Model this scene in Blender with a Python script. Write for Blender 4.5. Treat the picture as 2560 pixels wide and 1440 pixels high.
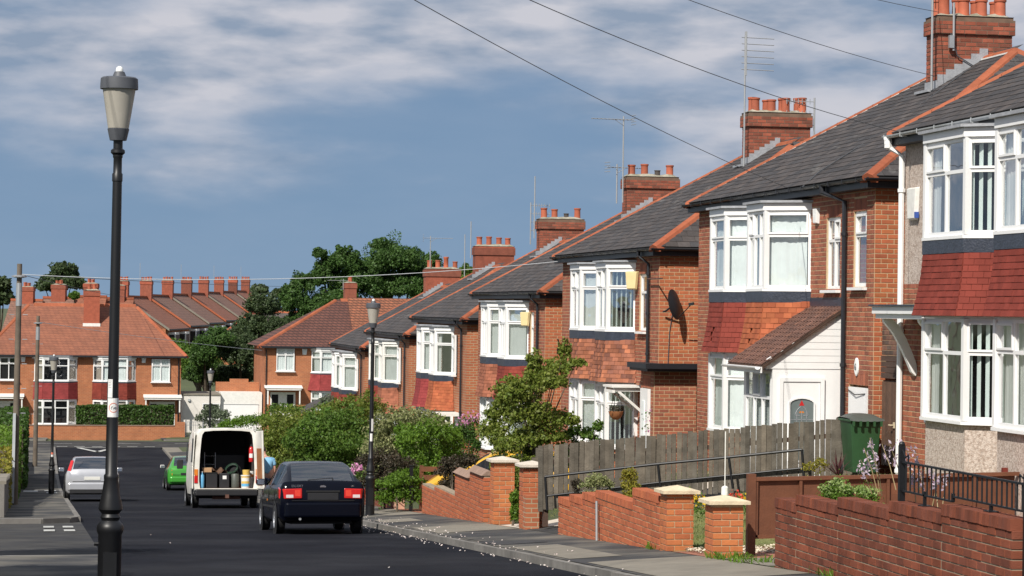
import bpy, math, random
import numpy as np
from mathutils import Vector, Matrix
R = math.radians
sc = bpy.context.scene
for o in list(bpy.data.objects): bpy.data.objects.remove(o)
random.seed(11); rng = np.random.default_rng(11)
COL = sc.collection

# ------------------------------------------------------------------ camera
# world axes: +Y runs down the street, +X across it to the right, z = 0 road level under the camera
F = 6250.0; PHI = R(10.7); TILT = R(.504); ROLL = R(.75); EYE = 1.55
f0 = Vector((math.sin(PHI), math.cos(PHI), 0)); r0 = Vector((math.cos(PHI), -math.sin(PHI), 0)); up = Vector((0, 0, 1))
FW = f0*math.cos(TILT) + up*math.sin(TILT); u1 = up*math.cos(TILT) - f0*math.sin(TILT)
RI = r0*math.cos(ROLL) + u1*math.sin(ROLL); CU = u1*math.cos(ROLL) - r0*math.sin(ROLL)
CAM = Vector((0, 0, EYE))
cd = bpy.data.cameras.new('camera'); cam = bpy.data.objects.new('camera', cd); COL.objects.link(cam)
cam.matrix_world = Matrix(((RI.x, CU.x, -FW.x, 0), (RI.y, CU.y, -FW.y, 0), (RI.z, CU.z, -FW.z, EYE), (0, 0, 0, 1)))
cd.sensor_width = 36; cd.lens = F/2560*36; cd.clip_start = .5; cd.clip_end = 4000
sc.camera = cam

# ------------------------------------------------------------------ light
SAZ = R(38); SEL = R(43)                     # the light travels towards azimuth 38 deg right of +Y
Ld = Vector((math.sin(SAZ)*math.cos(SEL), math.cos(SAZ)*math.cos(SEL), -math.sin(SEL)))
sd = bpy.data.lights.new('sun', 'SUN'); so = bpy.data.objects.new('sun', sd); COL.objects.link(so)
sd.energy = 5.0; sd.angle = R(.53); sd.color = (1, .945, .86)
so.rotation_euler = Ld.to_track_quat('-Z', 'Y').to_euler(); so.location = (-30, -20, 60)
sc.view_settings.view_transform = 'Standard'; sc.view_settings.look = 'None'
sc.view_settings.exposure = 0.18; sc.view_settings.gamma = 1
sc.view_settings.use_curve_mapping = False

W = bpy.data.worlds.new('World'); sc.world = W; W.use_nodes = True
nt = W.node_tree; N = nt.nodes; L = nt.links; N.clear()
def nn(t, **k):
    n = N.new(t)
    for a, b in k.items(): setattr(n, a, b)
    return n
def mth(op, a, b=None, c=None):
    n = nn('ShaderNodeMath', operation=op)
    for i, v in enumerate((a, b, c)):
        if v is None: continue
        if isinstance(v, (int, float)): n.inputs[i].default_value = v
        else: L.new(v, n.inputs[i])
    return n.outputs[0]
tc = nn('ShaderNodeTexCoord')
sky = nn('ShaderNodeTexSky', sky_type='NISHITA', sun_disc=False, sun_elevation=SEL, sun_rotation=math.atan2(-Ld.x, -Ld.y), altitude=0, air_density=1.0, dust_density=.6, ozone_density=2.5)
lift = nn('ShaderNodeVectorMath', operation='ADD'); L.new(tc.outputs['Generated'], lift.inputs[0]); lift.inputs[1].default_value = (0, 0, .30)
nrm = nn('ShaderNodeVectorMath', operation='NORMALIZE'); L.new(lift.outputs[0], nrm.inputs[0]); L.new(nrm.outputs[0], sky.inputs['Vector'])
sep = nn('ShaderNodeSeparateXYZ'); L.new(tc.outputs['Generated'], sep.inputs[0])
tint = nn('ShaderNodeMix', data_type='RGBA', blend_type='MULTIPLY'); tint.inputs[0].default_value = 1
L.new(sky.outputs[0], tint.inputs[6]); tint.inputs[7].default_value = (.92, .95, .98, 1)
# pale veil towards the horizon
hz = nn('ShaderNodeMapRange'); L.new(sep.outputs[2], hz.inputs[0]); hz.inputs[1].default_value = 0; hz.inputs[2].default_value = .10; hz.inputs[3].default_value = .90; hz.inputs[4].default_value = .60
veil = nn('ShaderNodeMix', data_type='RGBA'); L.new(hz.outputs[0], veil.inputs[0]); L.new(tint.outputs[2], veil.inputs[6]); veil.inputs[7].default_value = (2.0, 3.05, 4.35, 1)
mp = nn('ShaderNodeMapping'); L.new(tc.outputs['Generated'], mp.inputs[0]); mp.inputs['Scale'].default_value = (1, 1, 3.4); mp.inputs['Location'].default_value = (.31, .2, -.02)
n1 = nn('ShaderNodeTexNoise'); L.new(mp.outputs[0], n1.inputs['Vector']); n1.inputs['Scale'].default_value = 7.5; n1.inputs['Detail'].default_value = 9; n1.inputs['Roughness'].default_value = .50; n1.inputs['Distortion'].default_value = .1
el = nn('ShaderNodeMapRange'); L.new(sep.outputs[2], el.inputs[0]); el.inputs[1].default_value = .02; el.inputs[2].default_value = .105; el.inputs[3].default_value = -.17; el.inputs[4].default_value = .085
cv = mth('ADD', n1.outputs['Fac'], el.outputs[0])
rp = nn('ShaderNodeMapRange', interpolation_type='SMOOTHSTEP'); L.new(cv, rp.inputs[0]); rp.inputs[1].default_value = .34; rp.inputs[2].default_value = .64; rp.inputs[3].default_value = .04; rp.inputs[4].default_value = .95
# light and dark parts within the cloud
n2 = nn('ShaderNodeTexNoise'); L.new(mp.outputs[0], n2.inputs['Vector']); n2.inputs['Scale'].default_value = 22; n2.inputs['Detail'].default_value = 7; n2.inputs['Roughness'].default_value = .5
cr = nn('ShaderNodeValToRGB'); L.new(n2.outputs['Fac'], cr.inputs[0])
cr.color_ramp.elements[0].position = .34; cr.color_ramp.elements[0].color = (2.6, 3.25, 4.3, 1)
cr.color_ramp.elements[1].position = .60; cr.color_ramp.elements[1].color = (5.7, 5.7, 6.2, 1)
cm = nn('ShaderNodeMix', data_type='RGBA'); L.new(rp.outputs[0], cm.inputs[0]); L.new(veil.outputs[2], cm.inputs[6]); L.new(cr.outputs[0], cm.inputs[7])
bg = nn('ShaderNodeBackground'); L.new(cm.outputs[2], bg.inputs[0]); bg.inputs[1].default_value = .095
ow = nn('ShaderNodeOutputWorld'); L.new(bg.outputs[0], ow.inputs[0])

# ------------------------------------------------------------------ helpers
def AT(px, py, Z):
    """point seen at photo pixel (px, py), Z metres ahead of the camera"""
    return CAM + (FW + RI*((px-1280)/F) + CU*((720-py)/F))*Z
def PX(p):
    q = Vector(p)-CAM; z = q.dot(FW); return 1280+F*q.dot(RI)/z, 720-F*q.dot(CU)/z, z
def zr(s):
    if s <= 98: return -.059*s
    t = min(1, (s-98)/30); return -5.782-.059*30*(t-t*t/2)
def sm(a, b, x):
    t = max(0, min(1, (x-a)/(b-a))); return t*t*(3-2*t)
def zg(d, s):
    """ground height (pavements, gardens and the land beyond)"""
    z = zr(s)
    if 7 <= d: z += .11+.09*min(1, (d-7)/1.6)
    if d > 8.6:
        a = sm(8.8, 14.0, d); lo = sm(33, 37, s); pk = sm(54.5, 56, s)*(1-sm(67, 69, s))
        a = a*(1-pk)+sm(13.6, 14.2, d)*pk; z += (lo*a+(1-lo)*.35*sm(11, 14, d))*(1-sm(122, 136, s))
    if d < 1: z += .11
    if d < -2: z += .25*sm(-2, -6, d)
    if s > 165: z += 2.6*sm(165, 260, s)
    return z

MATS = {}
def mat(name, c, rough=.75, var=.15, ns=6, bump=0, bs=60, metal=0, rnd=0, c2=None, coat=0, spec=.5, c2noise=None, wave=None):
    """colour + noise variation (+ per-piece random tone, + bump); everything in world metres"""
    m = bpy.data.materials.new(name); m.use_nodes = True; MATS[name] = m
    t = m.node_tree; b = t.nodes['Principled BSDF']; lk = t.links.new
    b.inputs['Roughness'].default_value = rough; b.inputs['Metallic'].default_value = metal
    b.inputs['Coat Weight'].default_value = coat; b.inputs['Coat Roughness'].default_value = .06
    b.inputs['Specular IOR Level'].default_value = spec
    g = t.nodes.new('ShaderNodeNewGeometry')
    n = t.nodes.new('ShaderNodeTexNoise'); n.inputs['Scale'].default_value = ns; n.inputs['Detail'].default_value = 6; n.inputs['Roughness'].default_value = .62
    lk(g.outputs['Position'], n.inputs['Vector'])
    mr = t.nodes.new('ShaderNodeMapRange'); lk(n.outputs['Fac'], mr.inputs[0]); mr.inputs[1].default_value = .28; mr.inputs[2].default_value = .72
    mr.inputs[3].default_value = 1-var; mr.inputs[4].default_value = 1+var
    val = mr.outputs[0]
    col = t.nodes.new('ShaderNodeRGB'); col.outputs[0].default_value = (*c, 1); base = col.outputs[0]
    if rnd or (c2 and c2noise is None):
        oi = t.nodes.new('ShaderNodeObjectInfo')
        ad = t.nodes.new('ShaderNodeMath'); ad.operation = 'ADD'; lk(oi.outputs['Random'], ad.inputs[0]); lk(g.outputs['Random Per Island'], ad.inputs[1])
        fr = t.nodes.new('ShaderNodeMath'); fr.operation = 'FRACT'; lk(ad.outputs[0], fr.inputs[0])
        wn = t.nodes.new('ShaderNodeTexWhiteNoise'); wn.noise_dimensions = '1D'; lk(fr.outputs[0], wn.inputs['W'])
        if c2:
            mx = t.nodes.new('ShaderNodeMix'); mx.data_type = 'RGBA'; lk(wn.outputs['Value'], mx.inputs[0]); lk(base, mx.inputs[6]); mx.inputs[7].default_value = (*c2, 1); base = mx.outputs[2]
        if rnd:
            m2 = t.nodes.new('ShaderNodeMapRange'); lk(fr.outputs[0], m2.inputs[0]); m2.inputs[3].default_value = 1-rnd; m2.inputs[4].default_value = 1+rnd
            mu = t.nodes.new('ShaderNodeMath'); mu.operation = 'MULTIPLY'; lk(val, mu.inputs[0]); lk(m2.outputs[0], mu.inputs[1]); val = mu.outputs[0]
    if c2 and c2noise is not None:
        n3 = t.nodes.new('ShaderNodeTexNoise'); n3.inputs['Scale'].default_value = c2noise; n3.inputs['Detail'].default_value = 5; lk(g.outputs['Position'], n3.inputs['Vector'])
        m3 = t.nodes.new('ShaderNodeMapRange'); lk(n3.outputs['Fac'], m3.inputs[0]); m3.inputs[1].default_value = .42; m3.inputs[2].default_value = .62
        mx = t.nodes.new('ShaderNodeMix'); mx.data_type = 'RGBA'; lk(m3.outputs[0], mx.inputs[0]); lk(base, mx.inputs[6]); mx.inputs[7].default_value = (*c2, 1); base = mx.outputs[2]
    vm = t.nodes.new('ShaderNodeVectorMath'); vm.operation = 'SCALE'; lk(base, vm.inputs[0]); lk(val, vm.inputs['Scale'])
    lk(vm.outputs[0], b.inputs['Base Color'])
    if bump:
        n4 = t.nodes.new('ShaderNodeTexNoise'); n4.inputs['Scale'].default_value = bs; n4.inputs['Detail'].default_value = 4; lk(g.outputs['Position'], n4.inputs['Vector'])
        bp = t.nodes.new('ShaderNodeBump'); bp.inputs['Strength'].default_value = bump; bp.inputs['Distance'].default_value = .02; lk(n4.outputs['Fac'], bp.inputs['Height']); lk(bp.outputs[0], b.inputs['Normal'])
    return m
def brickmat(name, c1, c2, mort, bw=.235, bh=.085, ms=.01, bump=.5, off=.5):
    """coursed pattern for walls and roofs too far off for single pieces (world x+y along, z up)"""
    m = mat(name, c1, .85, .18, 1.5); t = m.node_tree; b = t.nodes['Principled BSDF']; lk = t.links.new
    g = t.nodes.new('ShaderNodeNewGeometry'); s = t.nodes.new('ShaderNodeSeparateXYZ'); lk(g.outputs['Position'], s.inputs[0])
    a = t.nodes.new('ShaderNodeMath'); a.operation = 'ADD'; lk(s.outputs[0], a.inputs[0]); lk(s.outputs[1], a.inputs[1])
    cb = t.nodes.new('ShaderNodeCombineXYZ'); lk(a.outputs[0], cb.inputs[0]); lk(s.outputs[2], cb.inputs[1])
    br = t.nodes.new('ShaderNodeTexBrick'); lk(cb.outputs[0], br.inputs['Vector']); br.inputs['Scale'].default_value = 1; br.inputs['Brick Width'].default_value = bw
    br.inputs['Row Height'].default_value = bh; br.inputs['Mortar Size'].default_value = ms; br.inputs['Color1'].default_value = (*c1, 1); br.inputs['Color2'].default_value = (*c2, 1); br.inputs['Mortar'].default_value = (*mort, 1); br.offset = off
    old = b.inputs['Base Color'].links[0].from_node; lk(br.outputs['Color'], old.inputs[0])
    bp = t.nodes.new('ShaderNodeBump'); bp.invert = True; bp.inputs['Strength'].default_value = bump; bp.inputs['Distance'].default_value = .01; lk(br.outputs['Fac'], bp.inputs['Height']); lk(bp.outputs[0], b.inputs['Normal'])
    return m

class G:
    """collects faces and links them as ONE mesh object"""
    def __init__(s): s.v = []; s.f = []
    def poly(s, pts):
        i = len(s.v); s.v += [tuple(p) for p in pts]; s.f.append(tuple(range(i, i+len(pts)))); return s
    def box(s, x0, x1, y0, y1, z0, z1):
        i = len(s.v); s.v += [(x, y, z) for z in (z0, z1) for y in (y0, y1) for x in (x0, x1)]
        s.f += [tuple(i+k for k in q) for q in ((0, 2, 3, 1), (4, 5, 7, 6), (0, 1, 5, 4), (2, 6, 7, 3), (0, 4, 6, 2), (1, 3, 7, 5))]; return s
    def obox(s, c, U, V, Wd):
        """box about c with half-extent vectors U, V, Wd"""
        c, U, V, Wd = Vector(c), Vector(U), Vector(V), Vector(Wd); i = len(s.v)
        s.v += [tuple(c+U*a+V*b+Wd*d) for d in (-1, 1) for b in (-1, 1) for a in (-1, 1)]
        s.f += [tuple(i+k for k in q) for q in ((0, 2, 3, 1), (4, 5, 7, 6), (0, 1, 5, 4), (2, 6, 7, 3), (0, 4, 6, 2), (1, 3, 7, 5))]; return s
    def bar(s, a, b, w, h, upv=(0, 0, 1)):
        a, b = Vector(a), Vector(b); d = b-a; dn = d.normalized(); sd = dn.cross(Vector(upv))
        if sd.length < 1e-4: sd = dn.cross(Vector((1, 0, 0)))
        sd.normalize(); u = sd.cross(dn); return s.obox((a+b)/2, d/2, sd*w/2, u*h/2)
    def prism(s, pts, ext):
        n = len(pts); i = len(s.v); e = Vector(ext); s.v += [tuple(p) for p in pts]+[tuple(Vector(p)+e) for p in pts]
        s.f += [tuple(i+k for k in range(n))[::-1], tuple(i+n+k for k in range(n))]+[(i+k, i+(k+1) % n, i+n+(k+1) % n, i+n+k) for k in range(n)]; return s
    def tube(s, pts, r, n=8, caps=True):
        """tube along pts, r one radius or one per point"""
        pts = [Vector(p) for p in pts]; rr = r if isinstance(r, (list, tuple)) else [r]*len(pts); i = len(s.v); u = None
        for k, p in enumerate(pts):
            d = (pts[min(k+1, len(pts)-1)]-pts[max(k-1, 0)]).normalized()
            if u is None: u = d.cross(Vector((0, 0, 1)) if abs(d.z) < .9 else Vector((1, 0, 0))).normalized()
            u = (u-d*u.dot(d)).normalized(); w = d.cross(u)
            s.v += [tuple(p+(u*math.cos(2*math.pi*j/n)+w*math.sin(2*math.pi*j/n))*rr[k]) for j in range(n)]
            if k: s.f += [(i+(k-1)*n+j, i+(k-1)*n+(j+1) % n, i+k*n+(j+1) % n, i+k*n+j) for j in range(n)]
        if caps: s.f += [tuple(i+j for j in range(n))[::-1], tuple(i+(len(pts)-1)*n+j for j in range(n))]
        return s
    def lathe(s, prof, n=16, o=(0, 0, 0)):
        i = len(s.v)
        for r, z in prof: s.v += [(o[0]+r*math.cos(2*math.pi*j/n), o[1]+r*math.sin(2*math.pi*j/n), o[2]+z) for j in range(n)]
        for k in range(1, len(prof)): s.f += [(i+(k-1)*n+j, i+(k-1)*n+(j+1) % n, i+k*n+(j+1) % n, i+k*n+j) for j in range(n)]
        s.f += [tuple(i+j for j in range(n))[::-1], tuple(i+(len(prof)-1)*n+j for j in range(n))]; return s
    def ball(s, c, r, n=10, m=7):
        c = Vector(c); r = Vector(r) if not isinstance(r, (int, float)) else Vector((r, r, r)); i = len(s.v)
        for k in range(1, m):
            a = math.pi*k/m; s.v += [(c.x+r.x*math.sin(a)*math.cos(2*math.pi*j/n), c.y+r.y*math.sin(a)*math.sin(2*math.pi*j/n), c.z+r.z*math.cos(a)) for j in range(n)]
        for k in range(1, m-1): s.f += [(i+(k-1)*n+j, i+k*n+j, i+k*n+(j+1) % n, i+(k-1)*n+(j+1) % n) for j in range(n)]
        s.f += [tuple(i+j for j in range(n)), tuple(i+(m-2)*n+j for j in range(n))[::-1]]; return s
    def grid(s, rows):
        n = len(rows[0]); i = len(s.v)
        for r in rows: s.v += [tuple(p) for p in r]
        for k in range(1, len(rows)): s.f += [(i+(k-1)*n+j, i+(k-1)*n+j+1, i+k*n+j+1, i+k*n+j) for j in range(n-1)]
        return s
    def mesh(s, name, m=None, smooth=False):
        me = bpy.data.meshes.new(name); me.from_pydata(s.v, [], s.f)
        if m: me.materials.append(MATS[m] if isinstance(m, str) else m)
        if smooth:
            me.polygons.foreach_set('use_smooth', [True]*len(me.polygons))
            me.set_sharp_from_angle(angle=R(40))
        me.update(); return me
    def obj(s, name, m=None, parent=None, smooth=False, loc=(0, 0, 0), rot=(0, 0, 0), label=None, kind=None, bevel=0):
        return mk(name, s.mesh(name, m, smooth), parent, loc, rot, label, kind, bevel)
def mk(name, me, parent=None, loc=(0, 0, 0), rot=(0, 0, 0), label=None, kind=None, bevel=0):
    o = bpy.data.objects.new(name, me); COL.objects.link(o); o.location = loc; o.rotation_euler = rot
    if parent is not None: o.parent = parent
    if label: o['label'] = label
    if kind: o['kind'] = kind
    if bevel:
        b = o.modifiers.new('bevel', 'BEVEL'); b.width = bevel; b.segments = 2; b.limit_method = 'ANGLE'; b.angle_limit = R(35)
    return o
def tag(o, label, cat, group=None, kind=None):
    if label: o['label'] = label
    if cat: o['category'] = cat
    if group: o['group'] = group
    if kind: o['kind'] = kind
    return o
def thing(name, label, cat, loc=(0, 0, 0), rz=0, group=None):
    o = bpy.data.objects.new(name, None); COL.objects.link(o); o.location = loc; o.rotation_euler = (0, 0, rz); o.empty_display_size = .3
    return tag(o, label, cat, group)
def place(name, me, parent, M):
    o = bpy.data.objects.new(name, me); COL.objects.link(o); o.parent = parent; o.matrix_basis = M; return o
def struct(o): o['kind'] = 'structure'; return o
def wpos(parent, p):
    """world point of a local point, for things that are only moved and turned about z"""
    p = Vector(p); chain = []
    while parent is not None: chain.append(parent); parent = parent.parent
    for q in chain:
        p = q.matrix_basis @ p if q.type != 'EMPTY' else Matrix.Translation(q.location) @ q.rotation_euler.to_matrix().to_4x4() @ p
    return p
def unitmesh(name, verts, faces, m):
    me = bpy.data.meshes.new(name); me.from_pydata(verts, [], faces); me.materials.append(MATS[m]); me.update(); return me
def pieces(parent, name, me, mats4, restname, cap=300):
    """the pieces nearest the camera as parts that share one mesh, the rest joined into one part"""
    if not mats4: return
    key = [((wpos(parent, M.translation)-CAM).length) for M in mats4]
    order = sorted(range(len(mats4)), key=lambda i: key[i])
    for i in order[:cap]: place(name, me, parent, mats4[i])
    rest = order[cap:]
    if rest:
        vs = np.array([v.co for v in me.vertices]); n = len(vs); fs = [tuple(p.vertices) for p in me.polygons]
        allv = []; allf = []
        for k, i in enumerate(rest):
            A = np.array(mats4[i]); allv.append(vs @ A[:3, :3].T + A[:3, 3]); allf += [tuple(q+k*n for q in f) for f in fs]
        m2 = bpy.data.meshes.new(restname); m2.from_pydata(np.concatenate(allv).tolist(), [], allf); m2.materials.append(me.materials[0]); m2.update()
        mk(restname, m2, parent, kind='stuff')
def basis(O, U, Nn, sx=1, sy=1, sz=1, Vv=None):
    """matrix with x along U, y along -Nn (into the wall), z along U x N"""
    U = Vector(U).normalized(); Nn = Vector(Nn).normalized(); V = Vector(Vv).normalized() if Vv is not None else Nn.cross(U)*-1
    if Vv is None and V.z < 0: V = -V
    M = Matrix(((U.x*sx, Nn.x*sy, V.x*sz, O[0]), (U.y*sx, Nn.y*sy, V.y*sz, O[1]), (U.z*sx, Nn.z*sy, V.z*sz, O[2]), (0, 0, 0, 1)))
    return M
def quadmesh(name, co, m, kind=None, parent=None, loc=(0, 0, 0)):
    """fast mesh of quads, co = (n, 4, 3)"""
    co = np.asarray(co, dtype=np.float32); n = len(co); me = bpy.data.meshes.new(name)
    me.vertices.add(n*4); me.vertices.foreach_set('co', co.reshape(-1)); me.loops.add(n*4); me.loops.foreach_set('vertex_index', np.arange(n*4, dtype=np.int32))
    me.polygons.add(n); me.polygons.foreach_set('loop_start', np.arange(0, n*4, 4, dtype=np.int32)); me.update(calc_edges=True)
    me.materials.append(MATS[m]); return mk(name, me, parent, loc, kind=kind)
def leafquads(P, out, size, asp=.55, bias=.7, droop=.0):
    n = len(P); nr = rng.normal(size=(n, 3)); nr /= np.linalg.norm(nr, axis=1)[:, None]+1e-9
    nn_ = out*bias+nr; nn_ /= np.linalg.norm(nn_, axis=1)[:, None]+1e-9
    t = np.cross(nn_, rng.normal(size=(n, 3))); t[:, 2] -= droop; t /= np.linalg.norm(t, axis=1)[:, None]+1e-9
    b = np.cross(nn_, t); s = (size*rng.uniform(.6, 1.35, n))[:, None]
    t = t*s*.5; b = b*s*asp*.5; mid = nn_*s*.10
    return np.stack([P-t, P-b+t*.1+mid, P+t, P+b+t*.1+mid], 1)
# ------------------------------------------------------------------ materials
mat('asphalt', (.0145, .0155, .0205), .9, .25, .9, .5, 90, c2=(.024, .025, .030), c2noise=.3, spec=.05)
mat('asphalt_old', (.045, .045, .047), .9, .25, 1.1, .5, 80, c2=(.065, .063, .06), c2noise=.8, spec=.15)
mat('paving_dark', (.058, .058, .06), .85, .22, 1.4, .4, 60, c2=(.15, .14, .12), c2noise=.6, spec=.15)
mat('concrete_light', (.20, .18, .145), .85, .2, 2.2, .3, 50, rnd=.06)
mat('kerb_concrete', (.17, .16, .145), .85, .25, 3, .3, 50, rnd=.14)
mat('soil', (.09, .065, .045), .95, .3, 3, .6, 30, c2=(.06, .09, .025), c2noise=.5)
mat('land', (.06, .075, .03), .95, .3, .2, .5, 3)
mat('lawn', (.11, .15, .035), .9, .25, 3, .8, 60, c2=(.2, .19, .07), c2noise=1.1)
mat('road_white', (.42, .42, .40), .85, .45, 7)
mat('terracotta_path', (.30, .12, .075), .85, .15, 3, .2, 40)
mat('cream_path', (.55, .48, .40), .85, .15, 4, .2, 40)
mat('gravel', (.55, .48, .37), .9, .3, 20, 0, rnd=.35)
mat('mortar', (.47, .35, .21), .9, .15, 20)
mat('mortar_grey', (.30, .24, .17), .9, .25, 5)
mat('mortar_soot', (.15, .095, .065), .9, .3, 4)
mat('brick_house', (.40, .125, .046), .85, .14, 7, .3, 120, rnd=.16, c2=(.37, .10, .045))
mat('brick_front', (.33, .105, .05), .85, .16, 5, .3, 120, rnd=.22, c2=(.27, .085, .05))
mat('brick_dark', (.16, .075, .05), .88, .25, 6, .3, 120, rnd=.3, c2=(.09, .06, .045))
mat('brick_garden', (.42, .12, .045), .85, .15, 8, .3, 120, rnd=.14, c2=(.36, .095, .04))
mat('brick_pillar', (.47, .155, .05), .85, .12, 8, .3, 120, rnd=.12, c2=(.40, .115, .045))
mat('brick_old', (.205, .062, .034), .9, .28, 3, .4, 120, rnd=.17, c2=(.15, .052, .034), spec=.2)
mat('brick_chimney', (.29, .075, .04), .88, .22, 5, .3, 120, rnd=.28, c2=(.19, .062, .038))
brickmat('brickwork', (.40, .125, .05), (.33, .095, .042), (.36, .27, .17))
brickmat('brickwork_far', (.39, .135, .055), (.32, .105, .045), (.40, .22, .12), ms=.007)
brickmat('roof_far', (.25, .092, .05), (.21, .08, .046), (.16, .055, .035), bw=.3, bh=.16, ms=.012, bump=.8)
brickmat('roof_brown', (.13, .05, .035), (.115, .045, .033), (.05, .022, .018), bw=.3, bh=.17, ms=.03, bump=1, off=0)
brickmat('roof_orange', (.29, .10, .05), (.22, .085, .045), (.09, .035, .02), bw=.3, bh=.17, ms=.03, bump=1, off=0)
brickmat('roof_terrace', (.23, .115, .08), (.19, .10, .07), (.09, .05, .04), bw=.3, bh=.16, ms=.012, bump=.8)
mat('slate', (.046, .044, .046), .78, .22, 9, .2, 60, rnd=.24, c2=(.072, .061, .057), spec=.3)
mat('slate_backing', (.03, .03, .033), .9, .2, 3)
mat('slate_pale', (.23, .225, .21), .85, .3, 14)
mat('hip_tile', (.32, .10, .048), .8, .15, 6, .2, 60, rnd=.15, c2=(.31, .09, .045), spec=.25)
mat('terracotta', (.36, .095, .048), .8, .2, 5, rnd=.2)
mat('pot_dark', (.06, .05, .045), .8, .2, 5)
mat('flaunching', (.36, .33, .26), .95, .3, 12, .6, 40, c2=(.22, .21, .15), c2noise=4)
mat('lead', (.30, .31, .33), .55, .2, 6, .3, 30)
mat('lead_dark', (.035, .042, .06), .4, .3, 8, .4, 30)
mat('tile_red', (.20, .040, .028), .8, .2, 2.2, .2, 90, rnd=.12, spec=.2)
mat('tile_mauve', (.26, .046, .045), .8, .2, 2.2, .2, 90, rnd=.1, spec=.2)
mat('tile_orange', (.38, .115, .05), .8, .2, 2, .2, 90, rnd=.16, c2=(.33, .09, .042), spec=.2)
mat('tile_mottled', (.34, .125, .065), .85, .25, 3, .2, 90, rnd=.28, spec=.2, c2=(.20, .085, .06))
mat('tile_brown', (.30, .11, .065), .85, .25, 3, .2, 90, rnd=.25, spec=.2, c2=(.27, .10, .06))
mat('porch_tile', (.16, .075, .05), .8, .25, 3, .2, 60, rnd=.2, c2=(.12, .06, .045))
mat('upvc', (.80, .80, .79), .35, .03, 4)
mat('painted_white', (.74, .73, .69), .55, .1, 9, .2, 30)
mat('render_white', (.66, .63, .58), .9, .1, 2, .3, 40)
mat('pebble', (.53, .45, .39), .95, .25, 34, .7, 55, c2=(.36, .28, .23), c2noise=24)
mat('black_paint', (.006, .0065, .008), .45, .2, 8)
mat('gutter_black', (.014, .015, .019), .45, .2, 8)
mat('gutter_grey', (.40, .42, .43), .6, .2, 8)
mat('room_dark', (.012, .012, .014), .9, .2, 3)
mat('curtain', (.80, .81, .79), .9, .06, 3)
mat('net_curtain', (.74, .78, .77), .9, .10, 2)
mat('curtain_warm', (.55, .47, .40), .9, .12, 3)
mat('blind', (.72, .80, .77), .8, .05, 3)
mat('timber_grey', (.125, .106, .082), .95, .35, 5, .5, 40, rnd=.25, c2=(.10, .09, .074), spec=.15)
mat('timber_brown', (.125, .045, .02), .7, .2, 4, .2, 40, rnd=.1)
mat('timber_gate', (.105, .055, .032), .7, .3, 5, .3, 40, rnd=.15)
mat('timber_pole', (.13, .105, .08), .9, .3, 3, .4, 30)
mat('timber_dark', (.07, .04, .028), .85, .3, 5, .3, 40)
mat('metal_grey', (.42, .43, .44), .45, .1, 8, metal=.6)
mat('aerial', (.30, .31, .32), .5, .1, 8)
mat('rust', (.11, .05, .035), .8, .3, 8)
mat('cable', (.06, .065, .075), .7, .1, 5)
mat('cable_pale', (.42, .44, .46), .7, .1, 5)
mat('alarm_yellow', (.72, .58, .30), .5, .06, 6)
mat('blue_plastic', (.04, .09, .35), .4, .1, 6)
mat('bin_green', (.022, .07, .026), .45, .12, 5)
mat('bin_lid', (.075, .085, .075), .5, .15, 6)
mat('cap_stone', (.62, .52, .36), .85, .15, 8, .3, 40)
mat('cap_stone_pale', (.56, .50, .42), .85, .15, 8, .3, 40)
mat('coping_brown', (.24, .16, .12), .88, .2, 6, .4, 40, rnd=.15)
mat('pink_render', (.55, .32, .22), .9, .15, 5, .3, 40)
mat('rubber', (.012, .012, .013), .8, .2, 9)
mat('alloy', (.55, .56, .58), .3, .1, 9, metal=.8)
mat('chrome', (.7, .7, .72), .15, .05, 5, metal=1)
mat('plastic_black', (.014, .014, .016), .5, .2, 6)
mat('under_black', (.008, .008, .009), .9, .2, 6)
mat('paint_navy', (.002, .0028, .007), .16, .05, 2, spec=.22)
mat('paint_silver', (.50, .51, .54), .32, .04, 2, metal=.45, coat=.8)
mat('paint_green', (.05, .30, .035), .3, .05, 2, metal=.2, coat=1)
mat('paint_yellow', (.62, .34, .015), .35, .05, 2, coat=.8)
mat('paint_blue', (.05, .14, .42), .35, .05, 2, coat=.8)
mat('van_white', (.76, .74, .68), .5, .10, 3, coat=.3, c2=(.60, .58, .52), c2noise=1.6)
mat('ply', (.30, .12, .045), .7, .2, 3, .2, 30)
mat('lamp_red', (.50, .012, .012), .25, .1, 30, coat=.8)
mat('lamp_red_bright', (.65, .05, .03), .25, .1, 30, coat=.8)
mat('lamp_amber', (.65, .20, .02), .25, .1, 30, coat=.8)
mat('lamp_clear', (.62, .55, .55), .2, .1, 30, coat=.8)
mat('plate_white', (.62, .62, .58), .5, .05, 8)
mat('red_paint', (.50, .02, .02), .35, .1, 6, coat=.5)
mat('glass_grey', (.15, .18, .18), .15, .1, 5)
mat('skin', (.55, .30, .22), .6, .08, 6)
mat('shirt_blue', (.20, .42, .62), .9, .1, 9)
mat('jeans', (.04, .06, .12), .9, .15, 9)
mat('hair', (.05, .035, .025), .8, .2, 30)
mat('sticker', (.72, .72, .70), .6, .12, 30)
mat('ring_red', (.62, .16, .10), .6, .1, 8)
mat('ring_text', (.08, .08, .09), .6, .1, 8)
mat('card', (.42, .25, .13), .85, .12, 6)
mat('tub_yellow', (.62, .42, .10), .5, .12, 6)
mat('tub_white', (.66, .66, .62), .45, .08, 6)
mat('hose_green', (.012, .035, .02), .5, .1, 6)
mat('tub_blue', (.12, .38, .62), .4, .1, 6)
mat('lantern_cap', (.075, .08, .092), .55, .12, 8)
mat('lens_white', (.75, .76, .74), .4, .05, 6)
mat('bark', (.09, .07, .05), .95, .3, 6, .6, 25)
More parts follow.
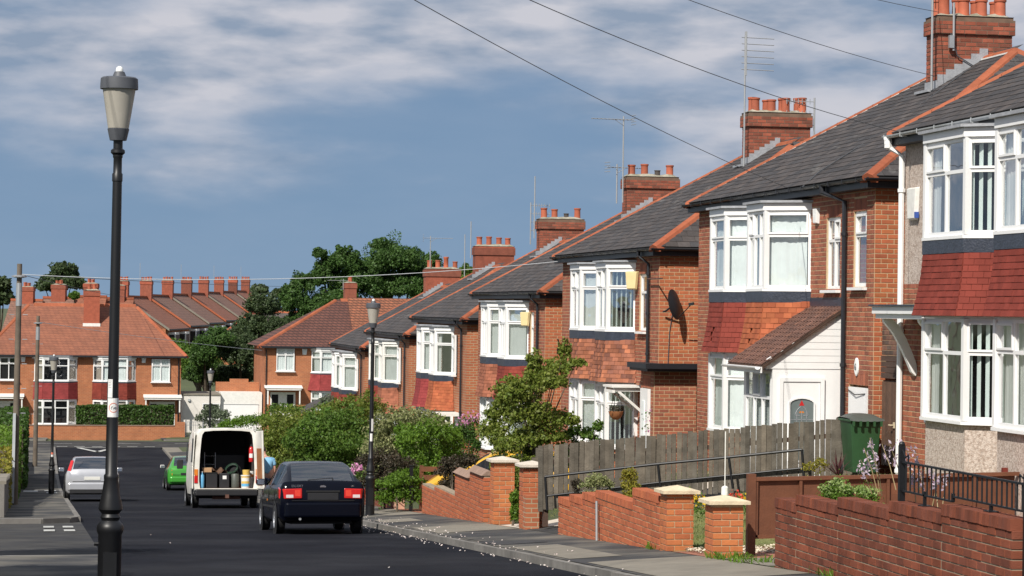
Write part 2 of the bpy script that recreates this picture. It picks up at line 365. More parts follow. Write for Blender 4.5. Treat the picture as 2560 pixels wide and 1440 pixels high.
for nme, a, b, tr in (('leaf_dark', (.046, .105, .022), (.08, .15, .032), .38), ('leaf_mid', (.07, .15, .02), (.125, .20, .032), .38), ('leaf_bright', (.085, .175, .014), (.14, .24, .025), .4),
                      ('leaf_olive', (.11, .17, .02), (.21, .24, .045), .38), ('leaf_variegated', (.13, .17, .05), (.34, .34, .16), .3), ('leaf_hedge', (.036, .085, .012), (.065, .125, .02), .3),
                      ('leaf_far', (.042, .072, .028), (.07, .10, .036), .3), ('leaf_gold', (.17, .19, .02), (.32, .26, .04), .35), ('leaf_brown', (.035, .035, .018), (.065, .045, .028), .2), ('leaf_purple', (.07, .025, .025), (.11, .04, .04), .25),
                      ('leaf_grey', (.09, .125, .07), (.15, .18, .11), .25), ('leaf_lime', (.26, .36, .10), (.34, .44, .16), .35), ('petal_pink', (.55, .18, .38), (.62, .32, .5), .3), ('petal_lilac', (.48, .36, .48), (.6, .52, .58), .3), ('petal_yellow', (.75, .55, .02), (.78, .45, .02), .3),
                      ('petal_white', (.72, .66, .62), (.62, .5, .45), .2), ('stalk', (.40, .30, .16), (.30, .24, .12), .15), ('petal_red', (.5, .03, .02), (.6, .06, .03), .2)):
    m = mat(nme, a, .55, .18, .7, c2=b, rnd=.22, spec=.35); t = m.node_tree; p = t.nodes['Principled BSDF']; o_ = t.nodes['Material Output']
    tl = t.nodes.new('ShaderNodeBsdfTranslucent'); t.links.new(p.inputs['Base Color'].links[0].from_socket, tl.inputs['Color'])
    mx = t.nodes.new('ShaderNodeMixShader'); mx.inputs[0].default_value = tr; t.links.new(p.outputs[0], mx.inputs[1]); t.links.new(tl.outputs[0], mx.inputs[2]); t.links.new(mx.outputs[0], o_.inputs[0])
def glassmat(name, tint, refl):
    m = bpy.data.materials.new(name); m.use_nodes = True; MATS[name] = m; t = m.node_tree; t.nodes.clear(); lk = t.links.new
    tr = t.nodes.new('ShaderNodeBsdfTransparent'); tr.inputs[0].default_value = (*tint, 1); gl = t.nodes.new('ShaderNodeBsdfGlossy'); gl.inputs['Roughness'].default_value = .02
    n = t.nodes.new('ShaderNodeTexNoise'); n.inputs['Scale'].default_value = 1.3; g = t.nodes.new('ShaderNodeNewGeometry'); lk(g.outputs['Position'], n.inputs['Vector'])
    bp = t.nodes.new('ShaderNodeBump'); bp.inputs['Strength'].default_value = .12; bp.inputs['Distance'].default_value = .05; lk(n.outputs['Fac'], bp.inputs['Height']); lk(bp.outputs[0], gl.inputs['Normal'])
    fr = t.nodes.new('ShaderNodeLayerWeight'); fr.inputs['Blend'].default_value = .45
    mr = t.nodes.new('ShaderNodeMapRange'); lk(fr.outputs['Fresnel'], mr.inputs[0]); mr.inputs[3].default_value = refl*.4; mr.inputs[4].default_value = min(1, refl*2.6)
    mx = t.nodes.new('ShaderNodeMixShader'); lk(mr.outputs[0], mx.inputs[0]); lk(tr.outputs[0], mx.inputs[1]); lk(gl.outputs[0], mx.inputs[2]); o_ = t.nodes.new('ShaderNodeOutputMaterial'); lk(mx.outputs[0], o_.inputs[0])
glassmat('glass', (.92, .95, .95), .21)
glassmat('glass_car', (.22, .27, .27), .13)
glassmat('glass_leaded', (.62, .66, .64), .22)
m = mat('lantern_glass', (.46, .43, .37), .45, .08, 3, spec=.5); p = m.node_tree.nodes['Principled BSDF']; p.inputs['Transmission Weight'].default_value = .25

# ------------------------------------------------------------------ ground, road, pavements
def axis(a, b, lo, hi, fine, coarse):
    xs = list(np.arange(lo, hi+1e-6, fine)); x = lo; st = fine
    while x > a: st = min(coarse, st*1.35); x -= st; xs.insert(0, x)
    x = hi; st = fine
    while x < b: st = min(coarse, st*1.35); x += st; xs.append(x)
    return xs
XS = axis(-1500, 1500, -12, 30, .7, 160); YS = axis(-60, 2600, -6, 170, 1.5, 160)
def zground(x, y):
    if (.6 < x < 7.4) or 144 < y < 153 or (35 < y < 58.2 and -40 < x < 1): return zr(y)-.06
    return zg(x, y)-.05
YS = sorted(set(YS) | {35.0, 35.01, 58.2, 58.21}); XS = sorted(set(XS) | {.95})
g = G(); g.grid([[(x, y, zground(x, y)) for x in XS] for y in YS])
struct(g.obj('ground', 'land', smooth=True))
def strip(x0, x1, s0, s1, dz, nx=2, ds=1.5, zf=None):
    g = G(); ys = list(np.linspace(s0, s1, max(2, int((s1-s0)/ds)+1)))
    f = zf or (lambda x, y: zr(y)); g.grid([[(x, y, f(x, y)+dz) for x in np.linspace(x0, x1, nx)] for y in ys]); return g
struct(strip(1.0, 7.0, -4, 145.6, 0, 4).obj('road', 'asphalt', smooth=True))
struct(strip(-60, 70, 145.6, 152.4, .004, 30).obj('cross_road', 'asphalt_old', smooth=True))
struct(strip(7.12, 8.75, -4, 139, 0, 4, zf=zg).obj('pavement', 'paving_dark', smooth=True))
struct(strip(-3.2, .88, -4, 36, .005, 6, zf=lambda x, y: zr(y)+.11).obj('pavement', 'paving_dark', smooth=True))
struct(strip(-.8, .88, 58, 144, 0, 4, zf=zg).obj('pavement', 'paving_dark', smooth=True))
g = G(); g.grid([[(x, y, zr(y)+.004) for x in (-30, -12, -6, -2, .3, 1.0)] for y in np.linspace(35.5, 59.5, 17)])
struct(g.obj('side_road', 'asphalt_old', smooth=True))
g = G()
for x0, x1 in ((-60, .6), (7.4, 70)): g.grid([[(x, y, zr(y)+.1) for x in np.linspace(x0, x1, 20)] for y in (152.52, 154.6)])
struct(g.obj('pavement', 'paving_dark'))
# paler concrete crossovers and slabs in the right-hand pavement
for s0, s1, x0, x1 in ((27.5, 32.5, 7.2, 8.72), (33.6, 38, 7.2, 7.95), (39, 43.2, 7.2, 8.0), (45, 48.4, 7.2, 8.7), (56.5, 61.5, 7.9, 8.72), (24, 26.2, 7.2, 8.0), (52, 54, 7.2, 8.0)):
    struct(strip(x0, x1, s0, s1, .006, 3, zf=zg).obj('paving_slab', 'concrete_light' if s0 != 39 else 'paving_dark', smooth=True))
struct(strip(7.0, 8.75, 131, 144, .012, 3, zf=lambda x, y: zr(y)+.1).obj('pavement_corner', 'concrete_light', smooth=True))
# front gardens: drives, paths, lawn
struct(strip(8.75, 14.2, 41.6, 44.8, .004, 8, zf=zg).obj('driveway', 'asphalt_old', smooth=True))
struct(strip(8.75, 14.2, 45.0, 47.2, .006, 8, zf=zg).obj('garden_path', 'cream_path', smooth=True))
struct(strip(8.75, 14.2, 30.4, 34.0, .006, 8, zf=zg).obj('garden_path', 'terracotta_path', smooth=True))
struct(strip(8.75, 9.5, 29.3, 31.6, .012, 3, zf=zg).obj('ramp_slab', 'concrete_light', smooth=True))
struct(strip(8.8, 14.2, 34.0, 41.4, .005, 10, zf=zg).obj('lawn', 'lawn', smooth=True))
struct(strip(8.75, 14.2, 57.0, 61.6, .006, 8, zf=zg).obj('garden_path', 'terracotta_path', smooth=True))
struct(strip(8.75, 14.2, 14, 30.0, .004, 8, zf=zg).obj('flower_bed', 'soil', smooth=True))
# kerbs, stone by stone near the camera
def kerb(x0, x1, s0, s1, dz=.11):
    k = struct(strip((x0+x1)/2-.04, (x0+x1)/2+.04, s0, s1, dz-.05, 2).obj('kerb', 'kerb_concrete'))
    me = unitmesh('kerb_stone', [(x, y, z) for z in (-.2, 0) for y in (-.447, .447) for x in (x0-(x0+x1)/2, x1-(x0+x1)/2)], [(0, 2, 3, 1), (4, 5, 7, 6), (0, 1, 5, 4), (2, 6, 7, 3), (0, 4, 6, 2), (1, 3, 7, 5)], 'kerb_concrete')
    ms = []
    for y in np.arange(s0+.45, s1, .9):
        a = math.atan2(zr(y+.45)-zr(y-.45), .9); ms.append(Matrix.Translation(((x0+x1)/2, y, zr(y)+dz+rng.uniform(-.004, .004))) @ Matrix.Rotation(a, 4, 'X'))
    pieces(k, 'kerb_stone', me, ms, 'kerb_stones', 90)
kerb(7.0, 7.13, -4, 144); kerb(.87, 1.0, -4, 36); kerb(.87, 1.0, 58, 144)
g = G()
for y in (152.4,):
    for x0, x1 in ((-60, .5), (7.5, 70)): g.box(x0, x1, y, y+.13, zr(y)-.1, zr(y)+.11)
struct(g.obj('kerb', 'kerb_concrete'))
# dropped verge at the left side road: curved kerb
g = G()
pts = [(.93, 58.3), (.7, 57.2), (.1, 56.6), (-1, 56.3), (-6, 56.1), (-14, 56)]
for a, b in zip(pts, pts[1:]): g.bar((a[0], a[1], zr(a[1])+.02), (b[0], b[1], zr(b[1])+.02), .13, .2)
struct(g.obj('kerb', 'kerb_concrete'))
# road paint
def paint(polys, name='road_marking'):
    g = G()
    for p in polys: g.poly([(x, y, zr(y)+.022) for x, y in p])
    return struct(g.obj(name, 'road_white'))
t0, t1 = 143.2, 145.6
paint([[(2.2, 145.2), (4.4, 145.2), (4.4, 144.95), (2.2, 144.95)], [(2.2, 144.95), (2.45, 144.95), (3.45, 141.2), (3.3, 140.4)], [(4.4, 144.95), (4.15, 144.95), (3.15, 141.2), (3.3, 140.4)]], 'give_way_triangle')
paint([[(x, 146.4), (x+.6, 146.4), (x+.6, 146.15), (x, 146.15)] for x in np.arange(1.1, 7, 1.0)]+[[(x, 149.6), (x+2, 149.6), (x+2, 149.45), (x, 149.45)] for x in np.arange(-24, 30, 4)], 'give_way_lines')
paint([[(x, y), (x+.22, y), (x+.22, y+1.2), (x, y+1.2)] for x in (.15, .55) for y in (50.4, 52.9)], 'give_way_lines')
g = G()
for (x0, x1, y0, y1) in ((-.5, .05, 96, 99.5), (.35, .75, 93, 95), (-2.4, -.6, 88.4, 88.8), (.3, .75, 98, 100)): g.poly([(x0, y0, zg(x0, y0)+.012), (x1, y0, zg(x1, y0)+.012), (x1, y1, zg(x1, y1)+.012), (x0, y1, zg(x0, y1)+.012)])
struct(g.obj('road_marking', 'road_white'))
# litter of fallen blossom along the right kerb
co = []
for k in range(230):
    y = rng.triangular(28, 50, 62); x = 6.95+rng.normal(0, .17)+(.5 if rng.random() < .15 else 0)
    if rng.random() < .03: x = rng.uniform(2, 7)
    z = (zr(y) if x < 7 else zg(x, y))+.012; a = rng.uniform(0, 3.14); s = rng.uniform(.007, .020)
    ca, sa = math.cos(a)*s, math.sin(a)*s; co.append([(x-ca, y-sa*1.6, z), (x+sa, y-ca*1.6, z+.01), (x+ca, y+sa*1.6, z+.015), (x-sa, y+ca*1.6, z+.005)])
quadmesh('fallen_blossom', co, 'petal_white', 'stuff')

# lichen streaks on the slates
m = MATS['slate']; t = m.node_tree; lk = t.links.new; b = t.nodes['Principled BSDF']; src = b.inputs['Base Color'].links[0].from_socket
g_ = t.nodes.new('ShaderNodeNewGeometry'); mp_ = t.nodes.new('ShaderNodeMapping'); lk(g_.outputs['Position'], mp_.inputs[0]); mp_.inputs['Scale'].default_value = (.9, .25, .9)
n_ = t.nodes.new('ShaderNodeTexNoise'); lk(mp_.outputs[0], n_.inputs['Vector']); n_.inputs['Scale'].default_value = 1.6; n_.inputs['Detail'].default_value = 9; n_.inputs['Roughness'].default_value = .72
r_ = t.nodes.new('ShaderNodeMapRange'); lk(n_.outputs['Fac'], r_.inputs[0]); r_.inputs[1].default_value = .60; r_.inputs[2].default_value = .74; r_.inputs[4].default_value = .55
x_ = t.nodes.new('ShaderNodeMix'); x_.data_type = 'RGBA'; lk(r_.outputs[0], x_.inputs[0]); lk(src, x_.inputs[6]); x_.inputs[7].default_value = (.27, .265, .25, 1); lk(x_.outputs[2], b.inputs['Base Color'])

g = G(); g.box(-12, .87, 35.98, 36.1, zr(36)-.2, zr(36)+.112); struct(g.obj('kerb', 'kerb_concrete'))
g = G(); g.grid([[(x, y, zr(y)+.1) for x in (-6, -3, -.82)] for y in np.linspace(58, 62, 3)]); struct(g.obj('pavement', 'paving_dark'))
pts_ = [(.87, 58.3), (.66, 57.25), (.08, 56.65), (-1, 56.35), (-6, 56.15), (-12, 56.1)]
g = G()
for (xa, ya), (xb, yb) in zip(pts_, pts_[1:]): g.poly([(xa, ya, zr(ya)+.1), (xb, yb, zr(yb)+.1), (xb, 58.4, zr(58.4)+.11), (xa, 58.4, zr(58.4)+.11)])
struct(g.obj('pavement', 'paving_dark'))
# ------------------------------------------------------------------ house building kit (local: x into the house, y away along the street, z up)
BL, BH = .235, .085
def brickmesh(m, ln=.221, ht=.0705, dp=.006, bev=0):
    x, z = ln/2, ht/2
    v = [(-x, 0, -z), (x, 0, -z), (x, 0, z), (-x, 0, z)]
    k = .003; v += [(-x+k, dp, -z+k), (x-k, dp, -z+k), (x-k, dp, z-k), (-x+k, dp, z-k)]
    return unitmesh('brick', v, [(4, 5, 6, 7), (0, 1, 5, 4), (1, 2, 6, 5), (2, 3, 7, 6), (3, 0, 4, 7)], m)
def facet(gp, bricks, O, U, Nn, w, h, openings=(), soldier=True, thick=.1, jit=.0015, phase=0, BH=BH, pend=0):
    """mortar plate with openings (u0, u1, z0, z1) and the places of its bricks"""
    O, U, Nn = Vector(O), Vector(U).normalized(), Vector(Nn).normalized(); Z = Vector((0, 0, 1))
    wp = w-pend; us = sorted({0, wp, *[max(0, min(wp, o[k])) for o in openings for k in (0, 1)]})
    for a, b in zip(us, us[1:]):
        if b-a < 1e-4: continue
        cuts = sorted((o[2], o[3]) for o in openings if o[0] < b-1e-4 and o[1] > a+1e-4); z = 0
        for c0, c1 in cuts+[(h, h)]:
            if c0 > z+1e-3: gp.obox(O+U*(a+b)/2+Z*(z+c0)/2-Nn*thick/2, U*(b-a)/2, Nn*thick/2, Z*(c0-z)/2)
            z = max(z, c1)
    r = 0; zz = BH/2
    while zz < h:
        off = 0 if (r+phase) % 2 else -BL/2; u = off
        blocked = [(o[0], o[1]) for o in openings if o[2]-.02 < zz < o[3]+(.23 if soldier and len(o) < 5 else .02)]
        while u < w:
            segs = [(max(0, u), min(w, u+BL))]
            for b0, b1 in blocked:
                ns = []
                for s0, s1 in segs:
                    if b1 <= s0 or b0 >= s1: ns.append((s0, s1)); continue
                    if b0 > s0: ns.append((s0, b0))
                    if b1 < s1: ns.append((b1, s1))
                segs = ns
            for s0, s1 in segs:
                if s1-s0 > .03: bricks.append(basis(O+U*(s0+s1)/2+Z*zz+Nn*rng.uniform(-jit, jit), U, Nn, (s1-s0-.01)/.225))
            u += BL
        zz += BH; r += 1
    if soldier:
        for o in openings:
            if len(o) > 4: continue
            n = max(1, round((o[1]-o[0])/BH)); p = (o[1]-o[0])/n
            for k in range(n): bricks.append(basis(O+U*(o[0]+p*(k+.5))+Z*(o[3]+.115), Z, Nn, 1, 1, (p-.01)/.0755, Vv=U))
PANE = None
def panemesh(m): 
    if 'pane_'+m not in bpy.data.meshes: unitmesh('pane_'+m, [(-.5, 0, -.5), (.5, 0, -.5), (.5, 0, .5), (-.5, 0, .5)], [(0, 1, 2, 3)], m)
    return bpy.data.meshes['pane_'+m]
def lights(gf, kids, O, U, Nn, w, h, cols=(), trans=.68, fw=.055, dep=.06, cas=(), typ='n', notrans=()):
    """one window face: frame bars go to gf, panes and curtains to kids"""
    O, U, Nn = Vector(O), Vector(U).normalized(), Vector(Nn).normalized(); Z = Vector((0, 0, 1))
    def bar(u0, u1, z0, z1, pr=0): gf.obox(O+U*(u0+u1)/2+Z*(z0+z1)/2+Nn*(pr/2-dep/2), U*(u1-u0)/2, Nn*(dep+pr)/2, Z*(z1-z0)/2)
    bar(0, fw, 0, h); bar(w-fw, w, 0, h); bar(fw, w-fw, 0, fw*1.25); bar(fw, w-fw, h-fw, h)
    xs = [0]+[c*w for c in cols]+[w]; zt = trans*h if trans else None
    for c in xs[1:-1]: bar(c-fw*.5, c+fw*.5, fw*1.25, h-fw)
    for i, (a, b) in enumerate(zip(xs, xs[1:])):
        a2 = a+(fw if i == 0 else fw*.5); b2 = b-(fw if i == len(xs)-2 else fw*.5)
        cells = [(fw*1.25, h-fw)] if (zt is None or i in notrans) else [(fw*1.25, zt-fw*.5), (zt+fw*.5, h-fw)]
        if len(cells) == 2: bar(a2, b2, zt-fw*.5, zt+fw*.5)
        for j, (z0, z1) in enumerate(cells):
            if (not isinstance(cas, str) and (i, j) in cas) or cas == 'all' or (cas == 'top' and j == 1):
                k = fw*.62
                for q in ((a2, a2+k, z0, z1), (b2-k, b2, z0, z1), (a2+k, b2-k, z0, z0+k), (a2+k, b2-k, z1-k, z1)): bar(*q, pr=.022)
            kids.append(('pane', basis(O+U*(a2+b2)/2+Z*(z0+z1)/2-Nn*.03, U, Nn, b2-a2+.01, 1, z1-z0+.01)))
    kids.append(('cur', typ, O, U, Nn, w, h))
def hang(part, kids, glass='glass', curm='curtain', back=.11):
    for k in kids:
        if k[0] == 'pane': place('pane', panemesh(glass), part, k[1])
        else:
            _, typ, O, U, Nn, w, h = k; Z = Vector((0, 0, 1)); m = curm
            if typ == 'd': continue
            if typ == 'v':
                g = G(); n = max(3, int(w/.13))
                for i in range(n):
                    c = O+U*(w*(i+.5)/n)-Nn*back+Z*h*.5; d = (U*.75+Nn*.5).normalized()
                    g.obox(c, d*.045, d.cross(Z)*.002, Z*(h*.47))
                g.obj('blind', 'blind', part); continue
            spans = [(.04, .96)] if typ in 'nw' else [(.03, .24), (.76, .97)] if typ == 'c' else [(.04, .55)]
            if typ == 'w': m = 'curtain_warm'
            for a, b in spans:
                n = max(6, int((b-a)*w/.035)); g = G(); rows = []
                for zf in (.03, .5, .97):
                    rows.append([O+U*(w*(a+(b-a)*i/n))-Nn*(back+.009*math.sin(i*1.9+math.sin(i*.37)*2)+.008*math.sin(i*.5+zf*2))+Z*(h*zf) for i in range(n+1)])
                g.grid(rows); g.obj('net_curtain' if typ == 'n' else 'curtain', 'net_curtain' if typ == 'n' and curm == 'curtain' else m, part, smooth=True)
def flat_window(h_, O, U, Nn, w, h, cols=(.5,), trans=.68, typ='n', fm='upvc', cas=(), sill=True, glass='glass', curm='curtain', label=None, inset=.03):
    O, U, Nn = Vector(O), Vector(U).normalized(), Vector(Nn).normalized(); gf = G(); kids = []
    lights(gf, kids, O-Nn*inset, U, Nn, w, h, cols, trans, typ=typ, cas=cas)
    if sill: gf.obox(O+U*w/2-Vector((0, 0, .035))+Nn*.02, U*(w/2+.06), Nn*.085, Vector((0, 0, .025)))
    p = gf.obj('window', fm, h_, label=label); hang(p, kids, glass, curm, back=.075+inset)
    mk('room_shade_panel', panemesh('room_dark'), p).matrix_basis = basis(O+U*w/2+Vector((0, 0, h/2))-Nn*(.098+inset), U, Nn, w, 1, h)  # near-black sheet painted in for the unlit room behind the panes
    return p
def outline(P, off):
    """open plan polyline offset outwards, ends kept on x = P[0].x"""
    P = [Vector((p[0], p[1], 0)) for p in P]; Lns = []
    for a, b in zip(P, P[1:]):
        u = (b-a).normalized(); n = u.cross(Vector((0, 0, 1))); Lns.append((a+n*off, u))
    def x(l1, l2):
        (a, u), (b, v) = l1, l2; den = u.x*v.y-u.y*v.x; t = ((b.x-a.x)*v.y-(b.y-a.y)*v.x)/den; return a+u*t
    ends = []
    for (a, u), x0 in ((Lns[0], P[0].x), (Lns[-1], P[-1].x)): ends.append(a+u*((x0-a.x)/u.x))
    return [ends[0]]+[x(Lns[i], Lns[i+1]) for i in range(len(Lns)-1)]+[ends[1]]
def tilemesh(m, w=.160, h=.118, t=.021):
    return unitmesh('hung_tile', [(-w/2, 0, -h/2), (w/2, 0, -h/2), (-w/2, t, -h/2), (w/2, t, -h/2), (-w/2, t*.4, h/2), (w/2, t*.4, h/2), (-w/2, 0, h/2), (w/2, 0, h/2)], [(2, 3, 5, 4), (0, 1, 3, 2), (0, 2, 4, 6), (1, 7, 5, 3)], m)
def bay(h_, y0, y1, p=.82, run=.7, z=(.6, 2.12, 2.16, 3.17, 3.42, 4.90), tm='tile_red', base='brick', fm='upvc', sty=None, cap=150, cutout=False, glass='glass', curm='curtain', pieces_=True, fl=.13):
    """two-storey canted bay: lower lights, hung tiles, lead apron, upper lights"""
    s = dict(front=(.33, .67), side=(), trans=.68, typ='nnn', ltyp=None, cas='top'); s.update(sty or {})
    P = [(0, y1), (-p, y1-run), (-p, y0+run), (0, y0)]
    zb0, zb1, zt0, zt1, zu0, zu1 = z; Zv = Vector((0, 0, 1))
    b = G()
    def ring(g, off, z0, z1, back=0.02):
        o = outline(P, off); pts = [Vector((q.x, q.y, z0)) for q in o]; pts[0].x = pts[-1].x = back; g.prism(pts[::-1], (0, 0, z1-z0))
    ring(b, -.03, -1.0, zb0-.05)
    bm = b.obj('bay_base', {'brick': 'brickwork', 'pebble': 'pebble', 'white': 'painted_white'}[base], h_)
    for zz0, zz1, typ, nm in ((zb0, zb1, s['ltyp'] or s['typ'], 'l'), (zu0, zu1, s['typ'], 'u')):
        gf = G(); kids = []; o = outline(P, 0)
        for i, (a, c) in enumerate(zip(o, o[1:])):
            U = (c-a); w = U.length; U.normalize(); Nn = U.cross(Zv)
            lights(gf, kids, a+Zv*zz0, U, Nn, w, zz1-zz0, s['front'] if i == 1 else s['side'], s['trans'], cas=s['cas'], typ=typ[i])
        for q in o[1:-1]: gf.obox(Vector((q.x+.02, q.y, (zz0+zz1)/2)), (.05, 0, 0), (0, .05, 0), (0, 0, (zz1-zz0)/2-.002))
        ring(gf, .055, zz0-.05, zz0-.003)
        if nm == 'u': ring(gf, .05, zz1+.003, zz1+.14)
        else: ring(gf, .01, zz1+.003, zz1+.05)
        part = gf.obj('bay_window', fm, h_); hang(part, kids, glass, curm)
        mk('room_shade_panel', panemesh('room_dark'), part).matrix_basis = basis((-.03, (y0+y1)/2, (zz0+zz1)/2), (0, -1, 0), (-1, 0, 0), y1-y0-.1, 1, zz1-zz0)  # dark panel stands in for the shade inside the bay
    rf = G(); ring(rf, .12, zu1+.145, zu1+.19); rf.obj('bay_roof', 'lead', h_)
    la = G(); ring(la, .045, zt1-.01, zu0-.052)
    o = outline(P, .06)
    la.obj('lead_apron', 'lead_dark', h_)
    bk = G(); rows = []; H = zt1-zt0; flare = lambda zz: .02+fl*((zt1-zz)/H)**1.7
    for k in range(6):
        zz = zt0+H*k/5; rows.append([Vector((q.x, q.y, zz)) for q in outline(P, flare(zz)-.008)])
    bk.grid(rows); bk.poly([rows[0][0], rows[0][1], rows[0][2], rows[0][3]])
    th = bk.obj('tile_hanging', tm, h_); me = tilemesh(tm); ms = []
    if not pieces_: return th
    nr = int(round(H/.1)); ex = H/nr
    for r in range(nr):
        zz = zt0+ex*r; o1 = outline(P, flare(zz)); o2 = outline(P, flare(min(zt1, zz+ex)))
        for i in range(3):
            a, c = o1[i], o1[i+1]; w = (c-a).length; U = (c-a)/w; Nn = U.cross(Zv); mid1 = (a+c)/2; mid2 = (o2[i]+o2[i+1])/2
            V = (mid2+Zv*ex-mid1); V -= U*V.dot(U); V.normalize(); Nt = V.cross(U)*-1
            if Nt.dot(Nn) < 0: Nt = -Nt
            u = -(.0825 if r % 2 else 0)
            while u < w:
                s0, s1 = max(0, u), min(w, u+.165)
                if s1-s0 > .02 and not (cutout and i == 1 and 2 <= r <= 5 and abs((s0+s1)/2-w*.5) < (.04+.05*(5-r)*.6) and (r+int(u/.165)) % 2):
                    ms.append(basis(a+U*(s0+s1)/2+Zv*(zz+ex*.5+.005)+Nt*(.004+rng.uniform(-.002, .003)), U, Nt, (s1-s0-.004)/.16, 1, 1, Vv=V))
                u += .165
    pieces(th, 'hung_tile', me, ms, 'hung_tiles', cap)
    return th
def slatemesh(m, w=.292, h=.27, t=.009):
    return unitmesh('slate', [(-w/2, 0, -h/2), (w/2, 0, -h/2), (-w/2, t+.006, -h/2), (w/2, t+.006, -h/2), (-w/2, .004, h/2), (w/2, .004, h/2)], [(2, 3, 5, 4), (0, 1, 3, 2), (0, 2, 4), (1, 5, 3)], m)
def slopetiles(E0, E1, T0, T1, w=.3, ex=.2, jit=.003):
    """places for tiles on a roof plane: eave E0-E1 (left to right from outside), top T0-T1"""
    E0, E1, T0, T1 = map(Vector, (E0, E1, T0, T1)); U = (E1-E0).normalized(); V = ((T0-E0)-U*(T0-E0).dot(U)); Hs = V.length; V.normalize(); Nn = U.cross(V); ms = []
    n = int(Hs/ex); l1 = (T0-E0).dot(U); r0_ = (E1-E0).length; r1 = (T1-E0).dot(U)
    for r in range(n+1):
        v = min(r*ex, Hs-.05); f = min(1, (v+.19)/Hs); a = l1*f; b = r0_+(r1-r0_)*f; u = math.floor(a/w)*w-(w/2 if r % 2 else 0)
        while u < b:
            s0, s1 = max(a, u), min(b, u+w)
            if s1-s0 > .04: ms.append(basis(E0+U*(s0+s1)/2+V*(v+.13)+Nn*(.006+rng.uniform(0, jit)), U, Nn, (s1-s0-.006)/.292, 1, 1, Vv=V))
            u += w
    return ms
def captilemesh(m, ln=.44, w=.17, h=.085):
    v = []; 
    for y, k in ((-ln/2, 1.0), (ln/2-.03, 1.0), (ln/2-.03, 1.07), (ln/2+.004, 1.07)): v += [(-w*k, y, -h*1.5), (-w*.55*k, y, h*.1*k), (0, y, h*k*.62), (w*.55*k, y, h*.1*k), (w*k, y, -h*1.5)]
    f = [(r*5+c, r*5+c+1, r*5+5+c+1, r*5+5+c) for r in range(3) for c in range(4)]+[(0, 4, 3, 2, 1), (15, 16, 17, 18, 19)]
    return unitmesh('ridge_tile', v, f, m)
def captiles(a, b, ln=.45):
    a, b = Vector(a), Vector(b); d = (b-a); n = max(1, int(d.length/ln)); d.normalize(); sx = d.cross(Vector((0, 0, 1))).normalized(); u = sx.cross(d)
    return [Matrix(((sx.x, d.x, u.x, p.x), (sx.y, d.y, u.y, p.y), (sx.z, d.z, u.z, p.z), (0, 0, 0, 1))) for p in [a+d*(ln*(k+.5)) for k in range(n)]]
POTP = [(.118, 0), (.118, .03), (.112, .05), (.108, .30), (.126, .315), (.126, .355), (.112, .36), (.09, .36)]
def aerial(par, base, h, kind, yaw=0, nm='aerial'):
    g = G(); b = Vector(base); t = b+Vector((0, 0, h)); g.tube([b, t], .023, 6)
    c, s = math.cos(yaw), math.sin(yaw)
    def el(p, ln, ax): g.tube([Vector(p)-Vector(ax)*ln/2, Vector(p)+Vector(ax)*ln/2], .010, 4)
    D = Vector((c, s, 0)); X = Vector((-s, c, 0))
    if kind == 'yagi':
        o = t-Vector((0, 0, .1)); g.tube([o-D*.35, o+D*1.05], .012, 5)
        for k in range(11): el(o+D*(-.2+k*.12), .34-.012*k, X)
        for zz in (-.14, -.05, .05, .14): el(o-D*.33+Vector((0, 0, zz)), .36, X)
        g.tube([o+D*.3, t-Vector((0, 0, .28))], .008, 4)
    if kind == 'log':
        for zz in (-.1, -.4, -.7, -1.0):
            o = t+Vector((0, 0, zz)); g.tube([o, o+D*.75], .009, 4)
            for k in range(7): el(o+D*(.12+k*.1), .14, Vector((0, 0, 1)))
    if kind == 'stack':
        for k in range(6):
            o = t-Vector((0, 0, .05+k*.16)); el(o+D*.35, .9, D); 
        g.tube([t+D*.02-Vector((0, 0, 1.0)), t+D*.02+Vector((0, 0, .1))], .035, 5)
    if kind == 'band':
        o = t-Vector((0, 0, .05)); g.tube([o-D*.1, o+D*1.9], .012, 5)
        for k in range(12): el(o+D*(k*.16)-Vector((0, 0, .12)), .24, Vector((0, 0, 1)))
    return g.obj(nm, 'aerial', par)
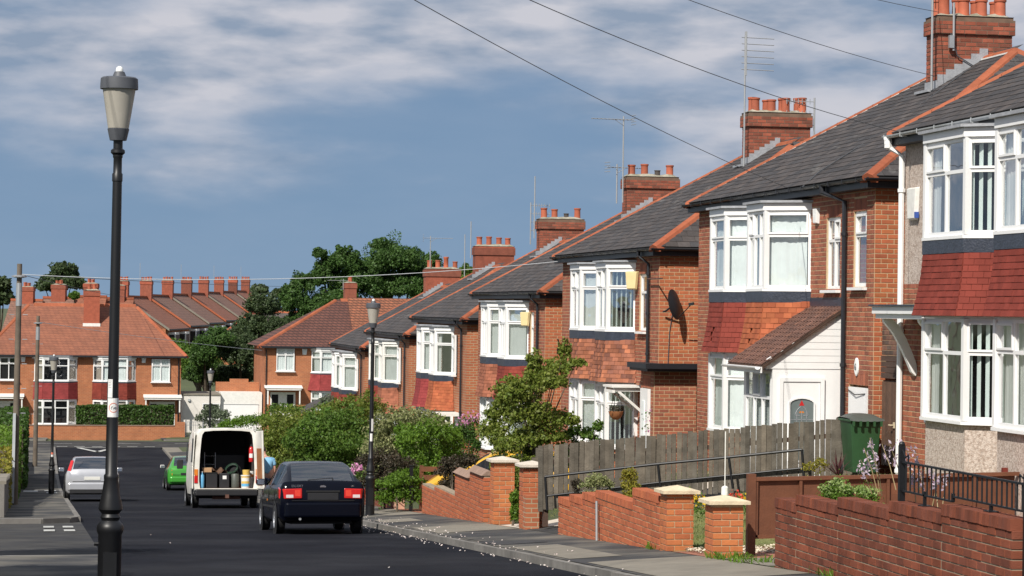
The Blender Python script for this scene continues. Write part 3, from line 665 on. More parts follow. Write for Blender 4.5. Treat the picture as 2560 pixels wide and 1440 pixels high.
def chimney(h_, x0, x1, hy, zbase, ztop, npots=4, rows=2, brick=True, pots=None, mort='mortar_soot', yc=0, dark=(), stepf=True, slope=None, aer=()):
    """stack with corbelled head, flaunching and pots"""
    g = G(); ins = .012 if brick else 0
    g.box(x0+ins, x1-ins, yc-hy+ins, yc+hy-ins, zbase, ztop-.36); g.box(x0-.04, x1+.04, yc-hy-.04, yc+hy+.04, ztop-.358, ztop-.06); g.box(x0-.01, x1+.01, yc-hy-.01, yc+hy+.01, ztop-.059, ztop)
    ch = g.obj('chimney', 'brick_chimney' if not brick else mort, h_)
    if brick:
        bs = []; dum = G()
        for O, U, Nn, w in (((x0, yc-hy, zbase), (1, 0, 0), (0, -1, 0), x1-x0), ((x0, yc+hy, zbase), (0, -1, 0), (-1, 0, 0), 2*hy)):
            facet(dum, bs, Vector(O)-Vector(Nn)*.012, U, Nn, w, ztop-.36-zbase, soldier=False)
            U_ = Vector(U); facet(dum, bs, Vector(O)-U_*.04+Vector(Nn)*.04+Vector((0, 0, ztop-.358-zbase)), U, Nn, w+.08, .29, soldier=False)
        pieces(ch, 'brick', brickmesh('brick_chimney'), bs, 'brickwork')
    fl = G(); n = 9; rows_ = []
    for j in range(5):
        y = yc-hy-.03+(2*hy+.06)*j/4
        rows_.append([(x0-.03+(x1-x0+.06)*i/n, y, ztop+(.005 if j in (0, 4) or i in (0, n) else .07+rng.uniform(-.025, .035))) for i in range(n+1)])
    fl.grid(rows_); fl.obj('flaunching', 'flaunching', ch, smooth=True)
    for r in range(rows):
        y = yc+(0 if rows == 1 else (-.16 if r == 0 else .16))
        for i in range(npots):
            x = x0+(x1-x0)*(i+.5)/npots; k = rng.uniform(.88, 1.12); st = pots[i] if pots and r == 0 else 1
            if st == 0: continue
            pg = G(); sc_ = [(a*(.8 if st == 2 else 1), b*(.55 if st == 2 else k if st == 1 else 1.5)) for a, b in POTP]; pg.lathe(sc_, 12)
            pg.obj('chimney_pot', 'pot_dark' if st == 2 else 'terracotta', ch, smooth=True, loc=(x+rng.uniform(-.02, .02), y, ztop+.02))
    if slope:
        f = G(); zr_, xr = slope            # ridge height and ridge x
        n = 6
        for i in range(n):
            xa = x0+(xr-x0)*i/n; xb = x0+(xr-x0)*(i+1)/n; za = zr_[0]+(zr_[1])*(xa-xr); zb = zr_[0]+zr_[1]*(xb-xr)
            f.box(xa, xb, yc-hy-.02, yc-hy-.003, za+.02, zb+.17)
            f.box(x0-.02, x0-.003, yc-hy-.02, yc+hy, zr_[0]+zr_[1]*(x0-xr)-.05, zr_[0]+zr_[1]*(x0-xr)+.16) if i == 0 else None
        f.box(x0-.22, x0-.02, yc-hy-.05, yc+hy+.05, zr_[0]+zr_[1]*(x0-.12-xr)+.0, zr_[0]+zr_[1]*(x0-.12-xr)+.05)
        f.obj('flashing', 'lead', ch)
    for a in aer: aerial(ch, *a)
    return ch
def downpipe(h_, pts, m='gutter_black', r=.036):
    g = G(); g.tube(pts, r, 8)
    for p, q in zip(pts, pts[1:]):
        p, q = Vector(p), Vector(q)
        if abs((q-p).normalized().z) > .95:
            for k in range(3): g.tube([p.lerp(q, .1+.4*k)-Vector((0, 0, .03)), p.lerp(q, .1+.4*k)+Vector((0, 0, .03))], r*1.35, 8)
    return g.obj('drainpipe', m, h_, smooth=True)
D_ = 8.4; EZ = 5.35; RZ = 8.1
def house(k, label, s_c, floor, near=5.95, far=5.95, detail=2, gut='gutter_black', bedding=False, rl=1.75, hipm='hip_tile', d0=14.0):
    """roof, walls and gutters of one hipped pair; detail 2 = brick by brick, 1 = slates only, 0 = far"""
    h_ = thing('semi_detached_house', label, 'house', (d0, s_c, floor), 0, 'pairs of houses stepping down the hill')
    oh = .22; xm = D_/2
    A, B, C, E = (-oh, far+oh, EZ), (-oh, -near-oh, EZ), (D_+oh, -near-oh, EZ), (D_+oh, far+oh, EZ); r0_, r1 = (xm, -rl, RZ), (xm, rl, RZ)
    g = G(); dz = Vector((0, 0, -.015)); q = [Vector(p)+dz for p in (A, B, C, E, r0_, r1)]
    g.poly([q[0], q[1], q[4], q[5]]); g.poly([q[1], q[2], q[4]]); g.poly([q[2], q[3], q[5], q[4]]); g.poly([q[3], q[0], q[5]])
    g.poly([p-Vector((0, 0, .06)) for p in (q[3], q[2], q[1], q[0])])
    for a, b in ((0, 1), (1, 2), (2, 3), (3, 0)): g.poly([q[b], q[a], q[a]-Vector((0, 0, .06)), q[b]-Vector((0, 0, .06))])
    roof = g.obj('roof', 'slate_backing', h_)
    me = slatemesh('slate')
    w, ex = (.3, .2) if detail else (.3, .2)
    pieces(roof, 'slate', me, slopetiles(A, B, r1, r0_, w, ex)+slopetiles(B, C, r0_, r0_, w, ex), 'slates', 300)
    cm_ = captilemesh(hipm); cl = captiles(A, r1)+captiles(B, r0_)+captiles(r0_, r1)+captiles(C, r0_)
    pieces(roof, 'ridge_tile', cm_, cl, 'ridge_tiles')
    if bedding:
        m_ = G(); m_.bar(Vector(A)+Vector((.05, -.17, .0)), Vector(r1)+Vector((0, -.17, -.02)), .05, .07); m_.bar(Vector(r0_)+Vector((-.12, 0, -.07)), Vector(r1)+Vector((-.12, 0, -.07)), .05, .06); m_.obj('mortar_bed', 'painted_white', roof)
    gg = G(); gy0, gy1 = -near-oh-.05, far+oh+.05; n = 7
    pr = [(-.055*math.cos(math.pi*i/n), -.05*math.sin(math.pi*i/n)) for i in range(n+1)]
    gx = -oh-.06
    gg.grid([[(gx+a, y, EZ-.035+b) for a, b in pr] for y in (gy0, gy1)]); gg.grid([[(x, -near-oh-.06+a, EZ-.035+b) for a, b in pr] for x in (gx, D_)])
    for y in np.arange(gy0+.3, gy1, .8): gg.box(gx-.065, gx+.06, y-.012, y+.012, EZ-.10, EZ-.088); gg.box(gx-.067, gx-.058, y-.012, y+.012, EZ-.1, EZ-.02)
    gg.obj('gutter', gut, h_)
    f = G(); f.box(-oh+.01, -oh+.035, -near-oh+.01, far+oh-.01, EZ-.2, EZ-.08); f.box(-oh+.036, D_+oh, -near-oh+.01, -near-oh+.035, EZ-.2, EZ-.08); f.box(-oh+.04, 0.05, -near-oh+.04, far+oh-.02, EZ-.2, EZ-.185); f.box(.051, D_+oh, -near-oh+.04, -near+.1, EZ-.2, EZ-.185)
    f.obj('fascia', 'gutter_black', h_)
    return h_
def walls(h_, near=5.95, far=5.95, bays=((-2.5, -.2), (.5, 2.8)), detail=2, front_open=(), side_open=(), bm='brick_front', sm_='brick_house', farw=True, sidew=2.4):
    """front and near side wall; openings of the front are (y_high, y_low, z0, z1)"""
    z0 = -1.0; H = EZ-.18-z0; core = .115 if detail == 2 else 0
    g = G(); g.box(core, D_, -near+core, far, z0-.6, EZ-.2); wl = g.obj('wall', 'brickwork', h_)
    if detail < 2: return wl
    gp = G(); fr = []; sd_ = []
    def fac(ya, yb):
        op = [(ya-o[0], ya-o[1], o[2]-z0, o[3]-z0, *o[4:]) for o in front_open if o[0] <= ya+.01 and o[1] >= yb-.01]
        facet(gp, fr, (0, ya, z0), (0, -1, 0), (-1, 0, 0), ya-yb, H, op, pend=.1005 if yb == -near else 0)
    fac(bays[0][0], -near)
    fac(bays[1][0], bays[0][1])
    if farw: fac(far, bays[1][1])
    facet(gp, sd_, (0, -near, z0), (1, 0, 0), (0, -1, 0), sidew, H, [(o[0], o[1], o[2]-z0, o[3]-z0, *o[4:]) for o in side_open], phase=1)
    mo = gp.obj('mortar_joints', 'mortar', h_)
    fr = [m for m in fr if m.translation.z > -.5]; sd_ = [m for m in sd_ if m.translation.z > -.5]
    pieces(wl, 'brick', brickmesh(bm), fr, 'brick_courses', 170); pieces(mo, 'brick', brickmesh(sm_), sd_, 'brick_courses', 130)
    gb = G(); gb.box(sidew+.002, D_, -near, -near+.11, z0-.5, EZ-.2); gb.obj('side_wall', 'brickwork', h_)
    return wl
# ------------------------------------------------------------------ the row of houses on the right
def text(s, size, m, parent, name, M, ext=.002):
    cu = bpy.data.curves.new(name, 'FONT'); cu.body = s; cu.size = size; cu.extrude = ext; cu.align_x = 'CENTER'; cu.align_y = 'CENTER'
    t_ = bpy.data.objects.new(name, cu); COL.objects.link(t_); bpy.context.view_layer.update()
    me = bpy.data.meshes.new_from_object(t_.evaluated_get(bpy.context.evaluated_depsgraph_get())); bpy.data.objects.remove(t_); me.materials.clear(); me.materials.append(MATS[m])
    o = bpy.data.objects.new(name, me); COL.objects.link(o); o.parent = parent; o.matrix_basis = M; return o
def facing(p, right, upv=(0, 0, 1)):
    """matrix for flat print at p: x to the reader's right, y up"""
    r = Vector(right).normalized(); u = Vector(upv).normalized(); n = r.cross(u)
    return Matrix(((r.x, u.x, n.x, p[0]), (r.y, u.y, n.y, p[1]), (r.z, u.z, n.z, p[2]), (0, 0, 0, 1)))
def alarm(h_, p, m='upvc', nrm=(-1, 0, 0), light=None, s=.3):
    g = G(); n = Vector(nrm); u = n.cross(Vector((0, 0, 1))); p = Vector(p); z = Vector((0, 0, 1))
    f = [p+u*a*s/2+z*b*s/2*1.15+n*d for d in (0, .075) for a, b in (((-1, 1), (1, 1), (.75, -1), (-.75, -1)) if d == 0 else ((-.9, .92), (.9, .92), (.66, -.88), (-.66, -.88)))]
    i = len(g.v); g.v += [tuple(q) for q in f]; g.f += [(3, 2, 1, 0), (4, 5, 6, 7), (0, 1, 5, 4), (1, 2, 6, 5), (2, 3, 7, 6), (3, 0, 4, 7)]
    a = g.obj('alarm_box', m, h_, bevel=.008)
    if light: l = G(); l.box(-.03, .03, -.03, .03, -.05, .05); l.obj('strobe', light, a, loc=tuple(p+u*-s*.45+n*.05-z*s*.4))
    return a
TRI = ((-.0, 0))
# ---- first house: pebbledashed, only its far half in view
B1 = house(1, 'pebbledashed house with white pipes and red tile-hung bays at the right edge', 34.1, -.75, detail=2, gut='gutter_grey', d0=14.27)
g = G(); g.box(.11, D_, -5.85, 5.95, -1.6, 5.15); g.obj('wall', 'brickwork', B1)
g = G(); g.box(0, .108, 3.1, 5.95, 2.82, 5.17); g.box(0, .108, -5.95, -3.3, -1, 5.17); g.box(0, .108, -.3, .4, -1, 5.17); g.box(.108, D_, 5.951, 5.99, 2.82, 5.17); g.obj('pebbledash', 'pebble', B1)
gp = G(); bs = []; facet(gp, bs, (0, 5.95, -1.0), (0, -1, 0), (-1, 0, 0), 2.85, 3.8, [(1.6, 2.5, 0, 3.0)])
mo = gp.obj('mortar_joints', 'mortar', B1); pieces(mo, 'brick', brickmesh('brick_front'), [m for m in bs if m.translation.z > -.4], 'brick_courses', 260)
g = G(); g.box(.02, .1, 3.46, 4.34, -.9, 2.0); g.obj('door', 'upvc', B1)
Z1 = (.74, 2.26, 2.30, 3.25, 3.50, 4.95)
bay(B1, .35, 3.35, .82, .65, Z1, 'tile_red', 'pebble', sty=dict(front=(.5,), side=(), typ='wcv', ltyp='ncv', cas=((0, 1),), trans=.66))
bay(B1, -3.5, 0.05, 1.0, .75, Z1, 'tile_red', 'pebble', sty=dict(front=(.33, .66), side=(), typ='ccc', ltyp='nhn', cas=((0, 1),), trans=.70))
downpipe(B1, [(-.28, 6.05, 5.28), (-.28, 6.02, 5.12), (-.07, 5.93, 4.98), (-.07, 5.93, -.9)], 'upvc', .05)
alarm(B1, (-.004, 5.45, 4.15), 'painted_white', light='blue_plastic', s=.48)
g = G(); g.box(-.68, .0, 3.3, 5.6, 2.32, 2.44); g.box(-.63, 0, 3.34, 5.56, 2.24, 2.318)
cp = g.obj('door_canopy', 'upvc', B1); t = G(); t.box(-.73, .0, 3.26, 5.64, 2.443, 2.47); t.obj('canopy_cover', 'lead_dark', cp)
for y in (3.6, 5.3):
    b = G(); pr = [(-.44, 2.235), (-.60, 2.235), (-.58, 2.18), (-.42, 2.0), (-.27, 1.74), (-.16, 1.5), (-.10, 1.36), (-.03, 1.30), (0, 1.34), (-.02, 1.5), (-.09, 1.68), (-.20, 1.92), (-.32, 2.12)]
    b.prism([(x, y-.05, z) for x, z in pr], (0, .1, 0)); b.obj('bracket', 'upvc', cp)
g = G(); g.box(-.03, 0, 4.76, 4.84, .55, .78); g.obj('doorbell', 'metal_grey', B1)

# ---- gate in the gap beside it
gt = thing('garden_gate', 'brown double-leaf timber gate under a dark brick arch between two houses', 'gate', (14.36, 40.68, -1.0))
g = G(); g.box(0, .22, -.70, .70, 1.85, 2.62); g.box(.0, .22, -.70, .35, 2.621, 2.75); g.obj('brick_arch', 'brickwork', gt)
bs = []; dum = G(); facet(dum, bs, (0, .70, 1.86), (0, -1, 0), (-1, 0, 0), 1.4, .87, soldier=False); pieces(gt, 'brick', brickmesh('brick_dark'), bs, 'brick_courses', 200)
bm = unitmesh('board', [(x, y, z) for z in (-.5, .5) for y in (-.043, .043) for x in (-.012, .012)], [(0, 2, 3, 1), (4, 5, 7, 6), (0, 1, 5, 4), (2, 6, 7, 3), (0, 4, 6, 2), (1, 3, 7, 5)], 'timber_gate')
for i in range(4):
    g = G(); g.box(-.02, .02, -.69, .69, 1.46+i*.098, 1.55+i*.098); g.obj('overpanel_board', 'timber_dark', gt)
for sgn in (-1, 1):
    g = G(); g.box(.02, .05, min(sgn*.01, sgn*.68), max(sgn*.01, sgn*.68), -.05, 1.42); lf = g.obj('gate_leaf', 'timber_dark', gt)
    for i in range(7): place('board', bm, lf, Matrix.Translation((.005, sgn*(.055+i*.094), .68)) @ Matrix.Diagonal((1, 1, 1.44, 1)))
g = G(); g.box(-.03, .0, -.02, .02, .62, .72); g.tube([(-.03, 0, .67), (-.09, 0, .67), (-.09, .06, .67)], .012, 6); g.obj('handle', 'cap_stone', gt)

# ---- second house
B2 = house(2, 'orange brick house with a white gabled porch and red and orange tile-hung bays', 47.4, -1.4, near=5.85, detail=2, bedding=True, d0=14.26)
walls(B2, near=5.85, bays=((-2.2, -.2), (.5, 2.8)), front_open=((-3.15, -3.95, 3.40, 4.72), (-4.72, -5.42, 3.44, 4.78), (-3.0, -4.25, 0, 3.0, 1), (-4.55, -5.6, -1, 1.70)))
bay(B2, .45, 2.75, .75, .62, tm='tile_red', sty=dict(front=(), side=(), typ='nnn', ltyp='nnn', cas=((0, 1),)), cutout=True)
bay(B2, -2.2, -.1, .75, .5, tm='tile_orange', sty=dict(front=(.33, .67), side=(), typ='nnn', cas=((0, 1),)), cutout=True)
flat_window(B2, (0, -3.15, 3.40), (0, -1, 0), (-1, 0, 0), .80, 1.32, (.5,), .68, 'n', cas=((1, 1),))
flat_window(B2, (0, -4.72, 3.44), (0, -1, 0), (-1, 0, 0), .70, 1.34, (), .68, 'n', cas=((0, 1),))
downpipe(B2, [(-.28, -3.7, 5.28), (-.28, -3.72, 5.16), (-.07, -4.38, 4.98), (-.07, -4.40, -.9)], 'gutter_black', .045)
alarm(B2, (-.003, -2.62, 4.78), 'upvc', s=.26)
# white door panel under a soldier course, oval number plate
g = G(); g.box(-.02, .05, -5.58, -4.57, -.9, 1.66); fl_ = g.obj('side_door', 'upvc', B2)
g = G(); g.tube([(-.03, -4.6, 1.6), (-.06, -5.05, 1.53), (-.03, -5.5, 1.56)], .01, 5); g.obj('cable_loop', 'black_paint', fl_)
g = G(); g.lathe([(.0, 0), (.13, 0), (.13, .02), (.105, .03), (0, .03)], 20); pl = g.obj('number_plate', 'curtain', B2, loc=(-.006, -5.0, 2.02)); pl.matrix_basis = Matrix.Translation((-.006, -5.0, 2.02)) @ Matrix.Rotation(R(-90), 4, 'Y') @ Matrix.Diagonal((1.25, .8, 1, 1))
text('6', .17, 'ring_text', B2, 'house_number', facing((-.045, -5.0, 2.02), (0, -1, 0)))
# porch
px0, py0, py1 = -1.32, -4.2, -2.35
g = G(); g.box(px0, 0, py0, py0+.06, -.9, 1.95); g.prism([(px0-.12, py0, 1.951), (0, py0, 1.951), (0, py0, 3.02), (px0-.12, py0, 2.12)], (0, .06, 0)); g.box(px0, px0+.08, py1-.1, py1, -.9, 1.95); g.box(px0, px0+.06, py0+.061, py1-.1, -.9, .45)
pw = g.obj('porch', 'upvc', B2)
for i in range(8):
    z = 1.96+i*.12; xa = px0-.12+max(0, (z+.135-2.12))/.9*1.44
    if xa < -.06:
        g = G(); g.box(xa, -.0, py0-.012, py0-.001, z, z+.112); g.obj('cladding_board', 'upvc', pw)
gf = G(); kids = []; lights(gf, kids, (px0-.002, py1-.1, .46), (0, -1, 0), (-1, 0, 0), 1.64, 1.46, (.33, .66), .66, cas=((1, 1),), typ='n')
wn_ = gf.obj('porch_window', 'upvc', pw); hang(wn_, kids)
E0, E1, T0, T1 = (px0-.25, py1+.3, 2.0), (px0-.25, py0-.08, 2.0), (0, py1+.3, 3.08), (0, py0-.08, 3.08)
g = G(); g.poly([Vector(q)-Vector((0, 0, .012)) for q in (E0, E1, T1, T0)]); g.poly([Vector(q)-Vector((0, 0, .05)) for q in (T0, T1, E1, E0)]); g.bar(Vector(E1)+Vector((.02, .02, -.03)), Vector(T1)+Vector((0, .02, -.03)), .03, .06); pr_ = g.obj('porch_roof', 'timber_dark', B2)
pieces(pr_, 'roof_tile', slatemesh('porch_tile', .19, .2, .014), [m @ Matrix.Diagonal((.65*292/190/1.0, 1, 1, 1)) for m in slopetiles(E0, E1, T0, T1, .19, .125)], 'roof_tiles')
g = G(); g.box(-.02, .0, py0-.1, py1+.3, 3.06, 3.25); g.obj('flashing', 'lead_dark', pr_)
g = G(); n = 7; g.grid([[(px0-.31-.055*math.cos(math.pi*i/n), y, 1.99-.05*math.sin(math.pi*i/n)) for i in range(n+1)] for y in (py0-.1, py1+.3)]); g.box(px0-.25, px0-.22, py0-.08, py1+.3, 1.88, 1.99); g.obj('gutter', 'upvc', pw)
# porch door with a leaded light
dx0, dx1 = -1.2, -.36
g = G()
for q in ((dx0, dx0+.07, -.9, 1.80), (dx1-.07, dx1, -.9, 1.80), (dx0+.07, dx1-.07, 1.73, 1.80)): g.box(q[0], q[1], py0-.05, py0-.001, q[2], q[3])
fr_ = g.obj('door_frame', 'upvc', pw)
g = G(); g.box(dx0+.075, dx1-.075, py0-.03, py0-.0015, -.9, 1.725); dr = g.obj('front_door', 'upvc', B2)
cx = (dx0+dx1)/2; hw = .235
arch = [(cx-hw, .3), (cx+hw, .3), (cx+hw, 1.33)]+[(cx+hw*math.cos(a), 1.33+.11*math.sin(a)) for a in np.linspace(.3, math.pi-.3, 9)]+[(cx-hw, 1.33)]
g = G(); g.poly([(x, py0-.034, z) for x, z in arch]); g.obj('leaded_light', 'glass_grey', dr)
g = G()
for a, b in zip(arch, arch[1:]+arch[:1]): g.bar((a[0], py0-.04, a[1]), (b[0], py0-.04, b[1]), .03, .03, (0, 1, 0))
g.obj('light_surround', 'upvc', dr)
g = G()
for a, b in (((-.09, .3), (-.09, 1.2)), ((.09, .3), (.09, 1.2)), ((0, .3), (0, 1.2)), ((-.235, .75), (.235, .75)), ((-.235, 1.05), (.235, 1.05))): g.bar((cx+a[0], py0-.037, a[1]), (cx+b[0], py0-.037, b[1]), .009, .006, (0, 1, 0))
for sx in (-1, 1): g.tube([(cx+sx*(.02+.1*math.sin(t_)), py0-.037, 1.25-.16*t_/3+.03*math.cos(t_*2)) for t_ in np.linspace(0, 3, 9)], .006, 4)
g.obj('lead_came', 'lead', dr)
g = G(); g.poly([(cx-.05, py0-.036, 1.30), (cx+.05, py0-.036, 1.30), (cx, py0-.036, 1.40)]); g.obj('red_glass', 'red_paint', dr)
g = G(); g.poly([(cx-.05, py0-.036, 1.17), (cx+.05, py0-.036, 1.17), (cx+.03, py0-.036, 1.20), (cx-.03, py0-.036, 1.20)]); g.obj('amber_glass', 'lamp_amber', dr)
g = G(); g.box(dx0-.12, dx0-.06, py0-.03, py0-.001, .55, .68); g.obj('bell_push', 'metal_grey', pw)
chimney(B2, 3.15, 4.72, .33, 6.6, 8.9, pots=(1.5, 1, 1, 1), slope=((RZ, .62), 4.2), aer=[((3.0, -.42, 7.4), 2.6, 'band', R(188)), ((3.45, -.42, 8.2), .95, 'none', 0)])
g = G(); g.tube([(3.4, -.39, 8.55), (3.55, -.38, 8.1), (4.0, -.38, 7.85), (4.35, -.5, 8.02), (3.6, -.75, 7.78), (1.8, -1.55, 6.6), (.1, -2.3, 5.62), (-.3, -2.5, 5.3)], .012, 5); g.obj('aerial_lead', 'cable', B2)
g = G(); g.box(3.35, 3.45, -.46, -.38, 8.25, 8.5); g.obj('junction_box', 'metal_grey', B2)

# ---- third house
B3 = house(3, 'brick house with mottled tile-hung bays and a satellite dish on its side wall', 60.7, -2.31, near=4.85, detail=2)
walls(B3, near=4.85, bays=((-2.5, -.2), (.5, 2.8)), front_open=((-2.95, -3.65, 3.40, 4.75), (-3.6, -4.8, -1, 2.62, 1)))
S3 = dict(front=(.5,), side=(), typ='cnv', ltyp='nnv', cas=((0, 1),))
bay(B3, .5, 2.8, .55, .6, tm='tile_mottled', sty=dict(S3, typ='cnn', ltyp='nnn')); bay(B3, -2.5, -.2, .55, .6, tm='tile_mottled', sty=S3)
flat_window(B3, (0, -2.95, 3.40), (0, -1, 0), (-1, 0, 0), .70, 1.35, (), .68, 'n')
downpipe(B3, [(-.28, -3.9, 5.28), (-.28, -3.92, 5.16), (-.07, -4.05, 4.98), (-.07, -4.05, 2.65)])
alarm(B3, (-.12, -2.72, 4.6), 'alarm_yellow', nrm=(-.8, -.6, 0), s=.38)
g = G(); g.tube([(-.12, -4.2, 4.62), (-.12, -5.6, 4.62)], .02, 6); g.obj('pipe_bracket', 'rust', B3)
ds = G(); n = 16; rows = []
for r in (0, .33, .66, 1): rows.append([(.30*r*math.cos(2*math.pi*i/n), .07*r*r, .36*r*math.sin(2*math.pi*i/n)) for i in range(n+1)])
ds.grid(rows); ds.tube([(0, .0, -.3), (-.05, -.36, -.1)], .012, 5); ds.obox((-.05, -.38, -.08), (.03, 0, 0), (0, .06, 0), (0, 0, .03)); ds.tube([(0, .08, 0), (.05, .35, -.1), (.05, .42, -.1)], .022, 6)
ds.obj('satellite_dish', 'plastic_black', B3, smooth=True, loc=(.32, -5.27, 4.05), rot=(R(-12), 0, R(48)))
g = G(); g.tube([(.32, -4.88, 3.9), (.25, -4.87, 3.4), (.22, -4.87, 2.6)], .01, 4); g.obj('dish_lead', 'cable', B3)
# flat-roofed brick porch
g = G(); g.box(-.12, 2.4, -5.0, -3.75, -1.0, 2.5); po = g.obj('porch', 'brickwork', B3)
gp = G(); bs = []; facet(gp, bs, (-.13, -5.012, -1.0), (1, 0, 0), (0, -1, 0), 2.53, 3.5, [(1.0, 1.8, 1.8, 3.25)]); facet(gp, bs, (-.135, -3.75, -1.0), (0, -1, 0), (-1, 0, 0), 1.25, 3.5, [(.15, .95, -1, 3.1)])
mo = gp.obj('porch_joints', 'mortar', B3); pieces(mo, 'brick', brickmesh('brick_front'), [m for m in bs if m.translation.z > -.3], 'brick_courses', 250)
g = G(); g.box(-.42, 2.5, -5.35, -3.5, 2.56, 2.68); g.box(-.37, 2.45, -5.3, -3.55, 2.501, 2.559); g.obj('porch_roof', 'gutter_black', B3)
flat_window(B3, (.87, -5.02, .8), (1, 0, 0), (0, -1, 0), .8, 1.45, (), None, 'd', glass='glass', fm='lead_dark', inset=.02)
g = G(); g.box(-.2, -.13, -4.66, -3.94, -.9, 2.08); d_ = g.obj('front_door', 'upvc', B3); g = G(); g.box(-.22, -.2005, -4.4, -4.15, .9, 1.8); g.obj('door_glass', 'net_curtain', d_)
g = G(); g.box(-.09, .0, -2.9, -2.8, .9, 2.1); g.obj('letter_plate', 'upvc', B3)
# white gallows canopy and basket
gl = G()
for y in (-2.65, -3.4): gl.bar((-.0, y, 2.02), (-.72, y, 2.02), .07, .08); gl.bar((-.03, y, 1.5), (-.6, y, 1.98), .06, .06); gl.bar((-.0, y, 1.4), (-.0, y, 2.08), .07, .07)
gl.box(-.78, -.02, -3.5, -2.55, 2.07, 2.12); gl.bar((-.72, -2.6, 1.98), (-.72, -3.45, 1.98), .07, .07)
gl.obj('gallows_canopy', 'painted_white', B3)
hb = thing('hanging_basket', 'half-round brown hanging basket under the white wooden canopy', 'hanging basket', (13.35, 57.3, -.85))
g = G(); g.lathe([(.03, -.15), (.12, -.1), (.17, 0), (.18, .05), (.15, .05)], 14); g.obj('basket', 'ply', hb, smooth=True)
g = G(); [g.tube([(.2*math.cos(a), .2*math.sin(a), .05), (0, 0, .6)], .006, 4) for a in (0, 2.1, 4.2)]; g.obj('chain', 'black_paint', hb)
P = rng.normal(size=(160, 3))*np.array([.09, .09, .04])+np.array([0, 0, .09]); quadmesh('trailing_plant', leafquads(P, P*0+np.array([0, 0, 1.]), .05), 'leaf_brown', None, hb)
chimney(B3, 3.4, 5.0, .33, 6.6, 8.9, slope=((RZ, .62), 4.2), aer=[((3.25, -.4, 7.3), 3.5, 'stack', R(10)), ((5.1, -.3, 8.2), 1.1, 'log', R(180))])

# ---- fourth house
B4 = house(4, 'brick house with one brown and one dark red tile-hung bay behind the small tree', 73.9, -3.26, near=4.9, detail=2)
walls(B4, near=4.9, front_open=((-2.75, -3.3, 3.40, 4.75),), sidew=1.6)
S4 = dict(front=(.33, .67), side=(), cas=((0, 1),))
bay(B4, .5, 2.8, .55, .6, tm='tile_brown', sty=dict(S4, typ='nnn')); bay(B4, -2.5, -.2, .55, .6, tm='tile_red', sty=dict(S4, typ='nnn'))
flat_window(B4, (0, -2.75, 3.40), (0, -1, 0), (-1, 0, 0), .55, 1.35, (), .68, 'n')
downpipe(B4, [(-.28, -4.0, 5.28), (-.28, -4.02, 5.16), (-.07, -4.1, 4.98), (-.07, -4.1, -.6)])
alarm(B4, (-.12, -2.66, 4.55), 'alarm_yellow', nrm=(-.8, -.6, 0), s=.36)
g = G(); g.tube([(.35, -4.92, 4.0), (.35, -5.1, 4.0), (.35, -5.1, 3.75)], .015, 5); g.obox((.35, -5.1, 3.68), (.04, 0, 0), (0, .04, 0), (0, 0, .1)); g.obj('wall_lamp', 'black_paint', B4)
gl = G(); gl.box(-.9, 0, -4.4, -2.7, 2.05, 2.12)
for y in (-2.8, -4.3): gl.bar((0, y, 1.3), (-.8, y, 2.02), .07, .07); gl.bar((0, y, 2.0), (-.88, y, 2.0), .07, .07)
gl.obj('door_canopy', 'painted_white', B4); g = G(); g.box(-.02, .05, -3.9, -3.0, -.8, 1.98); g.obj('front_door', 'upvc', B4)
chimney(B4, 3.4, 5.0, .33, 6.6, 8.9, pots=(1, 1.0, 2, 1), rows=1, slope=((RZ, .62), 4.2), aer=[((3.25, -.4, 8.1), 2.6, 'yagi', R(190)), ((3.25, .4, 8.1), 1.2, 'yagi', R(15))])

# ---- fifth, sixth and seventh house
def distant(k, label, tms, near, typs, pots, aer, stags=0):
    h_ = house(k, label, 47.4+13.27*(k-2), {5: -4.1, 6: -4.77, 7: -5.5}[k], near=near, detail=1)
    walls(h_, near=near, detail=1)
    for j, (ya, yb) in enumerate(((.5, 2.8), (-2.5, -.2))):
        bay(h_, ya, yb, .55, .6, tm=tms[j], sty=dict(front=(.33, .67), side=(), typ=typs[j], cas=((0, 1),)), fm='painted_white' if k == 6 else 'upvc')
    flat_window(h_, (-.115, -2.75, 3.42), (0, -1, 0), (-1, 0, 0), .6, 1.35, (), .68, 'n', inset=0)
    g = G(); g.box(-.06, -.001, -4.1, -3.2, -.8, 1.98); g.obj('front_door', 'upvc', h_)
    g = G(); g.box(-.8, 0, -4.3, -3.0, 2.05, 2.15); g.bar((0, -4.2, 1.4), (-.7, -4.2, 2.03), .07, .07); g.bar((0, -3.1, 1.4), (-.7, -3.1, 2.03), .07, .07); g.obj('door_canopy', 'painted_white', h_)
    downpipe(h_, [(-.28, -near+.9, 5.28), (-.28, -near+.88, 5.16), (-.07, -near+.8, 4.98), (-.07, -near+.8, -.6)])
    chimney(h_, 3.4, 5.0, .33, 6.6, 8.9, rows=1, pots=pots, slope=((RZ, .62), 4.2), aer=aer, brick=(k == 5))
    return h_
B5 = distant(5, 'brick house with mauve and orange tile-hung bays beside the long drainpipe', ('tile_mauve', 'tile_orange'), 5.2, ('nnn', 'ccc'), (1, 1, 2, 1), [((3.2, -.3, 8.2), 2.2, 'none', 0), ((3.2, .4, 8.0), 1.5, 'log', R(10))])
B6 = distant(6, 'brick house with old flaking white window frames above the hedge', ('tile_red', 'tile_brown'), 5.3, ('nnn', 'nhn'), (1, 1, 1, 1), [((3.2, -.3, 8.4), 1.5, 'none', 0)])
B7 = distant(7, 'last house of the row, its lower half sunk behind the garden hedge', ('tile_red', 'tile_red'), 5.3, ('nnn', 'nnn'), (1, 1, 1.5, 1), [((3.6, -.3, 8.7), 1.7, 'yagi', R(0)), ((5.2, -.3, 8.3), 2.2, 'none', 0)])
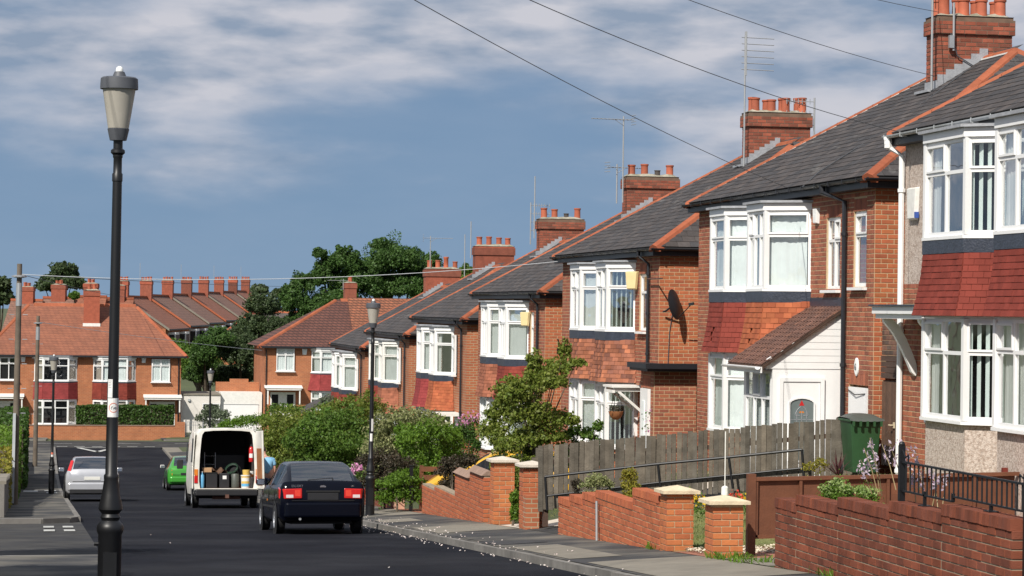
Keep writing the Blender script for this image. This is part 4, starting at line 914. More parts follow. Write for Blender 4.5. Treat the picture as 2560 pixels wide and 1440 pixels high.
g = G(); g.prism([(-1.9, 2.6, 2.15), (-1.9, 5.4, 2.15), (0, 5.4, 3.1), (0, 2.6, 3.1)], (0, 0, -.1)); g.obj('porch_roof', 'slate', B7)
g = G(); g.box(-1.6, 0, 2.8, 5.2, -.8, 2.04); g.obj('porch', 'painted_white', B7)
# ------------------------------------------------------------------ garden walls, pillars, fences
def gwall(name, label, secs, bm, zrel=True, xf=8.75, th=.215, mort='mortar_grey', coping='brick', copm=None, cap=260, endmat=None, jit=.003, bh=.09):
    """stepped wall; secs = (s_far, s_near, top below the eye), far to near"""
    s0, s1 = secs[0][0], secs[-1][1]; zb = zg(xf, s0)-.15; base = (xf, (s0+s1)/2, zb)
    t = thing(name, label, 'garden wall', base); loc = Vector(base); gp = G(); bs = []; cops = []
    tops = [EYE-a[2]-zb for a in secs]
    for (a, b, _), H in zip(secs, tops):
        Hc = H-(.112 if coping == 'brick' else .05)
        gp.box(.013, th-.01, b-base[1], a-base[1], -.5, Hc)
        dum = G(); facet(dum, bs, (0.013, a-base[1], 0), (0, -1, 0), (-1, 0, 0), a-b, Hc, soldier=False, jit=jit, BH=bh)
        if coping == 'brick':
            n = max(1, round((a-b)/.079)); p = (a-b)/n
            cops += [Matrix.Translation((th/2+rng.uniform(-.003, .003), a-base[1]-p*(k+.5), Hc+.056+rng.uniform(-.002, .002))) @ Matrix.Diagonal((1, p/.079, 1, 1)) for k in range(n)]
        elif coping == 'stone':
            c = G(); y0, y1 = b-base[1]-.02, a-base[1]+.02; c.prism([(-.05, y0, H-.05), (th/2, y0, H+.06), (th+.05, y0, H-.05)], (0, y1-y0, 0)); c.obj('coping_stone', copm, t)
    H = tops[-1]-(.112 if coping == 'brick' else .05); dum = G()
    if not endmat: facet(dum, bs, (0, s1-base[1], 0), (1, 0, 0), (0, -1, 0), th, H, soldier=False, jit=jit, BH=bh)
    else: e = G(); e.box(-.012, th+.01, s1-base[1]-.03, s1-base[1]+.2, -.3, H+.03); e.obj('rendered_end', endmat, t)
    lim = lambda m: m.translation.z > zg(xf, m.translation.y+base[1])-zb-.09
    gp.obj('mortar_joints', mort, t); pieces(t, 'brick', brickmesh(bm, .222, bh-.015, .010), [m for m in bs if lim(m)], 'brick_courses', cap)
    if cops:
        k = .004; x, y, z = th/2+.008, .0345, .055
        v = [(sx*x, sy*y, -z) for sx, sy in ((-1, -1), (1, -1), (1, 1), (-1, 1))]+[(sx*(x-k), sy*(y-k), z) for sx, sy in ((-1, -1), (1, -1), (1, 1), (-1, 1))]
        pieces(t, 'coping_brick', unitmesh('coping_brick', v, [(4, 5, 6, 7), (0, 1, 5, 4), (1, 2, 6, 5), (2, 3, 7, 6), (3, 0, 4, 7)], bm), cops, 'coping', 300)
    return t
def pillar(label, s, H, bm='brick_pillar', w=.4, xf=8.72, capm='cap_stone', mort='mortar', capw=.07):
    zb = zg(xf+.2, s)-.08; t = thing('gate_pillar', label, 'gate pillar', (xf, s, zb), 0, 'brick gate pillars along the pavement'); g = G(); g.box(.013, w-.013, -w/2+.013, w/2-.013, -.3, H); g.obj('mortar_joints', mort, t); bs = []; dum = G()
    facet(dum, bs, (.013, w/2, 0), (0, -1, 0), (-1, 0, 0), w, H, soldier=False); facet(dum, bs, (0, -w/2+.013, 0), (1, 0, 0), (0, -1, 0), w, H, soldier=False, phase=1); facet(dum, bs, (w, w/2-.013, 0), (-1, 0, 0), (0, 1, 0), w, H, soldier=False, phase=1)
    pieces(t, 'brick', brickmesh(bm, .221, .071, .010), bs, 'brick_courses', 300)
    c = G(); a = capw; c.box(-a, w+a, -w/2-a, w/2+a, H, H+.045)
    i = len(c.v); c.v += [(-a, -w/2-a, H+.0452), (w+a, -w/2-a, H+.0452), (w+a, w/2+a, H+.0452), (-a, w/2+a, H+.0452), (w/2, 0, H+.11)]; c.f += [(i, i+1, i+4), (i+1, i+2, i+4), (i+2, i+3, i+4), (i+3, i, i+4)]
    c.obj('cap_stone', capm, t); return t
w1 = gwall('garden_wall', 'old dark red brick wall stepping down, with black railings on top', [(29.05, 28.2, 2.22), (28.2, 26.65, 2.12), (26.65, 24.95, 2.03), (24.95, 23.4, 1.94), (23.4, 21.6, 1.85)], 'brick_old', cap=300)
gwall('garden_wall', 'bright orange stepped brick wall ending in a pillar with a yellow cap', [(41.8, 40.9, 3.17), (40.9, 39.9, 3.06), (39.9, 38.9, 2.95), (38.9, 36.4, 2.85), (36.4, 34.75, 2.63)], 'brick_garden', mort='mortar', cap=300)
g = G(); g.tube([(8.70, 38.55, zg(8.7, 38.5)), (8.70, 38.6, zg(8.7, 38.5)+.62)], .022, 8); tag(g.obj('drain_post', 'metal_grey'), 'thin grey metal post standing against the orange brick wall', 'post')
gwall('garden_wall', 'brown brick wall with pitched coping stones beside a tall pillar', [(52.6, 50.75, 3.42), (50.75, 49.1, 3.26)], 'brick_garden', coping='stone', copm='coping_brown', cap=200)
gwall('garden_wall', 'low plain brown brick wall between the small gate and the coped wall', [(57.2, 55.4, 3.98), (55.4, 52.65, 3.90)], 'brick_garden', coping='none', cap=200)
gwall('garden_wall', 'low brown brick wall with a pink rendered end behind the dark car', [(68.5, 65, 4.7), (65, 61.5, 4.42)], 'brick_old', coping='none', endmat='pink_render', cap=200)
gwall('garden_wall', 'dark brown wall at the far corner before the junction', [(138.5, 128, 6.95), (128, 116, 6.75)], 'brick_dark', coping='brick', cap=60)
pillar('orange brick gate pillar with yellow cap at the end of the stepped orange wall', 34.4, .90)
pillar('free-standing orange brick gate pillar with yellow cap by the brown fence post', 31.95, .80, w=.42)
pillar('tall red and orange brick pillar with pale pyramid cap beside the coped wall', 48.0, 1.30, w=.42, capm='cap_stone_pale')
p_ = pillar('red brick pillar with pale cap and a broken stub at the timber fence', 45.0, 1.22, 'brick_house', capm='cap_stone_pale')
g = G(); g.box(.0, .25, -.48, -.21, -.2, .72); g.obj('broken_stub', 'brickwork', p_)
# railings on the old wall
rl_ = thing('railing', 'black iron railing standing on the old dark red wall', 'railing', (8.87, 23.3, -.42))
zt = EYE-1.53+.42
def rz(s): return EYE-(1.94 if s > 23.4 else 1.85)+.42
g = G(); g.box(-.03, .03, 1.57, 1.63, rz(24.9), zt+.17); g.ball((0, 1.6, zt+.18), .035); g.obj('post', 'black_paint', rl_)
g = G(); g.box(-.05, .05, -1.92, -1.80, -1.2, zt+.1); g.obj('post', 'black_paint', rl_)
g = G(); g.bar((0, 1.57, zt), (0, -1.8, zt), .035, .02); g.bar((0, 1.57, zt-.3), (0, .1, zt-.3), .03, .018); g.bar((0, .1, zt-.25), (0, -1.8, zt-.25), .03, .018); g.bar((0, .1, zt-.3), (0, .1, zt-.22), .03, .03)
for s in (24.2, 22.4): g.bar((0, s-23.3, rz(s)), (0, s-23.3, zt-.26), .03, .03); g.box(-.05, .05, s-23.37, s-23.23, rz(s), rz(s)+.012)
g.obj('rail', 'black_paint', rl_)
bm_ = G().tube([(0, 0, 0), (0, 0, 1)], .009, 6).mesh('bar', 'black_paint')
for y in np.arange(1.46, -1.78, -.125): place('bar', bm_, rl_, Matrix.Translation((0, y, zt-(.3 if y > .1 else .25))) @ Matrix.Diagonal((1, 1, .3 if y > .1 else .25, 1)))
for s0 in (1.6, -1.8): 
    g = G(); g.tube([(0, s0-.02*(1 if s0 > 0 else -1), zt+.13), (0, s0-(.12 if s0 > 0 else -.12), zt+.05), (0, s0-(.2 if s0 > 0 else -.2), zt+.08), (0, s0-(.2 if s0 > 0 else -.2), zt+.01)], .009, 5); g.obj('scroll', 'black_paint', rl_)
# weathered board fence from the pavement to the second house
def onfence(px, dz=0):
    f = (px-1345)/(2185-1345); return 44.9+(43.0-44.9)*f+dz
A_ = AT(1345, 1275, 44.9); Bq = AT(2185, 1195, 43.0); A_.z = EYE-3.6; dirf = Vector((Bq.x-A_.x, Bq.y-A_.y, 0)); lenf = dirf.length; dirf.normalize()
fn = thing('board_fence', 'weathered grey fence of upright boards running up to the house', 'fence', A_)
bmf = unitmesh('board', [(x, y, z) for z in (0, 1) for y in (-.5, .5) for x in (-.009, .009)], [(0, 2, 3, 1), (4, 5, 7, 6), (0, 1, 5, 4), (2, 6, 7, 3), (0, 4, 6, 2), (1, 3, 7, 5)], 'timber_grey')
nb = 64; ang = math.atan2(dirf.y, dirf.x)-math.pi/2
for i in range(nb):
    f = (i+.5)/nb; zb = .0+.78*f+rng.uniform(-.02, .02); ztp = 1.17+.70*f+rng.uniform(-.018, .018); wd = lenf/nb*rng.uniform(.94, .995)-(.002 if rng.random() < .8 else .02)
    place('board', bmf, fn, Matrix.Translation(dirf*lenf*f+Vector((0, 0, zb))) @ Matrix.Rotation(ang+rng.uniform(-.04, .04), 4, 'Z') @ Matrix.Rotation(rng.uniform(-.012, .012), 4, 'X') @ Matrix.Diagonal((1, wd, ztp-zb, 1)))
pn = Vector((-dirf.y, dirf.x, 0))
for q in (.28, .85): g = G(); g.bar(pn*.035+Vector((0, 0, q)), dirf*lenf+pn*.035+Vector((0, 0, q+.74)), .04, .08); g.obj('rail', 'timber_dark', fn)
for f in (.02, .35, .68, .99): g = G(); c = dirf*lenf*f+pn*.07; g.box(c.x-.045, c.x+.045, c.y-.02, c.y+.07, -.3+.78*f, 1.1+.7*f); g.obj('post', 'timber_dark', fn)
hr = thing('handrail', 'black tubular steel handrail in front of the grey board fence', 'handrail', A_)
def hp(px, py): return AT(px, py, onfence(px, -.42))-A_
top = [hp(1363, 1192), hp(1645, 1160), hp(1822, 1143), hp(2005, 1124)]; lowr = [hp(1366, 1240), hp(1650, 1206), hp(1828, 1188), hp(2008, 1170)]
g = G(); g.tube(top, .024, 8); g.obj('top_rail', 'black_paint', hr, smooth=True); g = G(); g.tube(lowr, .018, 8); g.obj('lower_rail', 'black_paint', hr, smooth=True)
for a, b, c in zip(top, lowr, (1285, 1240, 1228, 1212)):
    g = G(); k = (a-b); g.tube([a, b, b-k*.75], .024, 8); g.obj('post', 'black_paint', hr, smooth=True)
# brown panel fence between the two front gardens
bf = thing('panel_fence', 'low brown stained timber panel fence behind the old wall', 'fence', (9.5, 32.6, EYE-3.22))
g = G(); g.box(-.075, .035, -.06, .04, -.3, 1.05); g.obj('post', 'timber_brown', bf)
z0, z1 = .22, .98
for i in range(6):
    xa = .05+i*.62; dz = .012*i
    for j in range(3):
        g = G(); h3 = (z1-z0)/3; g.box(xa+.02, xa+.6, -.006+.004*j, .008+.004*j, z0+dz+j*h3, z0+dz+(j+1)*h3+.015); g.obj('panel_board', 'timber_brown', bf)
    g = G(); g.box(xa-.02, xa+.02, -.045, .02, z0+dz-.02, z1+dz); g.obj('batten', 'timber_brown', bf)
g = G(); g.bar((.04, -.02, z1+.0), (3.8, -.02, z1+.075), .07, .05); g.obj('capping', 'timber_brown', bf); g = G(); g.bar((.04, -.025, z0-.02), (3.8, -.025, z0+.05), .04, .05); g.obj('bottom_rail', 'timber_brown', bf)
g = G(); g.box(3.6, 3.67, .05, .12, -.2, 1.13); g.obj('post', 'tile_red', bf)
# wheelie bin
wb = thing('wheelie_bin', 'dark green wheelie bin standing by the brown gate', 'bin', (13.72, 40.6, EYE-2.74), R(-2))
g = G(); lo, hi = .20, .265; n = 6; rows = []
for f in np.linspace(0, 1, n): k = lo+(hi-lo)*f; rows.append([(a*k*1.0, b*(k+.06), .08+.86*f) for a, b in ((-1, -1), (-.9, -1.03), (.9, -1.03), (1, -1), (1.02, -.9), (1.02, .9), (1, 1), (-1, 1), (-1.02, .9), (-1.02, -.9), (-1, -1))])
g.grid(rows); g.poly([r for r in rows[0][:-1]][::-1]); g.obj('body', 'bin_green', wb, smooth=True)
g = G(); g.box(-.29, .29, -.36, .36, .93, .975); g.obj('rim', 'bin_green', wb, bevel=.01)
g = G(); g.grid([[(x, y, .976+.07*(1-abs(x/.30)**3)*(1-abs(y/.4)**4)+f_) for x in np.linspace(-.30, .30, 9)] for y, f_ in ((-.42, -.02), (-.36, .01), (-.1, .02), (.2, .02), (.36, .01), (.40, -.01))]); g.obj('lid', 'bin_lid', wb, smooth=True)
g = G(); g.tube([(-.25, .43, .98), (.25, .43, .98)], .018, 8); g.obj('handle', 'bin_lid', wb)
for sx in (-1, 1): g = G(); g.tube([(sx*.24, .26, .1), (sx*.29, .26, .1)], .1, 14); g.obj('wheel', 'rubber', wb)
g = G(); [g.box(x-.02, x+.02, -.425, -.40, .86, .95) for x in (-.24, -.12, .0, .12, .24)]; g.obj('comb_lip', 'bin_green', wb)
# white washing pole, small gate and rail fence
wp = thing('washing_pole', 'thin white pole with a white foot on the lawn before the board fence', 'pole', AT(1812, 1237, 39.5))
g = G(); g.tube([(0, 0, .12), (0, 0, 1.0)], .009, 8); g.obj('shaft', 'painted_white', wp); g = G(); g.lathe([(.06, 0), (.055, .12), (.025, .14)], 10); g.obj('foot', 'painted_white', wp)
gs = thing('gate_post', 'slim black steel gate post beside the low plain wall', 'gate post', (8.75, 58.9, zg(8.75, 58.9)))
g = G(); g.box(-.04, .04, -.04, .04, -.1, 1.08); g.box(-.05, .05, -.05, .05, 1.081, 1.1); g.obj('shaft', 'black_paint', gs)
og = thing('timber_gate', 'small brown slatted gate standing open behind the black gate post', 'gate', (8.95, 59.0, zg(8.9, 59)))
for i in range(5): g = G(); g.box(.05, .95, -.02, .0, .15+i*.2, .27+i*.2); g.obj('slat', 'timber_brown', og)
for x in (.02, .88): g = G(); g.box(x, x+.09, .0, .06, .05, 1.1); g.obj('stile', 'timber_brown', og)
rf_ = thing('rail_fence', 'rustic brown post and rail fence in the garden behind the car', 'fence', (10.0, 62.2, zg(10, 62.2)))
for i in range(3): g = G(); g.box(-1.5+i*.95, -1.4+i*.95, -.05, .05, -.2, 1.1); g.obj('post', 'timber_dark', rf_)
for z in (.45, .85): g = G(); g.box(-1.6, .7, -.09, -.055, z, z+.13); g.obj('rail', 'timber_dark', rf_)
r2 = thing('rail_fence', 'pale grey post and rail fence glimpsed between the two capped pillars', 'fence', (11.2, 50.5, zg(11.2, 50.5)))
for z in (.35, .8): g = G(); g.bar((-1.2, 0, z), (1.4, 0, z+.05), .04, .11); g.obj('rail', 'timber_grey', r2)
for x in (-1.1, 1.2): g = G(); g.box(x, x+.09, .025, .1, -.2, 1.05); g.obj('post', 'timber_grey', r2)
pk = thing('picket_fence', 'low white picket fence by the shrubs beyond the van', 'fence', (9.2, 71.0, zg(9.2, 71)))
pm = G(); pm.prism([(-.035, 0, 0), (.035, 0, 0), (.035, 0, .82), (0, 0, .9), (-.035, 0, .82)], (0, .02, 0)); pme = pm.mesh('picket', 'painted_white')
for i in range(12): place('picket', pme, pk, Matrix.Translation((-.3, .9-i*.12, 0)) @ Matrix.Rotation(R(90), 4, 'Z'))
g = G(); [g.box(-.28, -.25, -.5, .95, z, z+.07) for z in (.2, .6)]; g.obj('rail', 'painted_white', pk)
# gravel strip along the path, stones along the lawn
co = []
for k in range(1500):
    x, y = rng.uniform(8.9, 10.6), rng.uniform(33.0, 34.2); 
    if x-8.9 < (y-33.9)*.5: continue
    z = zg(x, y)+.012+rng.uniform(0, .03); s = rng.uniform(.012, .028); a = rng.uniform(0, 6.3); b = a+1.57+rng.uniform(-.4, .4)
    co.append([(x-s*math.cos(a), y-s*math.sin(a), z), (x-s*math.cos(b), y-s*math.sin(b), z+.012), (x+s*math.cos(a), y+s*math.sin(a), z+.02), (x+s*math.cos(b), y+s*math.sin(b), z+.012)])
quadmesh('gravel', co, 'gravel', 'stuff')
# ------------------------------------------------------------------ lamps, poles, cables
def lamp(label, d, s, lean=0, detail=0):
    t = thing('street_lamp', label, 'street lamp', (d, s, zg(d, s)), 0, 'black street lamps with tapered lanterns'); t.rotation_euler = (0, R(lean), 0); n = 20 if detail else 12
    g = G(); g.lathe([(.135, -.1), (.135, .02), (.105, .03), (.105, .80), (.118, .83), (.121, .87), (.108, .90), (.078, .93), (.082, .945), (.092, .96), (.082, .975), (.078, .99), (.108, 1.03), (.106, 1.06), (.082, 1.16), (.064, 1.29), (.066, 1.31), (.066, 1.335), (.054, 1.35), (.052, 1.9), (.047, 2.4), (.042, 3.98), (.047, 3.985), (.047, 4.05), (.039, 4.06), (.038, 4.19), (.044, 4.2), (.044, 4.22), (.064, 4.24), (.062, 4.265), (.042, 4.28), (.042, 4.35)], n); g.obj('column', 'black_paint', t, smooth=True)
    if detail: g = G(); g.box(-.06, .06, -.112, -.10, .25, .65); g.obj('door', 'black_paint', t); g = G(); g.tube([(-.1, 0, .72), (-.14, 0, .72)], .02, 8); g.obj('lock', 'black_paint', t)
    g = G(); g.lathe([(.042, 4.35), (.075, 4.352), (.098, 4.455), (.09, 4.46)], n); g.obj('lantern_cup', 'lantern_cap', t, smooth=True)
    g = G(); g.lathe([(.093, 4.461), (.147, 4.812)], n); g.obj('lantern_glass', 'lantern_glass', t, smooth=True)
    g = G(); g.lathe([(.145, 4.813), (.170, 4.814), (.170, 4.845), (.166, 4.91), (.150, 4.922), (.062, 4.928), (.058, 4.94), (.044, 4.972), (.03, 4.973)], n); g.obj('lantern_cap', 'lantern_cap', t, smooth=True)
    g = G(); g.lathe([(.034, 4.974), (.034, 4.99), (.028, 5.01), (.012, 5.022)], 12); g.obj('photocell', 'lens_white', t, smooth=True)
    return t
def wrap(t, name, m, r, z0, z1, a0, a1, toc, n=8):
    """sticker bent round a column; angles from the camera side, degrees"""
    rows = []
    for z in (z0, z1): rows.append([(r*math.sin(R(a)+toc), -r*math.cos(R(a)+toc), z) for a in np.linspace(a0, a1, n)])
    g = G(); g.grid(rows); return g.obj(name, m, t)
l1 = lamp('tall black street lamp nearest the camera, with a white round-sign sticker', .65, 22.8, .35, 1); l1.location.z -= .085
toc = -math.atan2(.6, 22.8)*-1
wrap(l1, 'sticker', 'sticker', .0535, 1.86, 2.03, -60, 75, toc); wrap(l1, 'label', 'sticker', .0525, 2.035, 2.20, -62, -8, toc)
rows = []
for rr in (.036, .042): rows.append([(.0545*math.sin(R(5)+math.cos(a)*rr/.054+toc), -.0545*math.cos(R(5)+math.cos(a)*rr/.054+toc), 1.945+math.sin(a)*rr*1.05) for a in np.linspace(0, 6.283, 25)])
g = G(); g.grid(rows); g.obj('sign_ring', 'ring_red', l1)
g = G()
for q in ([(-.022, -.008), (-.02, .006), (-.01, .011), (-.004, .006)], [(-.006, -.01), (.004, -.006), (.008, .006)], [(.012, -.008), (.016, .008), (.022, -.004), (.024, .006)], [(-.022, -.012), (.022, -.013)]):
    g.tube([(.055*math.sin(R(5)+x/.054+toc), -.055*math.cos(R(5)+x/.054+toc), 1.945+z) for x, z in q], .0022, 4)
g.obj('sign_symbol', 'ring_text', l1)
g = G()
for i in range(5): g.tube([(.0532*math.sin(R(-34)+toc+x), -.0532*math.cos(R(-34)+toc+x), 2.185-i*.014) for x in np.linspace(-.3, .25-.1*(i % 2), 5)], .0016, 4)
g.obj('label_print', 'ring_text', l1)
l2 = lamp('black street lamp on the right pavement behind the dark car', 7.6, 57.6, .2, 1)
tc2 = math.atan2(7.6, 57.6)*1
wrap(l2, 'sticker', 'sticker', .055, 1.95, 2.24, 0, 60, -tc2); wrap(l2, 'sticker', 'sticker', .055, 1.72, 1.90, -30, 30, -tc2)
l3 = lamp('black street lamp on the left pavement beside the silver car', .52, 91.5, .3)
wrap(l3, 'sticker', 'sticker', .057, 1.25, 1.42, -40, 60, -.0); wrap(l3, 'sticker', 'ring_red', .057, 1.43, 1.5, -40, 60, -.0)
lamp('distant black street lamp rising behind the open van', 7.9, 117.3)
def tpole(label, d, s, h, lean=0, guard=False, w=1.0):
    t = thing('telegraph_pole', label, 'telegraph pole', (d, s, zg(d, s))); t.rotation_euler = (0, R(lean), 0)
    g = G(); g.tube([(0, 0, -.3), (0, 0, h*.5), (0, 0, h)], [.15*w, .13*w, .105*w], 12); g.obj('shaft', 'timber_pole', t, smooth=True)
    g = G(); g.tube([(0, 0, h-1.2), (0, 0, h-.55)], [.128*w, .125*w], 12); g.obj('band', 'metal_grey', t)
    g = G(); g.lathe([(.12, h-.4), (.2, h-.38), (.2, h-.34), (.12, h-.32)], 10); [g.tube([(0, 0, h-.36), (.22*math.cos(a), .22*math.sin(a), h-.36)], .015, 5) for a in np.arange(0, 6.2, 1.05)]; g.obj('ring_head', 'metal_grey', t)
    if guard: g = G(); g.box(-.09, -.01, -.16, -.09, .05, 2.6); g.obj('cable_guard', 'cable_pale', t)
    g = G(); [g.tube([(sx*.12, 0, z), (sx*.26, 0, z)], .012, 5) for z in np.arange(2.6, h-1.3, .7) for sx in (-1, 1)]; g.obj('step_iron', 'metal_grey', t)
    return t
tpole('tall wooden telegraph pole at the left edge with a pale cable guard', -.62, 72.5, 6.85, .45, True, .68)
tpole('shorter wooden telegraph pole before the wide hipped house', -.10, 127, 7.5, .4, False, .8)
tpole('wooden telegraph pole standing left of the picture', -3.0, 17.5, 8.0)
def cable(label, p0, p1, pxs, r=.0058, m='cable', n=24):
    """span from p0 to p1; pxs = sightings that fix its height along the way"""
    p0, p1 = Vector(p0), Vector(p1); pts = [(0, p0.z)]; dx, dy = p1.x-p0.x, p1.y-p0.y
    for a, b in pxs:
        v = FW+RI*((a-1280)/F)+CU*((720-b)/F); den = v.x*dy-v.y*dx; k = (p0.x*dy-p0.y*dx)/den; q = CAM+v*k
        f = ((q.x-p0.x)*dx+(q.y-p0.y)*dy)/(dx*dx+dy*dy); pts.append((f, q.z))
    pts.append((1, p1.z)); pts.sort(); fs = [a for a, _ in pts]; zs = [b for _, b in pts]
    co = np.polyfit(fs, zs, 2) if len(pts) > 2 else [0, p1.z-p0.z, p0.z]
    res = p0.z-np.polyval(co, 0), p1.z-np.polyval(co, 1)
    P = [(p0.x+dx*f, p0.y+dy*f, np.polyval(co, f)+res[0]*(1-f)**6+res[1]*f**6) for f in np.linspace(0, 1, n)]
    g = G(); g.tube(P, r, 5); tag(g.obj('overhead_cable', m), label, 'cable', 'telephone cables overhead')
P0 = (-3, 17.5, zg(-3, 17.5)+7.7)
cable('overhead cable crossing lowest, ending at the eaves above the white bays', P0, AT(1965, 468, 46.6), [(1065, 0), (1400, 203), (1570, 295), (1810, 404)])
cable('overhead cable ending at the corner of the pebbledashed house, passing the nearest full chimney pots', P0, AT(2262, 333, 41.6), [(1325, 0), (1600, 115), (1880, 222), (2040, 273), (2130, 297)])
cable('overhead cable running to the largest chimney at the upper right', P0, AT(2335, 190, 49.3), [(1715, 0), (2000, 92)])
cable('short overhead cable at the top edge left of the large chimney', P0, AT(2345, 30, 49.4), [(2170, -6)])
p1t = (-.55, 72.5, zg(-.6, 72.5)+6.55); p2t = (-.05, 127, zg(-.1, 127)+7.2)
cable('pale overhead cable from the tall pole across to the third house', p1t, AT(1412, 652, 67.5), [(700, 697), (1180, 673)], .009, 'cable_pale')
cable('thin cable from the tall pole over the hipped roof', p1t, AT(700, 716, 150), [(420, 706)], .010, 'cable')
cable('lower dark cable from the tall pole towards the terraces', p1t, AT(330, 745, 160), [(200, 722)], .010, 'cable')
cable('pale cable from the shorter pole across the hipped roof', p2t, AT(655, 876, 156), [(300, 834), (480, 858)], .012, 'cable_pale')
# ------------------------------------------------------------------ vehicles (local: x right, y forward, rear at y = 0)
SL = math.atan(.059)
def wheel(par, x, y, r, out, w=.19, alloy=True):
    n = 20; sx = 1 if out > 0 else -1; wh = G(); pr = [(r*.62, 0), (r*.9, .012), (r, .035), (r, w-.03), (r*.93, w)]
    rows = [[(x+sx*(w*.5-b), y+a*math.cos(t), r+a*math.sin(t)) for t in np.linspace(0, 2*math.pi, n+1)] for a, b in pr]; wh.grid(rows); wh.poly([q for q in rows[-1][:-1]]); o = wh.obj('wheel', 'rubber', par, smooth=True)
    h = G(); xo = x+sx*w*.5
    rows = [[(xo-sx*b, y+a*math.cos(t), r+a*math.sin(t)) for t in np.linspace(0, 2*math.pi, n+1)] for a, b in ((r*.63, .0), (r*.58, .012), (r*.55, .03))]; h.grid(rows)
    h.grid([[(xo-sx*.03, y+a*math.cos(t), r+a*math.sin(t)) for t in np.linspace(0, 2*math.pi, n+1)] for a in (.001, r*.18)])
    for k in range(9):
        t = 2*math.pi*k/9; c = Vector((0, math.cos(t), math.sin(t))); u = Vector((0, -math.sin(t), math.cos(t)))
        h.obox(Vector((xo-sx*.022, y, r))+c*r*.37, c*r*.21, u*r*.055, (.008, 0, 0))
    h.obj('hub_cap', 'alloy', o); b = G(); b.poly([(xo-sx*.045, y+r*.6*math.cos(t), r+r*.6*math.sin(t)) for t in np.linspace(0, 2*math.pi, n, endpoint=False)]); b.obj('brake_disc', 'under_black', o)
def loft(st):
    out = []
    for (y, zs, wm, zb, wb, zr_, wr) in st:
        gh = wr > 0 and zr_-zb > .02
        h = [(0, zs), (wm*.88, zs), (wm*.985, zs+.1), (wm, zs*.45+zb*.55), (wm*.985, zb-.1), (wb, zb)]
        h += [(wr+.02, zr_-.05), (wr*.9, zr_), (wr*.5, zr_+.012), (0, zr_+.016)] if gh else [(wb*.95, zb+.015), (wb*.86, zb+.022), (wb*.5, zb+.035), (0, zb+.04)]
        out.append([(x, y, z) for x, z in h]+[(-x, y, z) for x, z in h[-2:0:-1]])
    return out
def smoothst(st, k=3):
    st = [np.array(a, float) for a in st]; out = []
    for i in range(len(st)-1):
        a, b, c, d = st[max(i-1, 0)], st[i], st[i+1], st[min(i+2, len(st)-1)]
        if a[6] == 0 or d[6] == 0 or b[6] == 0 or c[6] == 0: ts = [0]
        else: ts = [j/k for j in range(k)]
        for t in ts: v = .5*((2*b)+(c-a)*t+(2*a-5*b+4*c-d)*t*t+(3*b-a-3*c+d)*t**3); out.append(v)
    return [tuple(x) for x in out+[st[-1]]]
def car(name, label, loc, paint, st, rear_g, front_g, side_g, W, wheels, r, rz=0, pillar=(1.5,), tilt=SL, group=None):
    t = thing(name, label, 'car', loc, 0, group); t.rotation_euler = (-tilt*math.cos(rz), 0, rz)
    st = smoothst(st); rg = loft(st); n = len(rg[0]); body = G(); parts = {}; P_ = lambda nm, k=0: parts.setdefault((nm, k), G())
    for i in range(len(rg)-1):
        y0, y1 = st[i][0], st[i+1][0]; ym = (y0+y1)/2
        for j in range(n):
            j2 = (j+1) % n; q = [rg[i][j], rg[i][j2], rg[i+1][j2], rg[i+1][j]]; tgt = body
            if j in (7, 8, 9, 10) and rear_g[0] < ym < rear_g[1]: tgt = P_('rear_window')
            elif j in (7, 8, 9, 10) and front_g[0] < ym < front_g[1]: tgt = P_('windscreen')
            elif j in (5, 12) and side_g[0] < ym < side_g[1] and not any(abs(ym-p) < .07 for p in pillar): tgt = P_('side_window', (j, sum(ym > p for p in pillar)))
            tgt.poly(q)
    body.poly(rg[0][::-1]); body.poly(rg[-1])
    def weld(g):
        m_ = {}; nv = []; mp_ = []
        for v in g.v:
            k_ = tuple(round(c, 4) for c in v)
            if k_ not in m_: m_[k_] = len(nv); nv.append(v)
            mp_.append(m_[k_])
        g.v = nv; g.f = [f2 for f2 in (tuple(dict.fromkeys(mp_[q] for q in f)) for f in g.f) if len(f2) > 2]; return g
    weld(body).obj('body', paint, t, smooth=True)
    for k, g in parts.items():
        if g.f: weld(g).obj(k[0], 'glass_car', t, smooth=True)
    g = G(); g.box(-W*.42, W*.42, st[0][0]+.15, front_g[1], .5, .80)
    for y in (rear_g[1]+.35, rear_g[1]+1.3):
        for x in (-.36, .36): g.box(x-.2, x+.2, y, y+.12, .8, 1.0); g.box(x-.11, x+.11, y+.02, y+.1, 1.04, 1.2)
    g.obj('interior', 'plastic_black', t, bevel=.03)
    for y in wheels:
        for sx in (-1, 1):
            wheel(t, sx*(W/2-.08), y, r, sx)
            a = G(); a.grid([[(sx*(W/2+.004), y+k_*math.cos(q), r+k_*math.sin(q)) for q in np.linspace(0, 6.2832, 25)] for k_ in (r*.96, r+.055)]); a.obj('wheel_arch', 'under_black', t)
    return t
def plate(t, name, m, x0, x1, y, z0, z1, d=.02, bevel=.006, rz=0): g = G(); g.box(x0, x1, y-d, y, z0, z1); return g.obj(name, m, t, bevel=bevel)
def mirror(t, x, y, z, m): 
    g = G(); sx = 1 if x > 0 else -1; g.obox((x, y, z), (.09, 0, 0), (0, .06, 0), (0, 0, .065)); o = g.obj('door_mirror', m, t, bevel=.03); g = G(); g.box(x-.07, x+.07, y-.066, y-.061, z-.05, z+.05); g.obj('mirror_glass', 'chrome', o)
